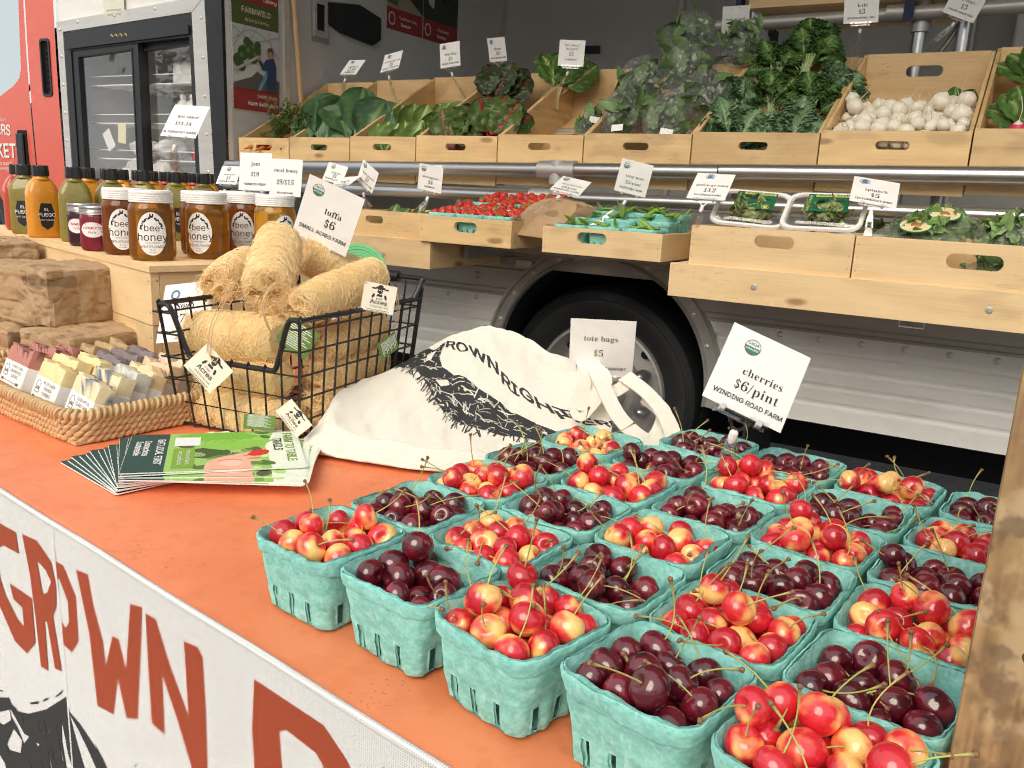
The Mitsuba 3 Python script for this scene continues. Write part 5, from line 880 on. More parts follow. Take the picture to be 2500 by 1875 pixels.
# ---------------------------------------------------------------- seagrass tray of soaps
tray2 = thing('seagrass_tray', 'woven seagrass tray holding soap bars at the left of the table', 'tray')
SM = TM @ move(-0.592, 0.098, 0) @ rotz(0.03)          # origin: near corner; x to the left is negative
def braid(path, r, pitch, turns_off=0.0, k=3):
    p = np.asarray(path, float); L = np.r_[0, np.cumsum(np.linalg.norm(np.diff(p, axis=0), axis=1))]; s = np.arange(0, L[-1], 0.0022); c = np.stack([np.interp(s, L, p[:, i]) for i in range(3)], 1)
    t = np.gradient(c, axis=0); t /= np.linalg.norm(t, axis=1, keepdims=True); up = np.array([0, 0, 1.0]); sd = np.cross(t, up); ms = []
    for i in range(k):
        ph = 2 * math.pi * (s / pitch + i / k + turns_off); q = c + sd * (np.sin(ph) * r * 0.75)[:, None] + up * (np.sin(2 * ph) * r * 0.45)[:, None]
        ms.append((tube(q, r * (0.62 + 0.09 * np.sin(ph * 1.7 + i)), 6), s))
    return ms
TW, TD, TH = 0.50, 0.232, 0.042
def rect_path(o, z, n=14):
    x0, x1, y0, y1 = -TW - o, o, -o, TD + o; r = 0.03 + o; return np.c_[np.array(rrect(x0, x1, y0, y1, r, 6).exterior.coords), np.full(len(rrect(x0, x1, y0, y1, r, 6).exterior.coords), z)]
for i in range(4):
    ms = braid(rect_path(0.0015 * i - 0.004, 0.007 + 0.0100 * i), 0.0072, 0.034, i * 0.37)
    m = cat(*[x for x, s in ms]); uv = np.vstack([np.stack([np.r_[np.repeat(s, 6), 0, 0] * 30, np.r_[np.tile(np.arange(6) / 6, len(s)), 0, 0]], 1) for x, s in ms]); put('braid', xf(m, SM), 'seagrass', tray2, smooth=True, uv=uv)
rim = rect_path(0.004, TH + 0.003); L = np.r_[0, np.cumsum(np.linalg.norm(np.diff(rim, axis=0), axis=1))]; s = np.arange(0, L[-1], 0.0012); c = np.stack([np.interp(s, L, rim[:, i]) for i in range(3)], 1)
t = np.gradient(c, axis=0); t /= np.linalg.norm(t, axis=1, keepdims=True); sd = np.cross(t, [0, 0, 1.0]); ms = [tube(c, 0.0062, 8, close=False)]
uvs = [np.zeros((len(ms[0][0]), 2)) + 3.3]
for w in range(int(L[-1] / 0.0095)):
    a = np.linspace(0, 2 * math.pi * 1.05, 15); s0 = w * 0.0095; q = np.stack([np.interp(s0 + 0.010 * a / 6.3, s, c[:, i]) for i in range(3)], 1); sdq = np.stack([np.interp(s0, s, sd[:, i]) for i in range(3)])
    p = q + np.cos(a)[:, None] * sdq * 0.0068 + np.sin(a)[:, None] * np.array([0, 0, 0.0074]); ms.append(tube(p, 0.0034 + 0.0006 * math.sin(w * 1.7), 6)); uvs.append(np.stack([np.full(len(ms[-1][0]), w * 1.37), np.r_[np.tile(np.arange(6) / 6, 15), 0, 0]], 1))
put('wrapped_rim', xf(cat(*ms), SM), 'seagrass', tray2, smooth=True, uv=np.vstack(uvs))
put('base', xf(box(-TW, 0, 0, TD, 0.001, 0.006), SM), 'seagrass', tray2, smooth=False, uv=np.zeros((8, 2)))
W_, H_, D_ = 0.108, 0.070, 0.0245
TOPS = [[(-.605, .127), (-.635, .172), (-.644, .205), (-.645, .233), (-.660, .268), (-.675, .300)], [(-.738, .133), (-.785, .172), (-.765, .203), (-.762, .235), (-.772, .268), (-.776, .301)], [(-.901, .148), (-.894, .182), (-.889, .213), (-.885, .247), (-.880, .275), (-.881, .306)]]
def soap(row, i, kind, lab, printed=None, grp=None):
    q = np.random.default_rng(row * 20 + i); b = thing('soap_bar', lab, 'soap', grp)
    M = TM @ move(TOPS[row][i][0] - 0.050, TOPS[row][i][1] - 0.004, 0.020) @ rotz((-0.14, -0.10, -0.07)[row] + 0.03 * math.sin(i * 2)) @ rotx(-0.40)
    xs = np.linspace(-W_ / 2, W_ / 2, 33); top = H_ + 0.0022 * np.sin(xs * 95 + i * 2 + row) + 0.0012 * np.sin(xs * 230 + i)
    if kind in ('pink', 'tan', 'beige', 'peach', 'cream'): top = top + 0.004 * np.sin(xs * 62 + q.uniform(0, 6))
    pr = Polygon([(-W_ / 2, 0)] + list(zip(xs, top)) + [(W_ / 2, 0)]); t = trimesh.creation.extrude_polygon(pr, D_, engine='earcut')
    for _ in range(2): t = t.subdivide()
    v, f = np.array(t.vertices), np.array(t.faces); v = v + 0.0009 * (meshkit.fbm(v * 130 + i, 2)[:, None] - 0.5)
    n = meshkit.fbm(v * 38 + 13 * i + row * 5, 3, i); n2 = meshkit.noise(v * 240 + i)
    C = {'pink': ((0.46, 0.19, 0.15), (0.40, 0.15, 0.12)), 'yellow': ((0.76, 0.63, 0.33), (0.70, 0.55, 0.27)), 'marble': ((0.72, 0.62, 0.40), (0.10, 0.13, 0.19)), 'blue': ((0.56, 0.55, 0.47), (0.17, 0.24, 0.36)), 'beige': ((0.74, 0.59, 0.35), (0.66, 0.48, 0.26)), 'peach': ((0.72, 0.53, 0.36), (0.64, 0.44, 0.28)), 'cream': ((0.72, 0.58, 0.43), (0.64, 0.48, 0.35)), 'grey': ((0.22, 0.18, 0.19), (0.16, 0.13, 0.145)), 'tan': ((0.46, 0.34, 0.18), (0.34, 0.23, 0.11))}[kind]
    k = np.clip((n - (0.56 if kind in ('marble', 'blue') else 0.3)) * (14 if kind in ('marble', 'blue') else 1.6), 0, 1)[:, None]; c = np.array(C[0]) * (1 - k) + np.array(C[1]) * k
    if kind == 'pink': c[(v[:, 1] > H_ * 0.86) & (n2 > 0.62)] = (0.09, 0.025, 0.03)
    if kind == 'tan': c *= (0.8 + 0.4 * n2[:, None])
    put('bar', xf((np.stack([v[:, 0], D_ - v[:, 2], v[:, 1]], 1), f), M), 'soap', b, smooth=True, color=np.clip(c, 0, 1))
    w = put('wrapper', xf(box(-W_ / 2 - 0.0006, W_ / 2 + 0.0006, -0.0007, D_ + 0.0007, 0.001, H_ * 0.62, 0.0012), M), 'card', b)
    if printed:
        ar = Polygon([(-0.033, 0.014), (-0.033, 0.026)] + [(-0.0255 + 0.0075 * math.cos(a), 0.026 + 0.0075 * math.sin(a)) for a in np.linspace(math.pi, 0, 10)] + [(-0.018, 0.014)])
        ms = [extrude(ar.difference(ar.buffer(-0.0009)), 0.0004)] + [extrude(Point(-0.0255, 0.019).buffer(r).difference(Point(-0.0255, 0.019).buffer(r - 0.0007)).intersection(sbox(-0.04, 0.019, 0, 0.04)), 0.0004) for r in (0.0022, 0.0038, 0.0054)]
        ms += [line_mesh(s, 'sans', 0.0050, 0.010, 0.032 - 0.0078 * j, 0.0005, 0.042) for j, s in enumerate(printed)] + [extrude(sbox(-0.034, 0.0065, 0.030, 0.0072), 0.0004), extrude(sbox(-0.034, 0.0050, -0.026, 0.0090), 0.0004), extrude(sbox(0.022, 0.0050, 0.031, 0.0090), 0.0004)]
        put('print', xf(xf(xf(cat(*ms), scl(1.3, 1.1, 1)), frame((0, -0.0007, 0), (1, 0, 0), z=(0, -1, 0))), M), mat('grey_ink', (0.09, 0.09, 0.095), 0.7) or 'grey_ink', w, smooth=False)
rows = [[('marble', 'blue grey marbled soap bar printed with eucalyptus, clary sage and mint', ['EUCALYPTUS', 'CLARY SAGE', '& MINT']), ('marble', 'cream soap bar with grey swirls, second in the right row', None), ('blue', 'soap bar with blue swirls, third in the right row', None), ('beige', 'butter coloured soap bar with a wavy top, fourth in the right row', None), ('peach', 'peach soap bar, fifth in the right row', None), ('cream', 'pale cream soap bar at the back of the right row by the wire basket', None)],
        [('yellow', 'pale yellow soap bar printed with wildflower, orange and honey', ['WILDFLOWER', 'ORANGE', '& HONEY']), ('yellow', 'pale yellow soap bar, second in the middle row', None), ('yellow', 'pale yellow soap bar in front of the grey soaps', None), ('grey', 'grey purple soap bar, first of the three', None), ('grey', 'grey purple soap bar, middle of the three', None), ('grey', 'grey purple soap bar, last of the three at the back', None)],
        [('pink', 'pink soap bar printed with ylang ylang, grapefruit and rose', ['YLANG YLANG', 'GRAPEFRUIT', '& ROSE']), ('pink', 'pink soap bar with dark petals, second in the left row', None), ('pink', 'pink soap bar with a dark edge, third in the left row', None), ('tan', 'rough tan soap bar, first of the three', None), ('tan', 'rough tan soap bar, middle of the three', None), ('tan', 'rough tan soap bar at the very back of the tray', None)]]
for r_, row in enumerate(rows):
    for i, (k, lab, pr) in enumerate(row): soap(r_, i, k, lab, pr)
# ---------------------------------------------------------------- wire basket of luffas
wb = thing('wire_basket', 'black wire basket with a dipped front holding luffas', 'basket')
BA, BB = np.array([-0.963, -0.27, 0]), np.array([-0.27, 0.963, 0])     # table frame: along the front, along the side
B0 = np.array([-0.372, 0.333, 0.0])
WA, WB, WH = 0.235, 0.315, 0.200
def bk(a, b, z):
    """a 0..1 along the front (right to left), b 0..1 along the side (front to back), z height; the basket widens upward."""
    e = 0.018 * z / WH; return tb(*(B0 + BA * (a * (WA + 2 * e) - e) + BB * (b * (WB + 2 * e) - e) + [0, 0, z]))
def dip(a): x = abs(a - 0.5) / 0.5; return WH - (WH - 0.118) * (1 - smooth01((x - 0.62) / 0.26))
def smooth01(t): t = min(max(t, 0), 1); return t * t * (3 - 2 * t)
fa = np.linspace(0.0, 1, 41)
rimp = [bk(0, b, WH) for b in np.linspace(1, 0.03, 10)] + [bk(a, 0, dip(a)) for a in fa] + [bk(1, b, WH) for b in np.linspace(0.03, 1, 10)]
put('rim', tube(smoothed(rimp, 3), 0.0042, 8), 'wire', wb)
ear = [bk(0, 0.93, WH), bk(0, 0.985, WH + 0.03), bk(0.04, 1.0, WH + 0.036), bk(0.5, 1.0, WH + 0.036), bk(0.96, 1.0, WH + 0.036), bk(1, 0.985, WH + 0.03), bk(1, 0.93, WH)]
put('back_rail', tube(smoothed(ear, 6), 0.0046, 8), 'wire', wb); put('grip', cyl(bk(0.18, 1.0, WH + 0.036), bk(0.82, 1.0, WH + 0.036), 0.010, 14), 'wire', wb)
for a in (0, 1): put('corner_post', tube([bk(a, 1, 0.002), bk(a, 1, WH + 0.02)], 0.0042, 8), 'wire', wb)
def w(pts): put('wire', tube(pts, 0.0017, 6), 'wire', wb)
NA, NBk = 8, 11
for i in range(NA + 1):
    a = i / NA; zt = dip(a) + 0.004; o = (bk(a, -0.03, zt) - bk(a, 0, zt)) * 0.35
    w([bk(a, 0, 0.0025), bk(a, 0, zt) + o, bk(a, 0, zt + 0.003), bk(a, 0.02, zt - 0.008)]); w([bk(a, 1, 0.0025), bk(a, 1, WH + 0.03)]); w([bk(a, 0, 0.0025), bk(a, 1, 0.0025)])
for i in range(NBk + 1):
    b = i / NBk
    for a, s in ((0, -1), (1, 1)): w([bk(a, b, 0.0025), bk(a, b, WH + 0.005), bk(a - 0.02 * s, b, WH - 0.006)])
    w([bk(0, b, 0.0045), bk(1, b, 0.0045)])
for z in (0.006, 0.042, 0.078, 0.114, 0.152, 0.186):
    fr_ = [bk(a, 0, z) for a in fa if z < dip(a) - 0.002]; 
    if z < 0.118: w([bk(0, 1, z), bk(0, 0, z), bk(1, 0, z), bk(1, 1, z), bk(0, 1, z)])
    else:
        a1 = max(a for a in fa if a < 0.5 and z < dip(a)); w([bk(a1, 0, z), bk(0, 0, z), bk(0, 1, z), bk(1, 1, z), bk(1, 0, z), bk(1 - a1, 0, z)])
    w([bk(1.0, 0, z), bk(1.06, 0.0, z), bk(1.06, 0.03, z), bk(1.0, 0.03, z)])

def cam_point(x, y, d):
    """World point at the distance d behind a place in the 2500 x 1875 photograph: used once to read positions off the photograph."""
    v = (x - 1250) / 2050.4 * RIGHT + (y - 937.5) / 2050.4 * DOWN + FWD; return EYE + v * d
def luffa(p0, p1, r, seed, lab, tone=1.0, bulge=0.18):
    p0, p1 = np.asarray(p0), np.asarray(p1); ax = p1 - p0; L = np.linalg.norm(ax); ax = ax / L; x = unit(np.cross(ax, [0.2, 0.1, 1])); M = frame(p0, x, z=ax)
    q = np.random.default_rng(seed); k = thing('luffa', lab, 'luffa', None)
    nt, nz = 48, 36; th = np.arange(nt) * 2 * math.pi / nt; prof = []
    for z in np.linspace(0, 1, nz): prof.append((r * (1 - bulge + bulge * math.sin(math.pi * (0.12 + 0.76 * z)) * 1.25) * (1 - 0.18 * (max(0, 0.06 - z) / 0.06) ** 2 - 0.25 * (max(0, z - 0.93) / 0.07) ** 2), z * L))
    prof = [(prof[0][0] * s, -0.0 + 0.006 * (1 - s * s) * -1) for s in (0.02, 0.2, 0.4, 0.6, 0.8, 0.93)] + prof + [(prof[-1][0] * s, L) for s in (0.9, 0.6, 0.3, 0.02)]
    v, f = lathe(prof, nt); n = meshkit.fbm(v * 26 + seed * 3, 3, seed) - 0.5; f2 = meshkit.noise(v * 300 + seed, seed) - 0.5
    rad = v.copy(); rad[:, 2] = 0; rl = np.linalg.norm(rad, axis=1, keepdims=True); out = rad / (rl + 1e-9); cap = (v[:, 2] < 1e-4)
    v = v + out * (n * 0.16 * r + f2 * 0.0016)[:, None] * np.clip(rl / r, 0, 1)
    for j in range(3):          # the three tubes that show at the end
        a = j * 2.094 + q.uniform(0, 1); c = np.array([0.5 * r * math.cos(a), 0.5 * r * math.sin(a)]); d2 = ((v[:, :2] - c) ** 2).sum(1); v[:, 2] += np.where(cap, 0.030 * np.exp(-d2 / (0.25 * r) ** 2), 0)
    put('sponge', xf((v, f[:, ::-1]), M), 'luffa_skin', k, smooth=True)
    ms = []
    for i in range(760):        # the net of fibres on the skin and the loose ends at the cut
        end = i < 130; m_ = 7; t = np.linspace(-0.5, 0.5, m_); a = q.uniform(0, 2 * math.pi)
        if end: z0 = q.uniform(-0.004, 0.008); rr = r * math.sqrt(q.uniform(0.05, 1.0)); aa = a + q.normal(0, 0.9) * t; R = rr * (1 + 0.25 * np.sin(t * 7 + i)); zz = z0 - 0.006 * q.random() * np.cos(t * 3.1) + 0 * t
        else:
            z0 = q.uniform(0.0, L); sg = 1 if i % 2 else -1; ln = q.uniform(0.010, 0.030); th_ = q.normal(0.55, 0.35) * sg; aa = a + ln * math.cos(th_) * t / r; zz = np.clip(z0 + ln * math.sin(th_) * t, 0, L); pr_z = zz / L
            base = np.interp(pr_z, np.linspace(0, 1, nz), [p_[0] for p_ in prof[6:6 + nz]]); R = base * 1.0 + q.uniform(0.0006, 0.0030) + 0.0008 * np.sin(t * 9 + i)
        ms.append(tube(np.stack([R * np.cos(aa), R * np.sin(aa), zz], 1), q.uniform(0.00030, 0.00052), 3, cap=False))
    put('fibres', xf(cat(*ms), M), 'luffa_fibre', k, smooth=True, kind='stuff')
    return k
CPt = cam_point
luffa(CPt(529, 700, 1.42), CPt(610, 640, 1.56), 0.0325, 1, 'short pale luffa sticking out at the left of the wire basket')
luffa(CPt(650, 712, 1.31), CPt(684, 585, 1.46), 0.0390, 2, 'big whitish luffa standing up in the middle of the basket', 1.2, 0.10)
luffa(CPt(742, 622, 1.52), CPt(905, 690, 1.60), 0.0330, 3, 'luffa lying behind under the luffa price card')
luffa(CPt(722, 755, 1.32), CPt(925, 668, 1.48), 0.0320, 4, 'long luffa on the right of the heap with the cow tag')
luffa(CPt(478, 812, 1.43), CPt(688, 832, 1.325), 0.0385, 5, 'fat yellow luffa lying across the basket front in its dip')
luffa(CPt(520, 915, 1.42), CPt(692, 925, 1.335), 0.0335, 6, 'luffa behind the front wires in the middle layer')
luffa(CPt(500, 995, 1.41), CPt(705, 1030, 1.325), 0.0340, 7, 'luffa at the bottom behind the front wires')
luffa(CPt(775, 850, 1.40), CPt(925, 795, 1.55), 0.0320, 8, 'luffa behind the right side wires, upper one')
luffa(CPt(768, 935, 1.39), CPt(925, 875, 1.56), 0.0330, 9, 'brownish luffa behind the right side wires, lower one', 0.8)
luffa(CPt(640, 770, 1.47), CPt(800, 760, 1.53), 0.034, 10, 'luffa in the shade under the others')
luffa(CPt(768, 1005, 1.37), CPt(890, 950, 1.52), 0.031, 11, 'luffa at the bottom behind the right side wires')
# hang tags with a farm emblem
def acres(s=1.0):
    hat = unary_union([oval(0, 0.014, 0.0065, 0.0022, 16), oval(-0.0085, 0.0125, 0.0035, 0.0013, 12), oval(0.0085, 0.0125, 0.0035, 0.0013, 12), oval(0, 0.0165, 0.0036, 0.0025, 12)])
    face = oval(0, 0.0095, 0.0036, 0.0048, 16).difference(oval(0.0013, 0.0105, 0.0009, 0.0014, 8)).difference(oval(-0.0013, 0.0105, 0.0009, 0.0014, 8))
    arm = affinity.rotate(oval(-0.0085, 0.0005, 0.0017, 0.004, 12), -18); bib = Polygon([(-0.0035, 0.004), (0.0035, 0.004), (0.004, 0.0005), (-0.004, 0.0005)])
    return cat(extrude(unary_union([hat, face, arm, affinity.scale(arm, -1, 1, origin=(0, 0)), bib]), 0.0004), line_mesh('small', 'sans', 0.0026, 0, -0.0035, 0.0004), line_mesh('Acres', 'bold', 0.0072, 0, -0.0095, 0.0004, 0.024), line_mesh('EVERSON, WA', 'sans', 0.0026, 0.002, -0.0165, 0.0004), extrude(sbox(-0.016, -0.0215, 0.016, -0.0208), 0.0003), extrude(sbox(-0.013, -0.0238, 0.013, -0.0231), 0.0003))
GREENTXT = cat(*[extrude(sbox(-0.017, y, 0.017 - 0.005 * ((i * 7) % 3), y + 0.0011), 0.0004) for i, y in enumerate(np.linspace(-0.017, 0.017, 12))])
def hang_tag(corners, d, green, lab, strings, half=0.0225):
    c4 = np.array([CPt(x, y, d if np.isscalar(d) else d[i]) for i, (x, y) in enumerate(corners)]); c = c4.mean(0); ex = unit(c4[1] - c4[0] + c4[2] - c4[3]); n = unit(np.cross(ex, c4[0] - c4[3] + c4[1] - c4[2])); ey = np.cross(n, ex)
    wx, wy = np.linalg.norm(c4[1] - c4[0] + c4[2] - c4[3]) / 4, np.linalg.norm(c4[0] - c4[3] + c4[1] - c4[2]) / 4
    t = thing('hang_tag', lab, 'tag'); M = frame(c, ex, ey)
    put('paper', xf(extrude(sbox(-wx, -wy, wx, wy), 0.0006), M), 'matte', t, smooth=False, color=np.tile((0.13, 0.22, 0.05) if green else (0.80, 0.76, 0.62), (8, 1)))
    put('print', xf(xf(GREENTXT if green else acres(), move(0, 0.002, 0.0007) @ scl(wx / 0.0225, wy / 0.0225, 1)), M), 'card' if green else 'ink', t, smooth=False)
    for s in strings: put('string', tube(smoothed([CPt(*p) for p in s], 6), 0.0009, 6), 'jute', t)
    return t
hang_tag([(508, 840), (571, 907), (512, 961), (447, 890)], 1.275, False, 'cream tag with a farm emblem hanging at the basket front on the left', [[(512, 868, 1.27), (520, 800, 1.28), (548, 740, 1.33), (575, 690, 1.38)], [(505, 862, 1.27), (511, 810, 1.28), (530, 755, 1.32), (570, 697, 1.38)], [(512, 868, 1.272), (522, 884, 1.272), (532, 875, 1.27), (512, 866, 1.27)]])
hang_tag([(891, 685), (968, 702), (961, 770), (880, 755)], [1.36, 1.38, 1.38, 1.36], False, 'cream tag with a cow emblem over the right rim of the wire basket', [[(893, 690, 1.357), (899, 678, 1.38), (905, 672, 1.44)], [(968, 712, 1.40), (975, 760, 1.40), (966, 800, 1.42)], [(966, 712, 1.40), (970, 765, 1.40), (962, 800, 1.42)]])
hang_tag([(713, 778), (785, 818), (741, 880), (663, 828)], 1.295, True, 'green tag with white print behind the front wires near the corner', [[(672, 830, 1.29), (650, 790, 1.27), (640, 745, 1.26), (660, 705, 1.27), (683, 688, 1.28)], [(678, 832, 1.29), (655, 795, 1.27), (643, 750, 1.26), (650, 715, 1.27), (675, 685, 1.28)]], 0.02)
hang_tag([(958, 803), (971, 837), (934, 893), (925, 845)], [1.42, 1.44, 1.41, 1.40], True, 'green tag hanging outside the right side of the wire basket', [], 0.02)
hang_tag([(702, 972), (760, 1028), (727, 1079), (683, 1005)], 1.235, False, 'cream tag low behind the wires at the basket corner', [], 0.02)
hang_tag([(592, 1010), (668, 1016), (676, 1052), (598, 1046)], 1.275, True, 'green tag lying low behind the front wires beside the leaflets', [], 0.02)
# roll of green produce bags behind the basket
rl = thing('bag_roll', 'roll of pale green produce bags standing behind the luffas', 'roll')
RC0 = CPt(873, 668, 1.80); rm = frame(RC0, unit(np.cross((0.62, -0.75, 0.18), (0, 0, 1))), z=unit((0.62, -0.75, 0.18)))
pr = [(0.0, 0.0)]
for i in range(9): r0 = 0.010 + 0.0060 * i; pr += [(r0, 0.0008 * ((i * 5) % 3)), (r0 + 0.0046, 0.0008 * ((i * 5) % 3) + 0.0006), (r0 + 0.005, -0.0016)]
put('roll', xf(lathe(pr + [(0.0645, -0.001), (0.065, -0.13), (0, -0.13)], 56), rm), mat('green_film', (0.22, 0.62, 0.30), 0.35) or 'green_film', rl, smooth=25)
loose = CPt(945, 920, 1.52); lv = lump(0, 0, 0, 0.05, 0.035, 0.012, 5, 3, 0.9); put('loose_bag', xf(lv, move(*tb(-0.42, 0.60, 0.014))), 'green_film', rl)

# ---------------------------------------------------------------- fan of leaflets
SW, SHh = 0.232, 0.172      # long side, short side
pivot = np.array([-0.360, 0.047])
LF = [(88 - 2.6 * i) for i in range(11)] + [44, 47, 51, 63, 60, 57.5]
for i in range(17):
    t = i / 16.0; ang = math.radians(LF[i]); z = 0.0012 + 0.0016 * i; lift = 0
    M = TM @ move(pivot[0] + 0.004 * math.sin(i * 2.2) - 0.0 * t, pivot[1] - 0.004 + 0.006 * t, z) @ rotz(ang) @ roty(0.022 * t)
    k = thing('leaflet', 'top leaflet of the fan with a hand holding a strawberry' if i == 16 else 'farm leaflet in the fanned stack below the top one', 'leaflet', None if i == 16 else 'leaflets fanned out under the top one')
    S = sbox(0, 0, SW, SHh); put('sheet', xf(extrude(rrect(0, SW, 0, SHh, 0.004, 3), 0.0013), M), 'card', k, smooth=False)
    top = 0.0014
    def pr_(name, poly, c, j):
        poly = poly.intersection(sbox(0.0005, 0.0005, SW - 0.0005, SHh - 0.0005)); e = extrude(poly, 0.00015, top + 0.0001 * j); put(name, xf(e, M), 'print', k, smooth=False, color=np.tile(c, (len(e[0]), 1)))
    pr_('dark_panel', sbox(0, 0, 0.052, SHh), (0.018, 0.060, 0.050), 0)
    pr_('photograph', sbox(0.052, 0, SW, SHh), (0.30, 0.52, 0.13), 0)
    pr_('title_band', Polygon([(SW - 0.045, 0), (SW, 0), (SW, SHh), (SW - 0.035, SHh), (SW - 0.05, 0.10)]), (0.74, 0.80, 0.66), 1)
    M2 = M @ move(0, 0, top + 0.0002)
    def tx(s, font, h, x, y, c, w_=None):      # reads across the short side
        put('lettering', xf(line_mesh(s, font, h, x, y, 0.0005, w_, -math.pi / 2), M2), c, k, smooth=False)
    tx('EAT LOCAL FIRST', 'bold', 0.0095, 0.041, SHh / 2, 'card', 0.125); tx('Sustainable', 'bold', 0.0085, 0.013, SHh * 0.60, 'card', 0.075); tx('Connections', 'bold', 0.0085, 0.024, SHh * 0.60, 'card', 0.075)
    if i >= 11:
        tx('FARM TO TABLE', 'bold', 0.0125, SW - 0.018, SHh / 2 + 0.01, 'leaf_ink' if 'leaf_ink' in scene else (mat('leaf_ink', (0.16, 0.30, 0.05), 0.6) or 'leaf_ink'), 0.135); tx('TRAILS', 'bold', 0.0125, SW - 0.034, SHh / 2 + 0.022, 'dark_green_ink' if 'dark_green_ink' in scene else (mat('dark_green_ink', (0.02, 0.05, 0.045), 0.6) or 'dark_green_ink'), 0.06)
    if i >= 11:
        q = np.random.default_rng(i)
        for j in range(26): pr_('blurred_leaf', affinity.rotate(oval(q.uniform(0.07, 0.20), q.uniform(0.0, SHh), q.uniform(0.006, 0.02), q.uniform(0.004, 0.011), 16), q.uniform(0, 180)), [(0.07, 0.17, 0.03), (0.16, 0.34, 0.06), (0.42, 0.62, 0.20), (0.58, 0.74, 0.34), (0.10, 0.10, 0.04)][int(q.integers(5))], 2)
        pr_('leaf_photo', Polygon([(0.062, SHh - 0.01), (0.09, SHh - 0.045), (0.14, SHh - 0.05), (0.175, SHh - 0.02), (0.15, SHh), (0.09, SHh)]), (0.17, 0.43, 0.05), 3)
        pr_('leaf_photo', Polygon([(0.085, 0.105), (0.125, 0.085), (0.175, 0.10), (0.195, 0.13), (0.165, 0.14), (0.11, 0.135)]), (0.24, 0.50, 0.08), 3)
        for j in range(7): pr_('vein', LineString([(0.09 + 0.013 * j, 0.118 + 0.002 * j), (0.10 + 0.014 * j, 0.135)]).buffer(0.0005), (0.36, 0.62, 0.16), 4)
        pr_('dark_leaf', oval(0.105, 0.075, 0.03, 0.024), (0.05, 0.10, 0.025), 2)
        hand_ = Polygon(smoothed([(0.100, 0.0), (0.104, 0.03), (0.120, 0.052), (0.145, 0.066), (0.162, 0.075), (0.166, 0.066), (0.150, 0.056), (0.168, 0.058), (0.174, 0.050), (0.156, 0.044), (0.172, 0.040), (0.174, 0.032), (0.160, 0.028), (0.164, 0.0)], 5)); pr_('hand_photo', hand_.buffer(0), (0.78, 0.42, 0.30), 5)
        pr_('palm_shade', oval(0.135, 0.026, 0.016, 0.012), (0.84, 0.52, 0.40), 6); pr_('palm_line', LineString(smoothed([(0.118, 0.035), (0.135, 0.042), (0.15, 0.036)], 5)).buffer(0.0012), (0.62, 0.24, 0.17), 7)
        pr_('strawberry_photo', Polygon(smoothed([(0.156, 0.060), (0.165, 0.078), (0.182, 0.082), (0.186, 0.070), (0.176, 0.058), (0.164, 0.054), (0.156, 0.060)], 5)).buffer(0), (0.62, 0.03, 0.025), 6)
        pr_('green_panel', sbox(0.060, 0.012, 0.088, 0.098), (0.19, 0.36, 0.04), 5)
        pr_('white_square', sbox(0.060, 0.110, 0.094, 0.150), (0.74, 0.76, 0.74), 5)
        put('lettering', xf(cat(*[line_mesh('find local farms', 'sans', 0.006, 0.069 + 0.010 * j, 0.055, 0.0010, 0.06, -math.pi / 2) for j in range(2)]), M2), 'card', k, smooth=False)

# ---------------------------------------------------------------- tote bags
CTRL = np.array([[(-0.325, 0.345, 0.048), (-0.385, 0.420, 0.066), (-0.428, 0.515, 0.070), (-0.440, 0.600, 0.050)],
                 [(-0.225, 0.380, 0.034), (-0.300, 0.480, 0.068), (-0.350, 0.585, 0.115), (-0.365, 0.675, 0.145)],
                 [(-0.140, 0.420, 0.030), (-0.205, 0.520, 0.062), (-0.245, 0.620, 0.118), (-0.275, 0.695, 0.160)],
                 [(-0.055, 0.490, 0.026), (-0.105, 0.565, 0.056), (-0.145, 0.640, 0.098), (-0.180, 0.705, 0.138)],
                 [(0.030, 0.572, 0.022), (0.000, 0.630, 0.058), (-0.030, 0.675, 0.092), (-0.070, 0.715, 0.120)]])
def cr(a, t):
    n = len(a); t = np.clip(np.asarray(t, float), 0, n - 1 - 1e-9); i = np.floor(t).astype(int); f = (t - i)[..., None]
    g = lambda k: a[np.clip(k, 0, n - 1)]
    p0, p1, p2, p3 = g(i - 1), g(i), g(i + 1), g(i + 2); return 0.5 * (2 * p1 + (p2 - p0) * f + (2 * p0 - 5 * p1 + 4 * p2 - p3) * f * f + (3 * p1 - p0 - 3 * p2 + p3) * f ** 3)
def tote_map(s, t, off=0.0, grow=0.0, drop=0.0):
    """s 0..4 left to right, t 0..3 front to back -> table coordinates, with wrinkles."""
    s, t = np.asarray(s, float), np.asarray(t, float); rows = [cr(CTRL[:, j], s) for j in range(4)]
    A = np.stack(rows, 0); n = 4; tt = np.clip(t, 0, 3 - 1e-9); i = np.floor(tt).astype(int); f = (tt - i)[..., None]; ar = np.arange(len(s))
    g = lambda k: A[np.clip(k, 0, 3), ar]
    P = 0.5 * (2 * g(i) + (g(i + 1) - g(i - 1)) * f + (2 * g(i - 1) - 5 * g(i) + 4 * g(i + 1) - g(i + 2)) * f * f + (3 * g(i) - g(i - 1) - 3 * g(i + 1) + g(i + 2)) * f ** 3)
    wr = (meshkit.fbm(np.stack([s * 1.7, t * 0.9, 0 * s + 3], -1), 3) - 0.5) * 0.020 + (meshkit.fbm(np.stack([s * 5, t * 3, 0 * s + 9], -1), 3) - 0.5) * 0.008
    P = P.copy(); P[..., 2] = np.maximum(P[..., 2] + wr * np.clip(P[..., 2] / 0.05, 0, 1) - drop * (0.35 + P[..., 2] / 0.17), 0.004) + off
    if grow: d = np.stack([-np.ones_like(s) * 0.35, -np.ones_like(s), 0 * s], -1); P = P + d * grow * np.clip(1.2 - t, 0, 1)[..., None]
    return P
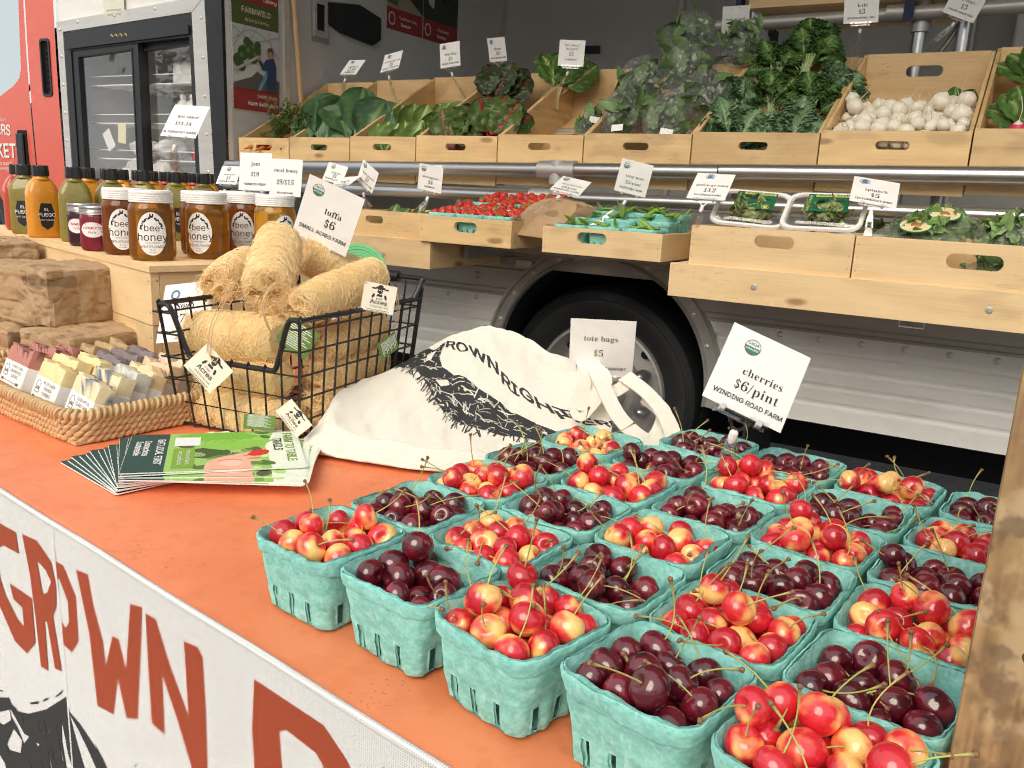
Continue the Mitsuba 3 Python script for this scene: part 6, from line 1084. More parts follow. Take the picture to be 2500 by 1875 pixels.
def tote_sheet(off, grow, drop, seed):
    ss, tt = np.meshgrid(np.linspace(0, 4, 90), np.linspace(0, 3, 60), indexing='ij'); P = tote_map(ss.ravel(), tt.ravel(), off, grow, drop).reshape(90, 60, 3)
    # the folded front and left edges turn down and under
    e = np.linspace(0, 1, 7)[1:]; f0 = P[:, 0]; th = np.clip(f0[:, 2] - 0.004 - off, 0.002, 0.06)
    fr = np.stack([f0 + np.stack([0.2 * 0 * e_ + 0 * th, -0.011 * np.sin(math.pi * e_) * np.ones(90), -th * e_], -1) for e_ in e[::-1]], 1); P = np.concatenate([fr, P], 1)
    l0 = P[0]; th = np.clip(l0[:, 2] - 0.004, 0.001, 0.09) * np.linspace(1, 0.5, len(P[0])); lf = np.stack([l0 + np.stack([-0.016 * np.sin(math.pi * e_) * np.ones(len(l0)), 0 * th, -th * e_], -1) for e_ in e[::-1]], 0); P = np.concatenate([lf, P], 0)
    return P
for i, (off, grow, drop, lab) in enumerate(((0.0, 0.0, 0.0, 'folded white canvas tote bag with a black mountain print, on top'), (0.0, 0.014, 0.018, 'folded canvas tote bag second in the pile'), (0.0, 0.024, 0.034, 'lowest canvas tote bag, its hem on the orange table'))):
    k = thing('tote_bag', lab, 'bag'); P = tote_sheet(off, grow, drop, i); put('cloth', xf(gridmesh(P), TM), 'canvas', k, smooth=True)
    P2 = P.copy(); P2[..., 2] -= 0.0016; edge = np.concatenate([P[5, :], P[5:, -1]], 0)
    if i == 0: tote = k
    if i == 0:
        hemp = tote_map(np.linspace(0, 4, 60), np.full(60, 0.06), 0.0006, grow, drop); put('stitching', xf(tube(hemp, 0.0005, 4), TM), 'canvas', k)
def tote_print(poly, name, lift=0.0010):
    ms = []
    for g in getattr(poly, 'geoms', [poly]):
        if g.geom_type != 'Polygon' or g.area < 1e-7: continue
        x0, y0, x1, y1 = g.bounds
        for a in np.arange(math.floor(x0 / 0.1), math.ceil(x1 / 0.1)):
            for b in np.arange(math.floor(y0 / 0.1), math.ceil(y1 / 0.1)):
                c = g.intersection(sbox(a * 0.1, b * 0.1, a * 0.1 + 0.1, b * 0.1 + 0.1))
                for h in getattr(c, 'geoms', [c]):
                    if h.geom_type == 'Polygon' and h.area > 1e-7: v, f = trimesh.creation.triangulate_polygon(h, engine='earcut'); ms.append((np.c_[v, np.zeros(len(v))], np.asarray(f)))
    v, f = cat(*ms); P = tote_map(v[:, 0], v[:, 1], lift); put(name, xf((P, f), TM), 'tote_ink' if 'tote_ink' in scene else (mat('tote_ink', (0.032, 0.033, 0.035), 0.8) or 'tote_ink'), tote, smooth=False)
q = np.random.default_rng(11)
ridge = [(0.40, 2.05), (0.52, 2.38), (0.80, 2.34), (0.98, 2.22), (1.10, 2.36), (1.2, 2.0), (1.35, 1.74), (1.6, 1.60), (1.85, 1.56), (2.2, 1.40), (2.6, 1.24), (3.0, 1.02), (3.4, 0.78), (3.4, 0.52), (2.8, 0.55), (2.2, 0.64), (1.78, 0.78), (1.5, 1.08), (1.2, 1.42), (0.9, 1.72), (0.6, 1.88)]
mt = Polygon(ridge).buffer(0); cuts = [Polygon([(0.97, 2.08), (1.05, 2.24), (1.10, 1.92), (1.03, 1.86)]), Polygon([(1.38, 1.42), (1.55, 1.50), (1.62, 1.40), (1.5, 1.34)])]
for i in range(430):
    x, y = q.uniform(0.45, 3.4), q.uniform(0.55, 2.35); L = q.uniform(0.05, 0.26); a = q.normal(-0.5, 0.55); wd = q.uniform(0.008, 0.024); cuts.append(LineString([(x, y), (x + L * 0.5 * math.cos(a), y + L * 0.5 * math.sin(a) + 0.02), (x + L * math.cos(a), y + L * math.sin(a))]).buffer(wd / 2, quad_segs=2))
ext = []
for i in range(90): x = q.uniform(0.6, 3.4); y = np.interp(x, [0.4, 0.9, 1.5, 1.78, 2.2, 3.4], [1.95, 1.72, 1.08, 0.78, 0.64, 0.5]) - q.uniform(0.0, 0.18); ext.append(LineString([(x, y), (x + q.normal(0.03, 0.04), y + q.uniform(0.06, 0.2))]).buffer(q.uniform(0.004, 0.012), quad_segs=2))
ext += [LineString([(0.22, 2.0), (0.4, 2.12), (0.6, 2.3)]).buffer(0.03), LineString([(0.3, 1.8), (0.5, 1.95)]).buffer(0.022)]
tote_print(mt.difference(unary_union(cuts)).union(unary_union(ext)), 'mountain_print')
def tote_text(s, x0, y0, h, slope):
    tri, w_ = sans(s, True); x = x0; k = h; v = tri.reshape(-1, 3) * k; polys = [Polygon(t[:, :2]) for t in v.reshape(-1, 3, 3)]
    p = unary_union([g.buffer(0.003) for g in polys if g.area > 1e-9]); p = affinity.affine_transform(p, [1, slope, -0.42, 0.80, x0, y0]); return p
tote_print(unary_union([tote_text('GROWN.', 0.86, 2.40, 0.27, -0.40), tote_text('RIGHT', 2.36, 1.68, 0.26, -0.36), tote_text('HERE', 3.30, 1.20, 0.25, -0.36)]).intersection(sbox(1.02, 0, 4, 3)), 'lettering')
def strap(pts, w_=0.014, k=0):
    c = smoothed([tb(*p) for p in pts], 8); t = np.gradient(c, axis=0); t /= np.linalg.norm(t, axis=1, keepdims=True); tw = 0.7 * np.sin(np.linspace(0, 4 + k, len(c))); up = np.stack([0.25 + 0.5 * tw, -0.75 + 0 * tw, 0.65 + 0.3 * tw], 1); sd = np.cross(t, up); sd /= np.linalg.norm(sd, axis=1, keepdims=True)
    v, f = gridmesh(np.stack([c - sd * w_, c, c + sd * w_], 1)); n = np.cross(sd, t); n = np.repeat(n, 3, 0) * 0.0009
    return cat((v + n, f), (v - n, f[:, ::-1]))
for i, p in enumerate(([(-0.09, 0.685, 0.130), (-0.055, 0.625, 0.108), (-0.035, 0.588, 0.080), (-0.03, 0.60, 0.085), (-0.035, 0.655, 0.118), (-0.08, 0.69, 0.13)], [(-0.09, 0.70, 0.135), (-0.03, 0.64, 0.118), (0.03, 0.605, 0.080), (0.075, 0.615, 0.055), (0.07, 0.66, 0.085), (0.02, 0.69, 0.10)], [(-0.02, 0.69, 0.125), (0.04, 0.66, 0.112), (0.085, 0.635, 0.092), (0.108, 0.622, 0.060), (0.09, 0.602, 0.040), (0.03, 0.588, 0.040)], [(-0.11, 0.70, 0.14), (-0.075, 0.665, 0.125), (-0.045, 0.640, 0.104), (-0.02, 0.655, 0.105), (-0.01, 0.69, 0.115)], [(0.0, 0.585, 0.045), (0.05, 0.605, 0.05), (0.10, 0.64, 0.045), (0.12, 0.68, 0.05)])):
    put('strap', strap(p, 0.0122, i * 0.6), 'canvas', tote, smooth=True)
# ---------------------------------------------------------------- price cards in clear clip stands
def usda():
    R = 0.0105; ring = Point(0, 0).buffer(R).difference(Point(0, 0).buffer(R * 0.93)); lowh = Point(0, 0).buffer(R * 0.90).intersection(sbox(-R, -R, R, 0.0005))
    return ring, lowh
def sign(key, c, ex, ey, w, h, lines, lab, foot, emblem=None, kink=0.0, scale=1.0, neck=True):
    c, ex, ey = np.array(c), unit(ex), np.array(ey); ey = unit(ey - ex * (ex @ ey)); n = np.cross(ex, ey)
    if scale != 1: c = EYE + (c - EYE) * scale; w *= scale; h *= scale
    M = frame(c, ex, ey); s = thing('price_sign', lab, 'sign'); q = np.random.default_rng(len(key) * 7 + int(w * 1e5)); cv = q.uniform(-0.10, 0.16)
    def bend(v): v = v.copy(); a, b = v[:, 0] / w, v[:, 1] / h; v[:, 2] = v[:, 2] + cv * 0.12 * h * ((a) ** 2 - 0.1) + 0.03 * h * np.clip(b, 0, 1) ** 2 * 2 * (1 if cv > 0 else -1); return v
    gx, gy = np.meshgrid(np.linspace(-w / 2, w / 2, 9), np.linspace(-h / 2, h / 2, 9), indexing='ij'); v, f = gridmesh(np.stack([gx, gy, 0 * gx], -1))
    put('card', xf((bend(v), f), M), 'card', s, smooth=True)
    m = cat(*[line_mesh(t, fo, hh * w, x * w, y * h, 0.0003, wd * w if wd else None) for t, fo, hh, x, y, wd in lines]); m = (bend(m[0] + [0, 0, 0.0004]), m[1]); put('lettering', xf(m, M), 'ink' if key not in ('tote',) else 'grey_ink', s, smooth=False)
    if emblem:
        ox, oy = emblem[1] * w, emblem[2] * h; k = w / 0.103
        e = thing_part = None
        if emblem[0] == 'usda':
            ring, lowh = usda()
            for nm, p, mt, z in (('emblem_ring', ring, 'emblem_brown', 0.0004), ('emblem_field', lowh, 'emblem_green', 0.0004)):
                g = extrude(affinity.scale(p, k, k, origin=(0, 0)), 0.0003, z); put(nm, xf((bend(g[0] + [ox, oy, 0]), g[1]), M), mt, s, smooth=False)
            a = line_mesh('USDA', 'bold', 0.0056 * k, ox, oy + 0.0042 * k, 0.0003, 0.014 * k); put('emblem_text', xf((bend(a[0] + [0, 0, 0.0005]), a[1]), M), 'emblem_green', s, smooth=False)
            a = line_mesh('ORGANIC', 'bold', 0.0042 * k, ox, oy - 0.0034 * k, 0.0003, 0.0165 * k); put('emblem_text', xf((bend(a[0] + [0, 0, 0.0009]), a[1]), M), 'card', s, smooth=False)
        else:
            for nm, p, mt in (('emblem_ring', oval(0, 0, 0.0125, 0.010).difference(oval(0, 0, 0.011, 0.0085)), 'emblem_blue'), ('emblem_field', unary_union([oval(0, -0.003, 0.008, 0.0035), oval(-0.003, 0.002, 0.004, 0.003), oval(0.004, 0.003, 0.0035, 0.003)]), 'emblem_blue'), ('emblem_field', oval(0, 0.0045, 0.005, 0.002), 'emblem_brown')):
                g = extrude(affinity.scale(p, k, k, origin=(0, 0)), 0.0003, 0.0004); put(nm, xf((bend(g[0] + [ox, oy, 0]), g[1]), M), mt, s, smooth=False)
    # clip: two clear jaws along the lower edge, a fan, a white ball joint and a clear spring clip on its foot
    jw = 0.036; j = cat(xf(box(-jw, jw, -0.0028, 0.0028, 0.0022, 0.0042, 0.0006), M @ move(0, -h / 2 + 0.001, 0)), xf(box(-jw, jw, -0.0028, 0.0028, -0.0042, -0.0022, 0.0006), M @ move(0, -h / 2 + 0.001, 0)), xf(box(-jw * 0.9, jw * 0.9, -0.010, -0.0062, -0.002, 0.002, 0.0006), M @ move(0, -h / 2 + 0.001, 0)))
    put('jaw', j, 'clear_solid', s, smooth=False)
    for sx in (-1, 1): put('jaw_hinge', xf(box(sx * 0.024 - 0.0035, sx * 0.024 + 0.0035, -0.006, 0.002, -0.0055, 0.0055, 0.001), M @ move(0, -h / 2, 0)), 'clip_grey', s)
    a0 = M @ np.array([0, -h / 2 - 0.008, 0, 1]); a0 = a0[:3]; foot = np.array(foot, float); d = unit(foot - a0) ; d = unit(-ey * 0.6 + d * 0.8)
    fan = extrude(Polygon([(-0.015, 0), (0.015, 0), (0.0045, -0.014), (-0.0045, -0.014)]).difference(Polygon([(-0.010, -0.0018), (0.010, -0.0018), (0.003, -0.0115), (-0.003, -0.0115)])), 0.003, -0.0015); put('fan', xf(fan, frame(a0, ex, -d)), 'clear_solid', s, smooth=False)
    b0 = a0 + d * 0.014; b1 = b0 + d * 0.018; pb = unit(b1 - b0); put('ball_joint', xf(lathe([(0, 0), (0.0034, 0.0005), (0.0052, 0.003), (0.0056, 0.009), (0.0050, 0.014), (0.0030, 0.018), (0, 0.0185)], 16), frame(b0, unit(np.cross(pb, [0.1, 1, 0.2])), z=pb)), 'white_plastic', s)
    L = np.linalg.norm(foot - b1); fd = unit(foot - b1); sx = unit(ex - fd * (ex @ fd)); FM = frame(b1, sx, -fd)
    L1 = max(L, 0.03); sp = []
    for z0, sg in ((0.004, 1), (-0.007, -1)):
        out = Polygon([(-0.006, 0.002), (0.006, 0.002), (0.0095, -0.35 * L1), (0.0085, -0.6 * L1), (0.0125, -L1), (-0.0125, -L1), (-0.0085, -0.6 * L1), (-0.0095, -0.35 * L1)]); ho = sbox(-0.0045, -0.48 * L1, 0.0045, -0.24 * L1)
        e = extrude(out.difference(ho), 0.003, z0); e[0][:, 2] += sg * 0.006 * np.clip((-e[0][:, 1] - 0.4 * L1) / (0.6 * L1), -0.3, 1); sp.append(e)
    put('spring_clip', xf(cat(*sp), FM), 'clear_solid', s, smooth=False); put('spring', xf(tube([(0.004 * math.cos(t), -0.38 * L1, 0.004 * math.sin(t)) for t in np.linspace(0, 6, 14)], 0.0008, 5), FM), 'steel_pipe', s)
    return s
scene['clear_solid'] = {'type': 'thindielectric', 'int_ior': 1.6}
mat('clip_grey', (0.55, 0.55, 0.54), 0.25); mat('emblem_green', (0.035, 0.19, 0.13), 0.6); mat('emblem_brown', (0.22, 0.07, 0.05), 0.6); mat('emblem_blue', (0.10, 0.20, 0.33), 0.6)
def std(a, p, f, aw=0.62, fw=0.86, y0=0.02): return [(a, 'serif', 0.125, 0.03, y0, aw), (p, 'serif', 0.14, 0.03, y0 - 0.20, 0.5), (f, 'bold', 0.085, 0, y0 - 0.37, fw)]
def crate_edge(i, b, side=1):
    """A point on the top edge of a side board of upper crate i, b up the slope."""
    c, x0, x1, zt = crate[i]; return np.array([x1 if side else x0, 2.87 + 0.57 * b, zt + 0.31 * b])
SG = dict(carrot=([-2.668, 3.068, 1.648], [0.998, -0.051, -0.028], [0.055, 0.643, 0.764], 0.099, 0.094), collard=([-2.453, 3.076, 1.666], [0.984, 0.024, 0.177], [-0.164, 0.524, 0.836], 0.100, 0.096), bokchoy=([-2.197, 3.151, 1.697], [0.994, 0.028, 0.103], [-0.104, 0.02, 0.994], 0.102, 0.101),
          chard=([-2.084, 3.35, 1.745], [0.986, -0.165, 0.009], [-0.048, -0.235, 0.971], 0.102, 0.099), holybasil=([-1.626, 3.177, 1.688], [0.938, 0.346, -0.014], [-0.047, 0.166, 0.985], 0.103, 0.103), basil=([-1.061, 3.459, 1.83], [0.86, 0.49, 0.1], [0.10, -0.30, 0.95], 0.105, 0.109),
          kale=([-0.596, 3.433, 1.851], [0.956, 0.289, 0.057], [-0.088, 0.096, 0.991], 0.118, 0.118), turnip=([-0.272, 3.62, 1.885], [0.92, 0.16, -0.36], [0.35, 0.0, 0.93], 0.115, 0.115), micro=([-1.782, 2.459, 1.17], [0.987, 0.063, -0.148], [0.153, -0.091, 0.984], 0.099, 0.089), beet=([-2.051, 2.444, 1.167], [0.858, -0.121, -0.498], [0.485, -0.127, 0.865], 0.096, 0.085),
          straw=([-1.267, 2.527, 1.167], [0.982, 0.095, -0.163], [-0.009, 0.888, 0.46], 0.104, 0.104), peas=([-1.04, 2.506, 1.198], [0.9, 0.40, -0.19], [0.30, 0.0, 0.95], 0.100, 0.100), salad=([-0.755, 2.387, 1.181], [0.999, 0.029, -0.02], [-0.009, 0.75, 0.661], 0.110, 0.112), spinach=([-0.329, 2.437, 1.185], [0.974, 0.188, -0.126], [-0.08, 0.808, 0.584], 0.116, 0.115),
          herbs=([-2.729, 2.403, 1.148], [0.983, 0.184, 0.005], [-0.1, 0.514, 0.852], 0.096, 0.085), oregano=([-2.245, 2.486, 1.173], [0.983, 0.056, -0.175], [0.14, 0.387, 0.912], 0.093, 0.073), jam=([-1.843, 1.716, 1.158], [0.977, 0.214, 0.009], [-0.04, 0.141, 0.989], 0.103, 0.103), hotsauce=([-1.862, 1.502, 1.274], [0.963, 0.268, -0.035], [-0.131, 0.575, 0.807], 0.103, 0.103),
          luffa=([-1.057, 1.152, 1.081], [0.86, 0.36, -0.36], [0.36, 0.02, 0.93], 0.108, 0.113), tote=([-0.539, 1.222, 0.901], [0.913, 0.408, 0.012], [0.125, -0.309, 0.943], 0.103, 0.103), cherries=([-0.242, 1.022, 0.934], [0.879, 0.306, -0.364], [0.121, 0.596, 0.794], 0.103, 0.107))
sign('carrot', *SG['carrot'], std('carrots', '$3.50', 'FARMWILD'), 'small price card tilted back over the carrots', in_crate(0, 0.95, 0.55, 0.16), ('farm', -0.2, 0.33))
sign('collard', *SG['collard'], std('collard greens', '$3', 'SONDER FARMSTEAD', 0.8), 'price card for collard greens leaning over the collards', crate_edge(1, 0.55), ('farm', -0.2, 0.33))
sign('bokchoy', *SG['bokchoy'], std('bok choy', '$3', 'SONDER FARMSTEAD'), 'upright price card for bok choy', crate_edge(2, 0.60), ('farm', -0.28, 0.33))
sign('chard', *SG['chard'], std('chard', '$3', 'BRACKENSHIRE FARM', 0.4), 'price card for chard half hidden by the chard leaves', in_crate(3, 0.3, 0.9, 0.12), ('farm', -0.28, 0.33))
sign('holybasil', *SG['holybasil'], [('holy basil,', 'serif', 0.12, 0, 0.29, 0.62), ('bagged', 'serif', 0.12, 0, 0.15, 0.45), ('$5', 'serif', 0.14, 0, -0.06, 0.2), ('FARMWILD', 'bold', 0.085, 0, -0.26, 0.45)], 'price card for bagged holy basil on a crate edge', crate_edge(3, 0.55))
sign('basil', *SG['basil'], [('basil, bagged', 'serif', 0.12, 0, 0.05, 0.7), ('$5', 'serif', 0.14, 0, -0.18, 0.2)], 'price card for bagged basil behind the clear bags', in_crate(5, 0.85, 0.95, 0.10))
sign('kale', *SG['kale'], std('kale', '$3', 'BRACKENSHIRE FARM', 0.3, 0.78), 'price card for kale at the top edge of the picture', crate_edge(6, 0.75), ('farm', -0.26, 0.3))
sign('turnip', *SG['turnip'], std('turnips', '$3', 'SONDER FARMSTEAD', 0.5, 0.8), 'tilted price card for turnips clipped to the crate back', (-0.36, 3.45, 1.70), ('farm', -0.26, 0.3))
sign('herbs', *SG['herbs'], std('mixed herbs', '$3', 'CEDARVILLE FARM', 0.6, 0.8), 'price card for mixed herbs beside the jam card', (-2.76, 2.42, 1.04), ('usda', -0.1, 0.33))
sign('oregano', *SG['oregano'], std('oregano', '$3', 'CEDARVILLE FARM', 0.5, 0.8), 'price card for oregano behind the luffa card', (-2.25, 2.50, 1.07), ('usda', -0.2, 0.33))
sign('beet', *SG['beet'], std('beet greens', '$3', 'CEDARVILLE FARM', 0.7, 0.8), 'turned price card for greens next to the oregano card', (-2.06, 2.46, 1.055), ('usda', -0.3, 0.33))
sign('flat', [-2.12, 2.40, 1.145], [0.97, 0.1, 0.1], [-0.1, 0.9, 0.4], 0.085, 0.085, std('greens', '$3', 'CEDARVILLE FARM', 0.5), 'price card lying nearly flat between the oregano and greens cards', (-2.10, 2.42, 1.055))
sign('micro', *SG['micro'], std('microgreens', '$4', 'FARMWILD', 0.72, 0.45), 'price card for microgreens on the flat crate of greens', (-1.755, 2.345, 1.045), ('usda', -0.3, 0.33))
put('second_card', xf(box(-0.045, 0.045, -0.045, 0.04, -0.006, -0.0055), frame(SG['micro'][0] + np.array([-0.004, 0.004, 0.004]), unit([1, 0.03, 0.04]), unit([0, 0.02, 1]))), 'card', 'price_sign_012', smooth=False)
sign('straw', *SG['straw'], std('strawberries', '$5/pint', 'MARIPOSA FARM', 0.7), 'price card for strawberries leaning back over the berries', (-1.36, 2.33, 1.045), ('usda', -0.3, 0.33))
sign('peas', *SG['peas'], std('snap peas', '$5/pint', 'MARIPOSA FARM', 0.6, 0.72), 'price card for snap peas in front of the pipe fitting', (-1.13, 2.42, 1.045), ('usda', -0.3, 0.33))
sign('salad', *SG['salad'], std('grab-n-go salad', '$12', 'DAYDREAM FARM', 0.84, 0.7), 'price card for salad boxes leaning back beside the salad', (-0.772, 2.345, 1.07), ('farm', -0.12, 0.36))
sign('spinach', *SG['spinach'], std('spinach', '$5', 'DAYDREAM FARM', 0.5, 0.78), 'price card for spinach clipped to the deep crate', (-0.318, 2.34, 1.065), ('farm', -0.25, 0.33))
sign('jam', *SG['jam'], [('jam', 'serif', 0.15, 0, 0.20, 0.28), ('$10', 'serif', 0.15, 0, -0.08, 0.26), ('FARMETTE FRESH', 'bold', 0.10, 0, -0.34, 0.70)], 'white price card for jam standing behind the honey jars', rt(-1.36, 0.80) + [0, 0, 0.10], scale=0.86)
sign('honey', (np.array(SG['jam'][0]) - EYE) * 1.0 + EYE + np.array([0.098, 0.018, -0.012]), [0.985, 0.17, -0.01], [-0.03, 0.12, 0.99], 0.103, 0.100, [('local honey', 'serif', 0.14, 0, 0.18, 0.76), ('$9/$15', 'serif', 0.15, 0, -0.14, 0.55), ('RED SHED FARM', 'bold', 0.08, 0, -0.42, 0.5)], 'white price card for local honey right of the jam card', rt(-1.25, 0.82) + [0, 0, 0.10], scale=0.86)
sign('hotsauce', *SG['hotsauce'], [('hot sauce', 'serif', 0.125, 0.05, 0.12, 0.62), ('$11-14', 'serif', 0.14, 0.0, -0.10, 0.46), ('EL FUEGO HOT SAUCE', 'bold', 0.09, 0, -0.36, 0.92)], 'price card for hot sauce on a tall clear stand among the bottles', rt(-1.52, 0.80) + [0, 0, 0.17])
sign('luffa', *SG['luffa'], [('luffa', 'serif', 0.13, 0.08, 0.04, 0.32), ('$6', 'serif', 0.14, 0.08, -0.14, 0.2), ('SMALL ACRES FARM', 'bold', 0.088, 0, -0.32, 0.86)], 'white price card for luffas leaning over the wire basket', tb(-0.60, 0.60, 0.18), ('usda', -0.28, 0.32))
sign('tote', *SG['tote'], [('tote bags', 'serif', 0.135, -0.02, 0.16, 0.54), ('$5', 'serif', 0.15, -0.04, -0.10, 0.16), ('TWIN SISTERS MARKET', 'bold', 0.088, 0.0, -0.36, 0.80)], 'white price card for tote bags in front of the truck wheel', tb(-0.068, 0.60, 0.045))
sign('cherries', *SG['cherries'], [('cherries', 'serif', 0.15, 0.08, -0.02, 0.52), ('$6/pint', 'serif', 0.16, 0.07, -0.20, 0.56), ('WINDING ROAD FARM', 'bold', 0.09, 0.02, -0.36, 0.88)], 'large tilted white price card for cherries over the back baskets', tb(0.225, 0.548, 0.075), ('usda', -0.18, 0.30))
so = thing('price_sign', 'white paper card for soap half hidden behind the wire basket', 'sign')
SMx = frame(CPt(455, 758, 1.46), unit((0.93, 0.30, 0.16)), unit((-0.15, 0.35, 0.92))); put('card', xf(box(-0.05, 0.05, -0.055, 0.05, 0, 0.0005), SMx), 'card', so, smooth=False); put('lettering', xf(cat(line_mesh('soap', 'serif', 0.015, -0.002, 0.008, 0.0012, 0.034), line_mesh('$7', 'serif', 0.015, -0.01, -0.016, 0.0012)), SMx), 'ink', so, smooth=False)
put('emblem', xf(extrude(oval(-0.026, 0.030, 0.009, 0.009).difference(oval(-0.026, 0.030, 0.0055, 0.0055)), 0.0012), SMx), 'emblem_blue', so, smooth=False)
# ---------------------------------------------------------------- produce: leaves
def leaf(L, Wd, prof, seed, ruffle=0.0, rf=9.0, cup=0.15, bend=0.6, blister=0.004, nx=11, ny=15, rib=(0.30, 0.42, 0.13), lo=(0.03, 0.085, 0.018), hi=(0.07, 0.16, 0.035), stalk=0.0, stalk_c=None, vein=0.55):
    """A leaf growing along +y from the origin, its face towards +z, bending back; prof(t) is the half width."""
    q = np.random.default_rng(seed); t = np.linspace(0, 1, ny); s = np.linspace(-1, 1, nx); Tt, S = np.meshgrid(t, s, indexing='ij'); w = np.array([prof(x) for x in t])[:, None] * Wd
    edge = np.abs(S) ** 2.2; nz = meshkit.fbm(np.stack([S * 2 + seed * 3.7, Tt * 3.0, 0 * S], -1), 3, seed) - 0.5
    ph = rf * 6.283 * (Tt + 0.13 * np.abs(S)) + seed + S * 2; x = S * w * (1 + 0.10 * ruffle * 8 * edge * np.sin(ph * 0.5)); z = cup * w * (S ** 2) + ruffle * edge * np.sin(ph) * (0.6 + 0.8 * meshkit.noise(np.stack([Tt * 7, S * 2, 0 * S + seed], -1))) + blister * nz * 4
    vn = np.abs(((Tt * 7 - np.abs(S) * 2.2) % 1.0) - 0.5) * 2; z = z + blister * 0.6 * vn
    ll = L * (1 - stalk); y0 = L * stalk; a = bend * Tt; yy = y0 + ll * np.where(np.abs(bend) < 1e-3, Tt, np.sin(a) / max(bend, 1e-3) if bend else Tt); zz = -ll * (1 - np.cos(a)) / bend if bend else 0 * Tt
    P = np.stack([x, yy - z * np.sin(a) * 0, zz + z], -1); v, f = gridmesh(P)
    ribw = (np.abs(S) * w < 0.0035 * (1.25 - Tt) * (L / 0.2)).ravel()[:, None]; veinm = np.clip((vn.ravel() - 0.86) * 7, 0, 1)[:, None] * vein * (np.abs(S).ravel() < 0.85)[:, None]
    k = np.clip(0.5 + nz.ravel() * 2.2 + q.normal(0, 0.08), 0, 1)[:, None]; c = np.array(lo) * (1 - k) + np.array(hi) * k; c = c * (1 - veinm) + np.array(rib) * veinm; c = np.where(ribw, np.array(rib), c)
    if stalk > 0:
        ts = np.linspace(0, 1, 5); m = tube(np.stack([0 * ts, y0 * ts * 1.02, 0 * ts - 0.001], 1), 0.0042 * (1.2 - 0.5 * ts) * (L / 0.25), 6); c = np.vstack([c, np.tile(stalk_c or rib, (len(m[0]), 1))]); v, f = cat((v, f), m)
    return (v, f), np.clip(c, 0, 1)
round_ = lambda t: math.sin(math.pi * min(t ** 0.72, 1.0)) ** 0.62 if 0 < t < 1 else 0.03
spoon = lambda t: 0.16 + 0.84 * math.sin(math.pi * min(max((t - 0.22) / 0.78, 0), 1)) ** 0.7 if t < 0.995 else 0.05
oblong = lambda t: math.sin(math.pi * min(t ** 0.85, 1)) ** 0.55 if 0 < t < 1 else 0.03
lance = lambda t: math.sin(math.pi * t ** 0.8) ** 0.8 if 0 < t < 1 else 0.02
def pointing(o, d, face):
    """Leaf frame: origin o, growing along d, its face as far as possible towards face."""
    d = unit(d); x = unit(np.cross(d, face)); return frame(o, x, d)
CAMD = np.array([0.35, -0.9, 0.2])
def bunch(name, lab, cat_, base, dirs, mk, bsdf='leaf', group=None, face=CAMD, spread=0.01):
    b = thing(name, lab, cat_, group); q = np.random.default_rng(abs(hash(lab)) % 9999 if False else sum(map(ord, lab)))
    for i, d in enumerate(dirs):
        m, c = mk(i); o = np.asarray(base) + q.normal(0, spread, 3) * [1, 0.6, 0.3]; f = unit(np.asarray(face) + q.normal(0, 0.22, 3))
        put('leaf', xf(m, pointing(o, d, f)), bsdf, b, smooth=True, color=c)
    return b
# carrots
def feathery(n, L, seed):
    q = np.random.default_rng(seed); ms = []; cs = []
    for i in range(n):
        d = unit([q.normal(0, 0.42), q.normal(0, 0.35), 1.0]); l = L * q.uniform(0.65, 1.1); st = smoothed([(0, 0, 0), d * l * 0.5 + [0, 0, 0.01], d * l + np.array([q.normal(0, 0.02), q.normal(0, 0.02), -0.015])], 5); m = tube(st, 0.0013, 4, cap=False); ms.append(m); cs.append(np.tile((0.12, 0.20, 0.04), (len(m[0]), 1)))
        for k in range(24):
            o = st[int(q.uniform(0.3, 0.99) * (len(st) - 1))]; e = unit(d * 0.5 + q.normal(0, 0.7, 3)); x = unit(np.cross(e, q.normal(size=3))); s = q.uniform(0.010, 0.024)
            v = np.array([o, o + e * s * 0.4 + x * s * 0.18, o + e * s, o + e * s * 0.4 - x * s * 0.18, o + e * s * 0.6 + x * s * 0.45, o + e * s * 0.6 - x * s * 0.45]); ms.append((v, np.array([[0, 1, 2], [0, 2, 3], [0, 4, 1], [0, 3, 5]]))); g = q.uniform(0.6, 1.3); cs.append(np.tile(np.array((0.04, 0.09, 0.015)) * g, (6, 1)))
    return cat(*ms), np.vstack(cs)
for i, (a, b) in enumerate(((0.38, 0.02), (0.80, 0.06))):
    k = thing('carrot_bunch', ('bunch of orange carrots with feathery tops at the left end of the crates', 'second bunch of orange carrots, next to the collards')[i], 'carrots'); o = in_crate(0, a, b, 0.13)
    for j in range(5):
        d = unit([0.12 * (j - 2) - 0.35, -0.75, -0.28 - 0.05 * (j % 2)]); p0 = o + np.array([0.016 * (j - 2), 0.015 * (j % 2), 0.008 * (j % 3)]); t = np.linspace(0, 1, 9); m = tube(p0 + d * 0.13 * t[:, None] * (0.8 + 0.1 * (j % 3)), 0.0135 * (1 - t ** 2.2 * 0.9) * (1 + 0.05 * np.sin(t * 30)), 10); put('carrot', m, 'painted', k, smooth=True, color=np.tile((0.62, 0.17, 0.035), (len(m[0]), 1)) * np.random.default_rng(j).uniform(0.8, 1.1, (len(m[0]), 1)))
    m, c = feathery(34, 0.235, 40 + i); put('tops', xf(m, frame(o + [0, 0.01, 0.0], unit((1, 0.1, 0)), z=unit((0.30 + 0.1 * i, 0.42, 0.86)))), 'leaf_soft', k, smooth=False, color=c, kind='stuff')
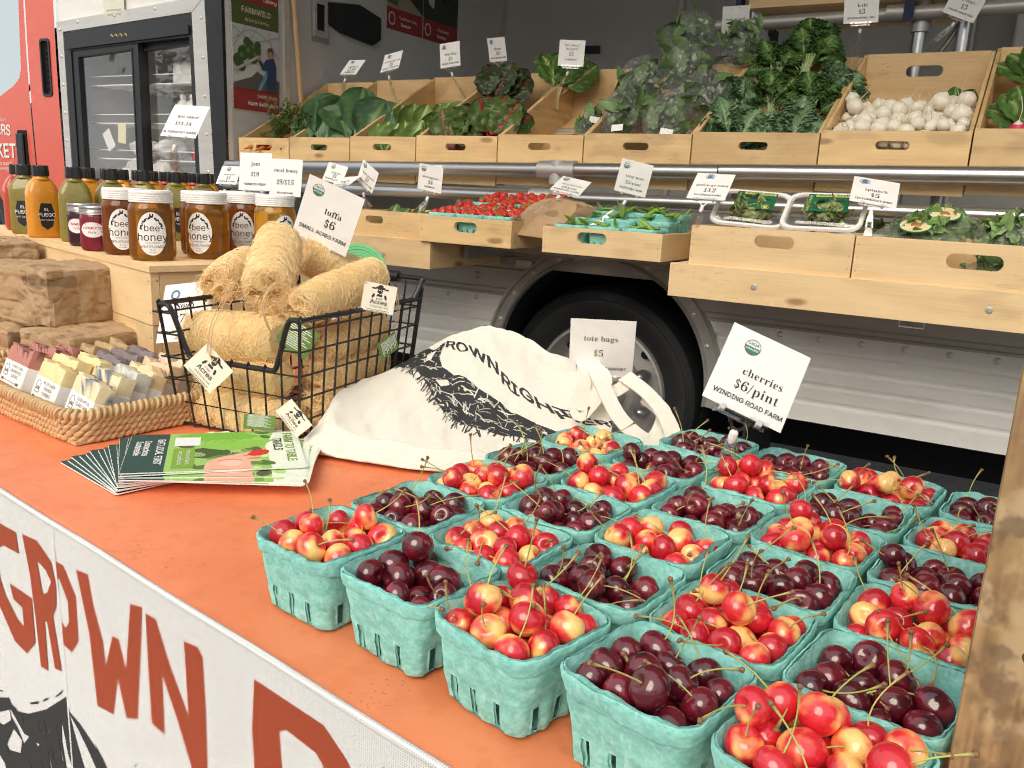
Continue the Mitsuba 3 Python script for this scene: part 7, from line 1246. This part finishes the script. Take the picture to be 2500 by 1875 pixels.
# collards
def fan(n, a0, a1, up=1.0, back=0.35): return [np.array([math.sin(a), back * (0.6 + 0.4 * ((i * 3) % 4) / 3), up * math.cos(a)]) for i, a in enumerate(np.radians(np.linspace(a0, a1, n)))]
for i, (a, b) in enumerate(((0.22, 0.03), (0.72, 0.12))):
    bunch('collard_bunch', ('bunch of broad dark collard leaves next to the carrots', 'bunch of broad dark collard leaves fanned against the crate back')[i], 'collard greens', in_crate(1, a, b, 0.09), [x for x in fan(4, -55, 60, 1, 0.55)] + fan(3, -28, 34, 1, 0.25), lambda j, i=i: leaf(0.27 + 0.02 * (j % 3), 0.098, spoon, 60 + 9 * i + j, 0.006, 3, 0.18, 0.55, 0.006, 13, 17, (0.19, 0.28, 0.12), (0.035, 0.09, 0.038), (0.075, 0.16, 0.065), 0.06))
# bok choy
for i, (a, b, h) in enumerate(((0.28, 0.05, 0.10), (0.70, 0.06, 0.10), (0.45, 0.35, 0.10), (0.85, 0.40, 0.10), (0.15, 0.38, 0.09))):
    bunch('bok_choy_head', f'pale green bok choy head, {ORD[i]} from the crate front', 'bok choy', in_crate(2, a, b, h - 0.03), fan(5, -42, 42, 1, 0.45) + fan(3, -16, 18, 1, 0.15), lambda j, i=i: leaf(0.165, 0.042, spoon, 110 + 9 * i + j, 0.003, 3, 0.55, 0.35, 0.002, 9, 12, (0.46, 0.52, 0.25), (0.10, 0.19, 0.035), (0.19, 0.29, 0.07), 0.0, vein=0.3))
# chard and beets
chard = [(0.30, 0.02, 0.10, (0.42, 0.14, 0.13), 'chard bunch with pale pink stem ends at the crate front'), (0.78, 0.02, 0.115, (0.40, 0.012, 0.035), 'chard bunch with magenta stems and a yellow tie'), (0.42, 0.50, 0.16, (0.13, 0.012, 0.02), 'dark chard bunch standing at the back of its crate'), (1.02, 0.72, 0.15, (0.46, 0.34, 0.16), 'light green chard bunch with pale stems above the others')]
for i, (a, b, h, sc, lab) in enumerate(chard):
    big = (0.20, 0.225, 0.21, 0.22)[i]; base = in_crate(3, a, b, h); lo, hi = ((0.03, 0.075, 0.015), (0.07, 0.13, 0.03)) if i < 2 else (((0.018, 0.036, 0.016), (0.05, 0.075, 0.03)) if i == 2 else ((0.045, 0.115, 0.02), (0.10, 0.20, 0.04)))
    k = bunch('chard_bunch', lab, 'chard', base, fan(5, -48 + 12 * i, 44, 1, 0.5) + fan(4, -20, 30, 1, 0.15), lambda j, i=i: leaf(big + 0.02 * (j % 2), 0.062, oblong, 160 + 11 * i + j, 0.010, 4.5, 0.12, 0.75, 0.011, 13, 17, sc if i < 3 else (0.42, 0.44, 0.18), lo, hi, 0.24, sc))
    for j in range(5): m = tube([base + np.array([0.010 * (j - 2), -0.012, -0.045 - 0.004 * (j % 3)]), base + np.array([0.007 * (j - 2), -0.006, 0.0]), base + np.array([0.012 * (j - 2), 0.0, 0.045])], 0.0068, 8); put('stalk', m, 'painted', k, smooth=True, color=np.tile(sc, (len(m[0]), 1)))
    if i == 1: put('tie', xf(tube([(0.028 * math.cos(t), 0.018 * math.sin(t), 0) for t in np.linspace(0, 6.28, 20)[:-1]], 0.0028, 6, close=True), move(*(base + [0, -0.004, 0.006]))), mat('tie_yellow', (0.72, 0.58, 0.03), 0.5) or 'tie_yellow', k)
# bagged greens
def film(sx, sy, sz, seed, am=0.16):
    v, f = ball(1.0, 4); n = meshkit.fbm(v * 1.7 + seed * 5, 3, seed) - 0.5; r1 = np.abs(meshkit.noise(v * 5.5 + seed * 3, seed) - 0.5); r2 = np.abs(meshkit.noise(v * [13, 13, 9] + seed, seed + 1) - 0.5); top = np.clip(v[:, 2] - 0.55, 0, 1)
    d = 1 + 0.45 * n - am * (0.5 - r1) - 0.075 * (0.5 - r2); p = v * d[:, None]; p[:, :2] *= (1 - 0.35 * top)[:, None]; return p * [sx, sy, sz], f
def greens_in(sx, sy, sz, n, seed, lo, hi, big=0.085):
    q = np.random.default_rng(seed); ms, cs = [], []
    for i in range(n):
        u = unit(q.normal(size=3)); o = u * q.uniform(0.25, 0.78, 3) * [sx, sy, sz]; m, c = leaf(big * q.uniform(0.7, 1.2), big * 0.28, lance, seed * 31 + i, 0.004, 3, 0.2, 0.7, 0.003, 5, 8, (0.13, 0.20, 0.07), lo, hi, 0.0, vein=0.2); ms.append(xf(m, pointing(o, unit(q.normal(size=3) + [0, 0, 0.7]), unit(u + q.normal(0, 0.5, 3))))); cs.append(c)
    return cat(*ms), np.vstack(cs)
BAGS = [(5, 0.22, 0.12, 0.20, 0.085, 0.075, 0.125, 'bag of greens at the front left of the bag pile'), (5, 0.66, 0.10, 0.19, 0.090, 0.075, 0.115, 'bag of greens at the front right of the bag pile'), (5, 0.20, 0.45, 0.24, 0.095, 0.08, 0.125, 'bag of greens bulging over the left side of its crate'), (5, 0.60, 0.48, 0.26, 0.105, 0.08, 0.135, 'bag of greens in the middle of the bag pile'),
        (5, 0.90, 0.40, 0.20, 0.09, 0.08, 0.13, 'bag of greens leaning towards the kale'), (5, 0.42, 0.85, 0.32, 0.12, 0.08, 0.12, 'large bag of greens on top of the bag pile'), (4, 0.80, 0.30, 0.11, 0.075, 0.06, 0.075, 'dark bag of basil alone in the nearly empty crate'), (5, 0.95, 0.95, 0.27, 0.10, 0.07, 0.09, 'greyish plastic bag of basil behind the kale')]
for i, (ci, a, b, h, sx, sy, sz, lab) in enumerate(BAGS):
    k = thing('greens_bag', f'clear plastic {lab}', 'bag'); o = in_crate(ci, a, b, h); M = move(*o) @ rotz(0.3 * math.sin(i * 2.1)) @ roty(0.25 * math.sin(i * 1.3)) @ rotx(-0.25)
    m, c = greens_in(sx, sy, sz, 46, 500 + i, (0.07, 0.15, 0.05), (0.17, 0.27, 0.11)); put('greens', xf(m, M), 'leaf', k, smooth=True, color=c, kind='stuff'); put('film', xf(film(sx, sy, sz, 20 + i), M), 'bag_film', k, smooth=12)
    if i in (0, 1, 6): put('label', xf(extrude(sbox(-0.022, -0.012, 0.022, 0.012), 0.0006), M @ frame((0.02, -sy * 1.02, -sz * (0.55 if i < 6 else -0.4)), (1, 0, 0.1), z=unit((0.0, -1, 0.1)))), 'card', k, smooth=False)
tag(board(sbox(0, 0, 0.285, 0.034), 0.012, frame(in_crate(4, 0.10, 0.02, 0.135), unit((1, 0.02, 0.03)), z=unit((0, -0.5, 0.85))), 'loose_slat', None, 'old_wood'), 'loose grey wooden slat lying across the nearly empty crate', 'slat')
# kale
def kale_leaf(j, seed, L=0.25, green=0): return leaf(L, 0.050, lambda t: (0.05 + 0.95 * math.sin(math.pi * min(max((t - 0.22) / 0.80, 0), 1)) ** 0.6) * (1 + 0.16 * math.sin(t * 44 + seed) + 0.10 * math.sin(t * 97 + seed)), seed, 0.017, 17, 0.10, 0.75 + 0.5 * ((j * 7) % 5) / 5, 0.010, 21, 36, (0.24, 0.34, 0.11) if green else (0.30, 0.40, 0.22), (0.030, 0.090, 0.020) if green else (0.075, 0.165, 0.07), (0.10, 0.20, 0.045) if green else (0.17, 0.29, 0.145), 0.20, (0.32, 0.42, 0.18), 0.4)
KB = [(0.28, 0.00, 0.10, 0, 0.20, 'front left kale bunch with a yellow tie', (-46, 42)), (0.68, 0.00, 0.10, 0, 0.21, 'front right kale bunch with a yellow tie', (-40, 62)), (0.14, 0.40, 0.14, 0, 0.15, 'kale bunch against the left side of its crate', (-45, 35)), (0.45, 0.40, 0.15, 1, 0.15, 'dark curly kale bunch low in the middle of the heap', (-45, 45)), (0.76, 0.36, 0.14, 1, 0.15, 'dark curly kale bunch right of the heap middle', (-45, 45)), (0.35, 0.70, 0.20, 1, 0.15, 'dark curly kale bunch upper left in the heap', (-50, 40)), (0.60, 0.72, 0.22, 1, 0.16, 'dark curly kale bunch at the top of the heap', (-55, 50)), (0.86, 0.55, 0.13, 0, 0.16, 'kale bunch against the right side of its crate', (-25, 50)), (0.55, 0.92, 0.22, 1, 0.15, 'dark curly kale bunch at the very back of the heap', (-60, 60))]
for i, (a, b, h, gr, L, lab, (f0, f1)) in enumerate(KB):
    base = in_crate(6, a, b, h); k = bunch('kale_bunch', lab, 'kale', base, fan(6, f0, f1, 1, 0.5) + fan(5, f0 * 0.6, f1 * 0.6, 1, 0.10) + fan(5, f0 * 1.25, f1 * 1.15, 0.75, -0.12), lambda j, i=i, L=L, gr=gr: kale_leaf(j, 210 + 17 * i + j, L * (0.70 + 0.10 * ((j * 3) % 4)), gr), 'leaf_soft', spread=0.012)
    for j in range(6): m = tube([base + np.array([0.008 * (j - 2.5), -0.012, -0.035]), base + np.array([0.004 * (j - 2.5), -0.006, 0.0]), base + np.array([0.010 * (j - 2.5), 0, 0.05])], 0.0045, 6); put('stalk', m, 'painted', k, smooth=True, color=np.tile((0.30, 0.40, 0.16), (len(m[0]), 1)))
    if i < 2: put('tie', xf(tube([(0.026 * math.cos(t), 0.018 * math.sin(t), 0.004 * math.cos(t)) for t in np.linspace(0, 6.28, 20)[:-1]], 0.0036, 6, close=True), move(*(base + [0, -0.004, 0.012]))), 'tie_yellow', k)
# turnips
def heap_in(seed, R, lo, hi, floor, its=320, g=(0, -0.35, -1.0), start=None):
    q = np.random.default_rng(seed); n = len(R); p = q.uniform(lo, hi, (n, 3)) if start is None else start.copy(); p[:, 2] += 0.15 * np.arange(n) / n; g = unit(g)
    for it in range(its):
        p += g * 0.0022 * (1 - it / (its * 1.2))
        for _ in range(2):
            d = p[:, None] - p[None]; L = np.linalg.norm(d, axis=2) + np.eye(n); ov = np.clip((R[:, None] + R[None]) * 0.98 - L, 0, None) * (1 - np.eye(n)); p += (d / L[..., None] * ov[..., None]).sum(1) * 0.4
            p[:, 0] = np.clip(p[:, 0], lo[0] + R, hi[0] - R); p[:, 1] = np.clip(p[:, 1], lo[1] + R, hi[1] - R); p[:, 2] = np.maximum(p[:, 2], floor(p[:, 1]) + R * 1.08)
    return p
c7, tx0, tx1, tzt = crate[7]; q = np.random.default_rng(77); R = q.uniform(0.017, 0.026, 92); R[::9] = q.uniform(0.027, 0.033, len(R[::9]))
fl7 = lambda y: tzt - 0.064 + (y - 2.87) * 0.52
P = heap_in(3, R, np.array([tx0 + 0.014, 2.866, tzt - 0.1]), np.array([tx1 - 0.014, 3.17, tzt + 0.12]), fl7, g=(0, -0.05, -1))
tv = []
for s in range(5):
    v, f = ball(1.0, 3); r2 = np.hypot(v[:, 0], v[:, 1]); v = v.copy(); v[:, 2] = v[:, 2] * 0.86 + 0.22 * np.exp(-(r2 / 0.22) ** 2) * (v[:, 2] > 0) - 0.10 * np.exp(-(r2 / 0.25) ** 2) * (v[:, 2] < 0); v *= (1 + 0.07 * (meshkit.fbm(v * 1.3 + s * 4, 2) - 0.5))[:, None]; n = meshkit.fbm(v * 3.5 + s, 3)
    c = np.array([0.86, 0.81, 0.68]) * (0.90 + 0.16 * (n - 0.5))[:, None]; c = np.where((np.abs(v[:, 2] + 0.25 + 0.05 * (n - 0.5)) < 0.02)[:, None] & (n > 0.52)[:, None], c * 0.72, c); tv.append(((v, f), np.clip(c, 0, 0.9)))
mat('turnip_skin', VC, 0.42)
for i in range(len(R)):
    k = thing('turnip', 'white turnip with a thin root tail in the turnip heap', 'turnip', 'white turnips heaped in their crate'); (m, c) = tv[i % 5]; up = unit([q.normal(0, 0.5), -0.2 + q.normal(0, 0.5), 0.75]); M = frame(P[i], unit(np.cross(up, q.normal(size=3))), z=up) @ scl(R[i])
    put('body', xf(m, M), 'turnip_skin', k, smooth=True, color=c)
    if i % 2 == 0: l = q.uniform(0.8, 2.6) * R[i]; b = q.normal(0, 0.45, 2) * l; pts = smoothed([P[i] + up * R[i] * 0.98, P[i] + up * (R[i] + l * 0.5) + np.array([b[0] * 0.3, b[1] * 0.3, 0]), P[i] + up * (R[i] + l) + np.array([b[0], b[1], 0.2 * l])], 4); mm = tube(pts, np.linspace(0.0016, 0.0005, len(pts)), 5); put('tail', mm, 'turnip_skin', k, smooth=True, color=np.tile((0.66, 0.55, 0.34), (len(mm[0]), 1)))
bunch('turnip_greens', 'dark turnip leaves showing behind the white turnips', 'leaves', in_crate(7, 0.8, 0.55, 0.06), fan(5, -60, 60, 1, 0.2), lambda j: leaf(0.14, 0.04, oblong, 330 + j, 0.006, 5, 0.1, 0.6, 0.005), 'leaf')
# radishes at the right edge
for i, (a, h) in enumerate(((0.24, 0.150), (0.44, 0.135), (0.62, 0.15), (0.36, 0.185))):
    k = thing('radish', ('pink radish with a long white tail at the right edge', 'second pink radish at the right edge', 'third pink radish, mostly outside the picture', 'pink radish behind the other radishes')[i], 'radish'); o = in_crate(8, a, 0.04 + 0.06 * (i == 3), h); (m, c) = tv[i]; put('body', xf(m, move(*o) @ rotx(0.5) @ scl(0.024, 0.022, 0.034)), 'turnip_skin', k, smooth=True, color=np.where(m[0][:, 2:3] > 0.75, np.array([0.75, 0.6, 0.55]), np.array([0.55, 0.03, 0.085])))
    mm = tube(smoothed([o + [0, 0, 0.032], o + [0.004, -0.004, 0.06], o + [-0.004 + 0.01 * i, 0, 0.10]], 4), 0.0013, 5); put('tail', mm, 'turnip_skin', k, smooth=True, color=np.tile((0.75, 0.6, 0.5), (len(mm[0]), 1)))
for i in range(2): bunch('radish_greens', ('green radish leaves above the pink radishes', 'green radish leaves further up at the right edge')[i], 'leaves', in_crate(8, 0.30, 0.30 + 0.35 * i, 0.10 + 0.05 * i), fan(6, -50, 50, 1, 0.3), lambda j, i=i: leaf(0.17, 0.045, oblong, 350 + 10 * i + j, 0.006, 5, 0.1, 0.7, 0.006, 9, 12, (0.3, 0.4, 0.15), (0.04, 0.10, 0.02), (0.09, 0.18, 0.04)), 'leaf')
# lower crates: dark greens, strawberries, peas
for i, x in enumerate((-1.95, -1.84, -1.75)): bunch('greens_bunch', ('bunch of dark greens in the flat crate, left', 'bunch of dark greens in the flat crate, middle', 'bunch of dark greens in the flat crate, right')[i], 'greens', (x, 2.47, 0.99), fan(5, -70, 70, 0.6, 0.3) + fan(3, -30, 30, 0.7, -0.2), lambda j, i=i: leaf(0.10, 0.03, oblong, 380 + 10 * i + j, 0.005, 5, 0.1, 1.4, 0.004, 7, 10, (0.30, 0.40, 0.16), (0.02, 0.055, 0.014), (0.05, 0.11, 0.03)))
def crate_pint(x, y, z, lab, grp, j, rot=0.0):
    b = thing('pint_basket', lab, 'basket', grp); M = move(x, y, z) @ rotz(rot + math.pi / 2 * (j % 4)); put('wall', PINT[j % 8][0], parent=b, to=M); put('rim', PINT[j % 8][1], parent=b, to=M)
col3, row3 = ('left', 'middle', 'right'), ('front', 'second', 'back')
for r in range(3):
    for c in range(3): crate_pint(-1.645 + 0.108 * c, 2.385 + 0.109 * r, 0.985 + 0.0185 * r, f'teal pint basket of strawberries, {col3[c]} in the {row3[r]} row', 'strawberry pints in the flat crate', r + c, -0.012)
for r in range(3):
    for c in range(3): crate_pint(-1.168 + 0.112 * c, 2.385 + 0.112 * r, 0.975 + 0.021 * r, f'teal pint basket of snap peas, {col3[c]} in the {row3[r]} row', 'snap pea pints in the flat crate', r + 2 * c)
sb = []
for s in range(4):
    v, f = ball(1.0, 2); v = v.copy(); z = v[:, 2]; v[:, :2] *= (1.0 - 0.30 * np.clip(-z, 0, 1) ** 1.5 + 0.05 * z)[:, None]; v[:, 2] *= 1.2; n = meshkit.noise(v * 7 + s); c = np.array([0.46, 0.022, 0.022]) * (0.75 + 0.5 * meshkit.fbm(v * 2 + s, 2))[:, None]; c = np.where((n > 0.74)[:, None], np.array([0.50, 0.20, 0.05]), c); sb.append(((v, f), c))
mat('berry', VC, 0.3)
SBP = [ply(xf(m, scl(0.0145)), 'berry', smooth=True, color=c) for m, c in sb]
ms = [(np.array([[0, 0, 0.0], [0.0035 * math.cos(a + 0.5), 0.0035 * math.sin(a + 0.5), 0.002], [0.012 * math.cos(a), 0.012 * math.sin(a), 0.001 + 0.003 * (i % 2)], [0.0035 * math.cos(a - 0.5), 0.0035 * math.sin(a - 0.5), 0.002]]), np.array([[0, 1, 2], [0, 2, 3]])) for i, a in enumerate(np.arange(8) * 0.785)] + [tube([(0, 0, 0), (0.002, 0, 0.006), (0.005, 0, 0.010)], 0.0009, 5)]
CAL = cat(*ms); CALP = ply(xf(CAL, move(0, 0, 0.0165)), 'leaf', smooth=False, color=np.tile((0.20, 0.26, 0.06), (len(CAL[0]), 1)))
n = 112; R = np.full(n, 0.0152); P = heap_in(8, R, np.array([-1.698, 2.345, 1.03]), np.array([-1.365, 2.78, 1.10]), lambda y: 1.040 + 0.17 * (y - 2.36), 240, (0.0, -0.03, -1))
for i in range(n):
    k = thing('strawberry', 'ripe red strawberry with a green cap in the heap of pints', 'strawberry', 'strawberries heaped over the pints'); up = unit([q.normal(0, 0.7), q.normal(-0.1, 0.6), q.uniform(-0.9, 0.8)]); M = frame(P[i], unit(np.cross(up, q.normal(size=3))), z=up) @ scl(q.uniform(0.9, 1.12)); put('fruit', SBP[i % 4], parent=k, to=M); put('calyx', CALP, parent=k, to=M)
def pod(seed):
    t = np.linspace(0, 1, 12); L = 0.074; c = np.stack([L * (t - 0.5), 0.010 * np.sin(t * math.pi) * 1.1, 0 * t], 1); r = 0.0078 * np.sin(math.pi * np.clip(t * 0.96 + 0.02, 0, 1)) ** 0.55 * (1 + 0.10 * np.sin(t * 38)); v, f = tube(c, r, 10); v[:, 2] *= 0.55; col = np.array((0.20, 0.36, 0.045)) * np.random.default_rng(seed).uniform(0.75, 1.2); return (v, f), np.tile(col, (len(v), 1)) * (0.9 + 0.2 * meshkit.noise(v * 200))[:, None]
mat('pea', VC, 0.35)
PODS = [ply(*(lambda mc: (mc[0], 'pea', True, None, np.clip(mc[1], 0, 1)))(pod(i))) for i in range(5)]
STC = ply(tube([(-0.036, 0.001, 0), (-0.042, -0.001, 0.001), (-0.048, 0.001, 0.002)], 0.0012, 5), 'pea', True, None, np.tile((0.28, 0.36, 0.10), (17, 1)))
for i in range(64):
    back = i >= 18; x, y, z = (q.uniform(-1.20, -0.90), q.uniform(2.52, 2.68), 1.080 + q.uniform(0, 0.024)) if back else (q.uniform(-1.19, -0.92), q.uniform(2.36, 2.48), 1.046 + q.uniform(0, 0.010)); d = q.uniform(0, 6.28); tilt = q.normal(0, 0.5) if i % 7 else 0.9
    k = thing('snap_pea', 'green snap pea pod lying on the teal pints', 'pea', 'snap peas lying on the pints'); M = move(x, y, z) @ rotz(d) @ roty(tilt * 0.7) @ rotx(q.normal(0, 0.7)); put('pod', PODS[i % 5], parent=k, to=M); put('stem', STC, parent=k, to=M)
# folded paper bags between the berries and the peas
for i in range(9):
    t = i / 8; M = frame(np.array([-1.405 + 0.012 * t, 2.345 + 0.010 * i, 1.008 + 0.0035 * i]), unit((0.97, 0.05, -0.06)), unit((0.28, 0.62, 0.62 - 0.05 * t))) @ rotz(-0.035 * i); k = put('folded_bag', xf(extrude(Polygon([(0, 0), (0.165, 0), (0.165, 0.13), (0.15, 0.165), (0.03, 0.17), (0, 0.13)]), 0.0022), M), 'kraft', None, smooth=False); tag(k, 'flat folded brown paper bag in the stack leaning on the strawberry crate', 'bag', 'folded paper bags in a leaning stack')
# salad boxes
for i, (x, y, z, ry, lab) in enumerate(((-0.655, 2.470, 1.122, 0.05, 'clear salad box with a green label, left of the two on the deep crate'), (-0.452, 2.450, 1.124, -0.02, 'clear salad box with a green label, right of the two'), (-0.335, 2.56, 1.075, 0.0, 'salad box low behind the spinach price card'))):
    k = thing('salad_box', lab, 'box'); M = move(x, y, z) @ rotz(0.10 - 0.05 * i) @ rotx(0.55 if i < 2 else 0.1) @ roty(ry); R0 = rrect(-0.100, 0.100, -0.086, 0.086, 0.036, 8)
    def ringm(grow, z_): return np.c_[np.array(affinity.scale(R0, 1 + grow / 0.093, 1 + grow / 0.078).exterior.coords), np.full(len(R0.exterior.coords), z_)]
    put('tray', xf(gridmesh(np.array([ringm(-0.022, -0.055), ringm(-0.012, -0.03), ringm(-0.004, 0.0)])), M), 'pane', k, smooth=True); put('rim', xf(cat(gridmesh(np.array([ringm(-0.006, 0.0), ringm(-0.004, 0.007), ringm(0.0, 0.009), ringm(0.005, 0.007), ringm(0.006, 0.0), ringm(-0.006, -0.001)]))), M), 'white_plastic', k, smooth=40)
    put('lid', xf(gridmesh(np.array([ringm(-0.006, 0.004), ringm(-0.012, 0.014), ringm(-0.022, 0.018), ringm(-0.07, 0.018)])), M), 'pane', k, smooth=True)
    m, c = greens_in(0.075, 0.062, 0.022, 60, 700 + i, (0.12, 0.20, 0.05), (0.34, 0.44, 0.16), 0.05); c[::3] = c[::3] * [0.9, 0.55, 0.8]; put('salad', xf(m, M @ move(0, 0, -0.008)), 'leaf', k, smooth=True, color=c, kind='stuff')
    L = put('label', xf(extrude(sbox(-0.05, -0.026, 0.062, 0.062), 0.0006, 0.0195), M), mat('label_green', (0.018, 0.135, 0.06), 0.4) or 'label_green', k, smooth=False)
    yl = [extrude(sbox(-0.03, 0.048, 0.058, 0.059), 0.0004, 0.0202), extrude(oval(0.038, -0.012, 0.011, 0.011).difference(oval(0.038, -0.012, 0.009, 0.009)), 0.0004, 0.0202), extrude(oval(0.038, -0.012, 0.006, 0.006), 0.0004, 0.0202)]; e = line_mesh('DAYDREAM FARM', 'bold', 0.011, -0.041, 0.014, 0.0005, 0.082, math.pi / 2); yl.append((e[0] + [0, 0, 0.0202], e[1])); put('print', xf(cat(*yl), M), mat('label_cream', (0.62, 0.56, 0.20), 0.5) or 'label_cream', L, smooth=False)
    e = line_mesh('SEASONAL SALAD', 'bold', 0.008, 0.014, 0.0535, 0.0005, 0.078); put('print', xf((e[0] + [0, 0, 0.0206], e[1]), M), 'label_green', L, smooth=False)
    put('print', xf(cat(*[extrude(affinity.translate(s, 0, 0), 0.0004, 0.0202) for s in (oval(0.0, 0.030, 0.014, 0.008), oval(0.038, 0.028, 0.013, 0.004), sbox(-0.03, 0.004, 0.03, 0.0065), sbox(-0.03, -0.004, 0.02, -0.0015), sbox(-0.03, -0.012, 0.02, -0.0095))]), M), 'dark_green_ink', L, smooth=False)
# spinach bags
for i, (x, y, z, sx, sy, sz, lab) in enumerate(((-0.215, 2.42, 1.068, 0.105, 0.06, 0.048, 'bag of spinach with a round label at the crate front'), (-0.165, 2.51, 1.096, 0.11, 0.06, 0.052, 'bag of spinach with a round label behind the first'), (-0.02, 2.47, 1.075, 0.075, 0.06, 0.055, 'twisted clear bag end beside the labelled spinach'), (0.10, 2.50, 1.075, 0.11, 0.07, 0.055, 'bag of spinach at the right end of the crate'), (0.05, 2.62, 1.09, 0.10, 0.06, 0.05, 'bag of spinach at the back of the deep crate'), (0.0, 2.40, 0.995, 0.11, 0.04, 0.04, 'bag of spinach showing through the hand hole'))):
    k = thing('spinach_bag', f'clear plastic {lab}', 'bag'); M = move(x, y, z) @ rotz(0.2 * math.sin(i * 2)) @ rotx(0.45); m, c = greens_in(sx, sy, sz, 80, 800 + i, (0.12, 0.23, 0.06), (0.26, 0.38, 0.14), 0.060); put('spinach', xf(m, M), 'leaf', k, smooth=True, color=c, kind='stuff'); put('film', xf(film(sx, sy, sz, 60 + i, 0.10), M), 'bag_film', k, smooth=12)
    if i < 2:
        D = M @ frame((0.0, -0.012, sz * 0.98), (1, 0, 0), (0, 1, 0)); put('label', xf(extrude(oval(0, 0, 0.042, 0.042), 0.0006), D), 'label_green', k, smooth=False); put('label', xf(extrude(oval(0, 0, 0.037, 0.037), 0.0005, 0.0007), D), mat('cream_paper', (0.72, 0.62, 0.36), 0.5) or 'cream_paper', k, smooth=False); put('emblem', xf(extrude(unary_union([oval(0, 0.004, 0.011, 0.009), oval(-0.008, -0.002, 0.004, 0.006), oval(0.009, -0.002, 0.004, 0.006)]), 0.0005, 0.0013), D), mat('emblem_orange', (0.45, 0.16, 0.05), 0.5) or 'emblem_orange', k, smooth=False)
# ---------------------------------------------------------------- trees across the street behind the photographer: the dark skyline the cherries mirror
mat('far_leaf', VC, 0.7); mat('bark', (0.07, 0.05, 0.035), 0.9)
def tree(x, y, h, r, seed, lab):
    q = np.random.default_rng(seed); k = thing('street_tree', lab, 'tree', 'trees across the street'); pts = smoothed([(x, y, 0), (x + q.normal(0, 0.1), y, h * 0.3), (x + q.normal(0, 0.25), y + q.normal(0, 0.2), h * 0.75)], 4); ms = [tube(pts, np.linspace(0.16, 0.04, len(pts)), 8)]
    for i in range(6): o = pts[4 + i % 4]; d = np.array([q.normal(0, 1), q.normal(0, 1), 0.9]); ms.append(tube([o, o + unit(d) * r * 0.5, o + unit(d + [0, 0, 0.4]) * r * 0.95], [0.06, 0.035, 0.012], 6))
    put('trunk', cat(*ms), 'bark', k); n = 2600; cl = q.normal(size=(26, 3)); cl = unit_rows(cl) * q.uniform(0.35, 0.95, (26, 1)) * [r, r, r * 0.8] + [x, y, h - r * 0.75]; c = cl[q.integers(0, 26, n)] + q.normal(0, r * 0.16, (n, 3)); u = unit_rows(q.normal(size=(n, 3))); w_ = unit_rows(np.cross(u, q.normal(size=(n, 3)))); s = q.uniform(0.06, 0.13, (n, 1)) * 1.3
    v = np.stack([c - u * s, c + w_ * s * 0.6, c + u * s, c - w_ * s * 0.6], 1).reshape(-1, 3); b = np.arange(n)[:, None] * 4; f = np.vstack([b + [0, 1, 2], b + [0, 2, 3]]); col = np.repeat(np.array([0.045, 0.085, 0.03]) * q.uniform(0.6, 1.3, (n, 1)), 4, 0); put('crown', (v, f), 'far_leaf', k, smooth=False, color=col, kind='stuff')
for i, (x, y, h, r) in enumerate(((-16, -9, 5.5, 2.6), (-11, -13, 6.2, 2.8), (-5, -15, 5.2, 2.5), (1.0, -15.5, 6.4, 2.9), (7.0, -14, 5.4, 2.6), (12.5, -10.5, 6.0, 2.8))): tree(x, y, h, r, 40 + i, f'leafy street tree, {ORD[i]} in the row across the street')
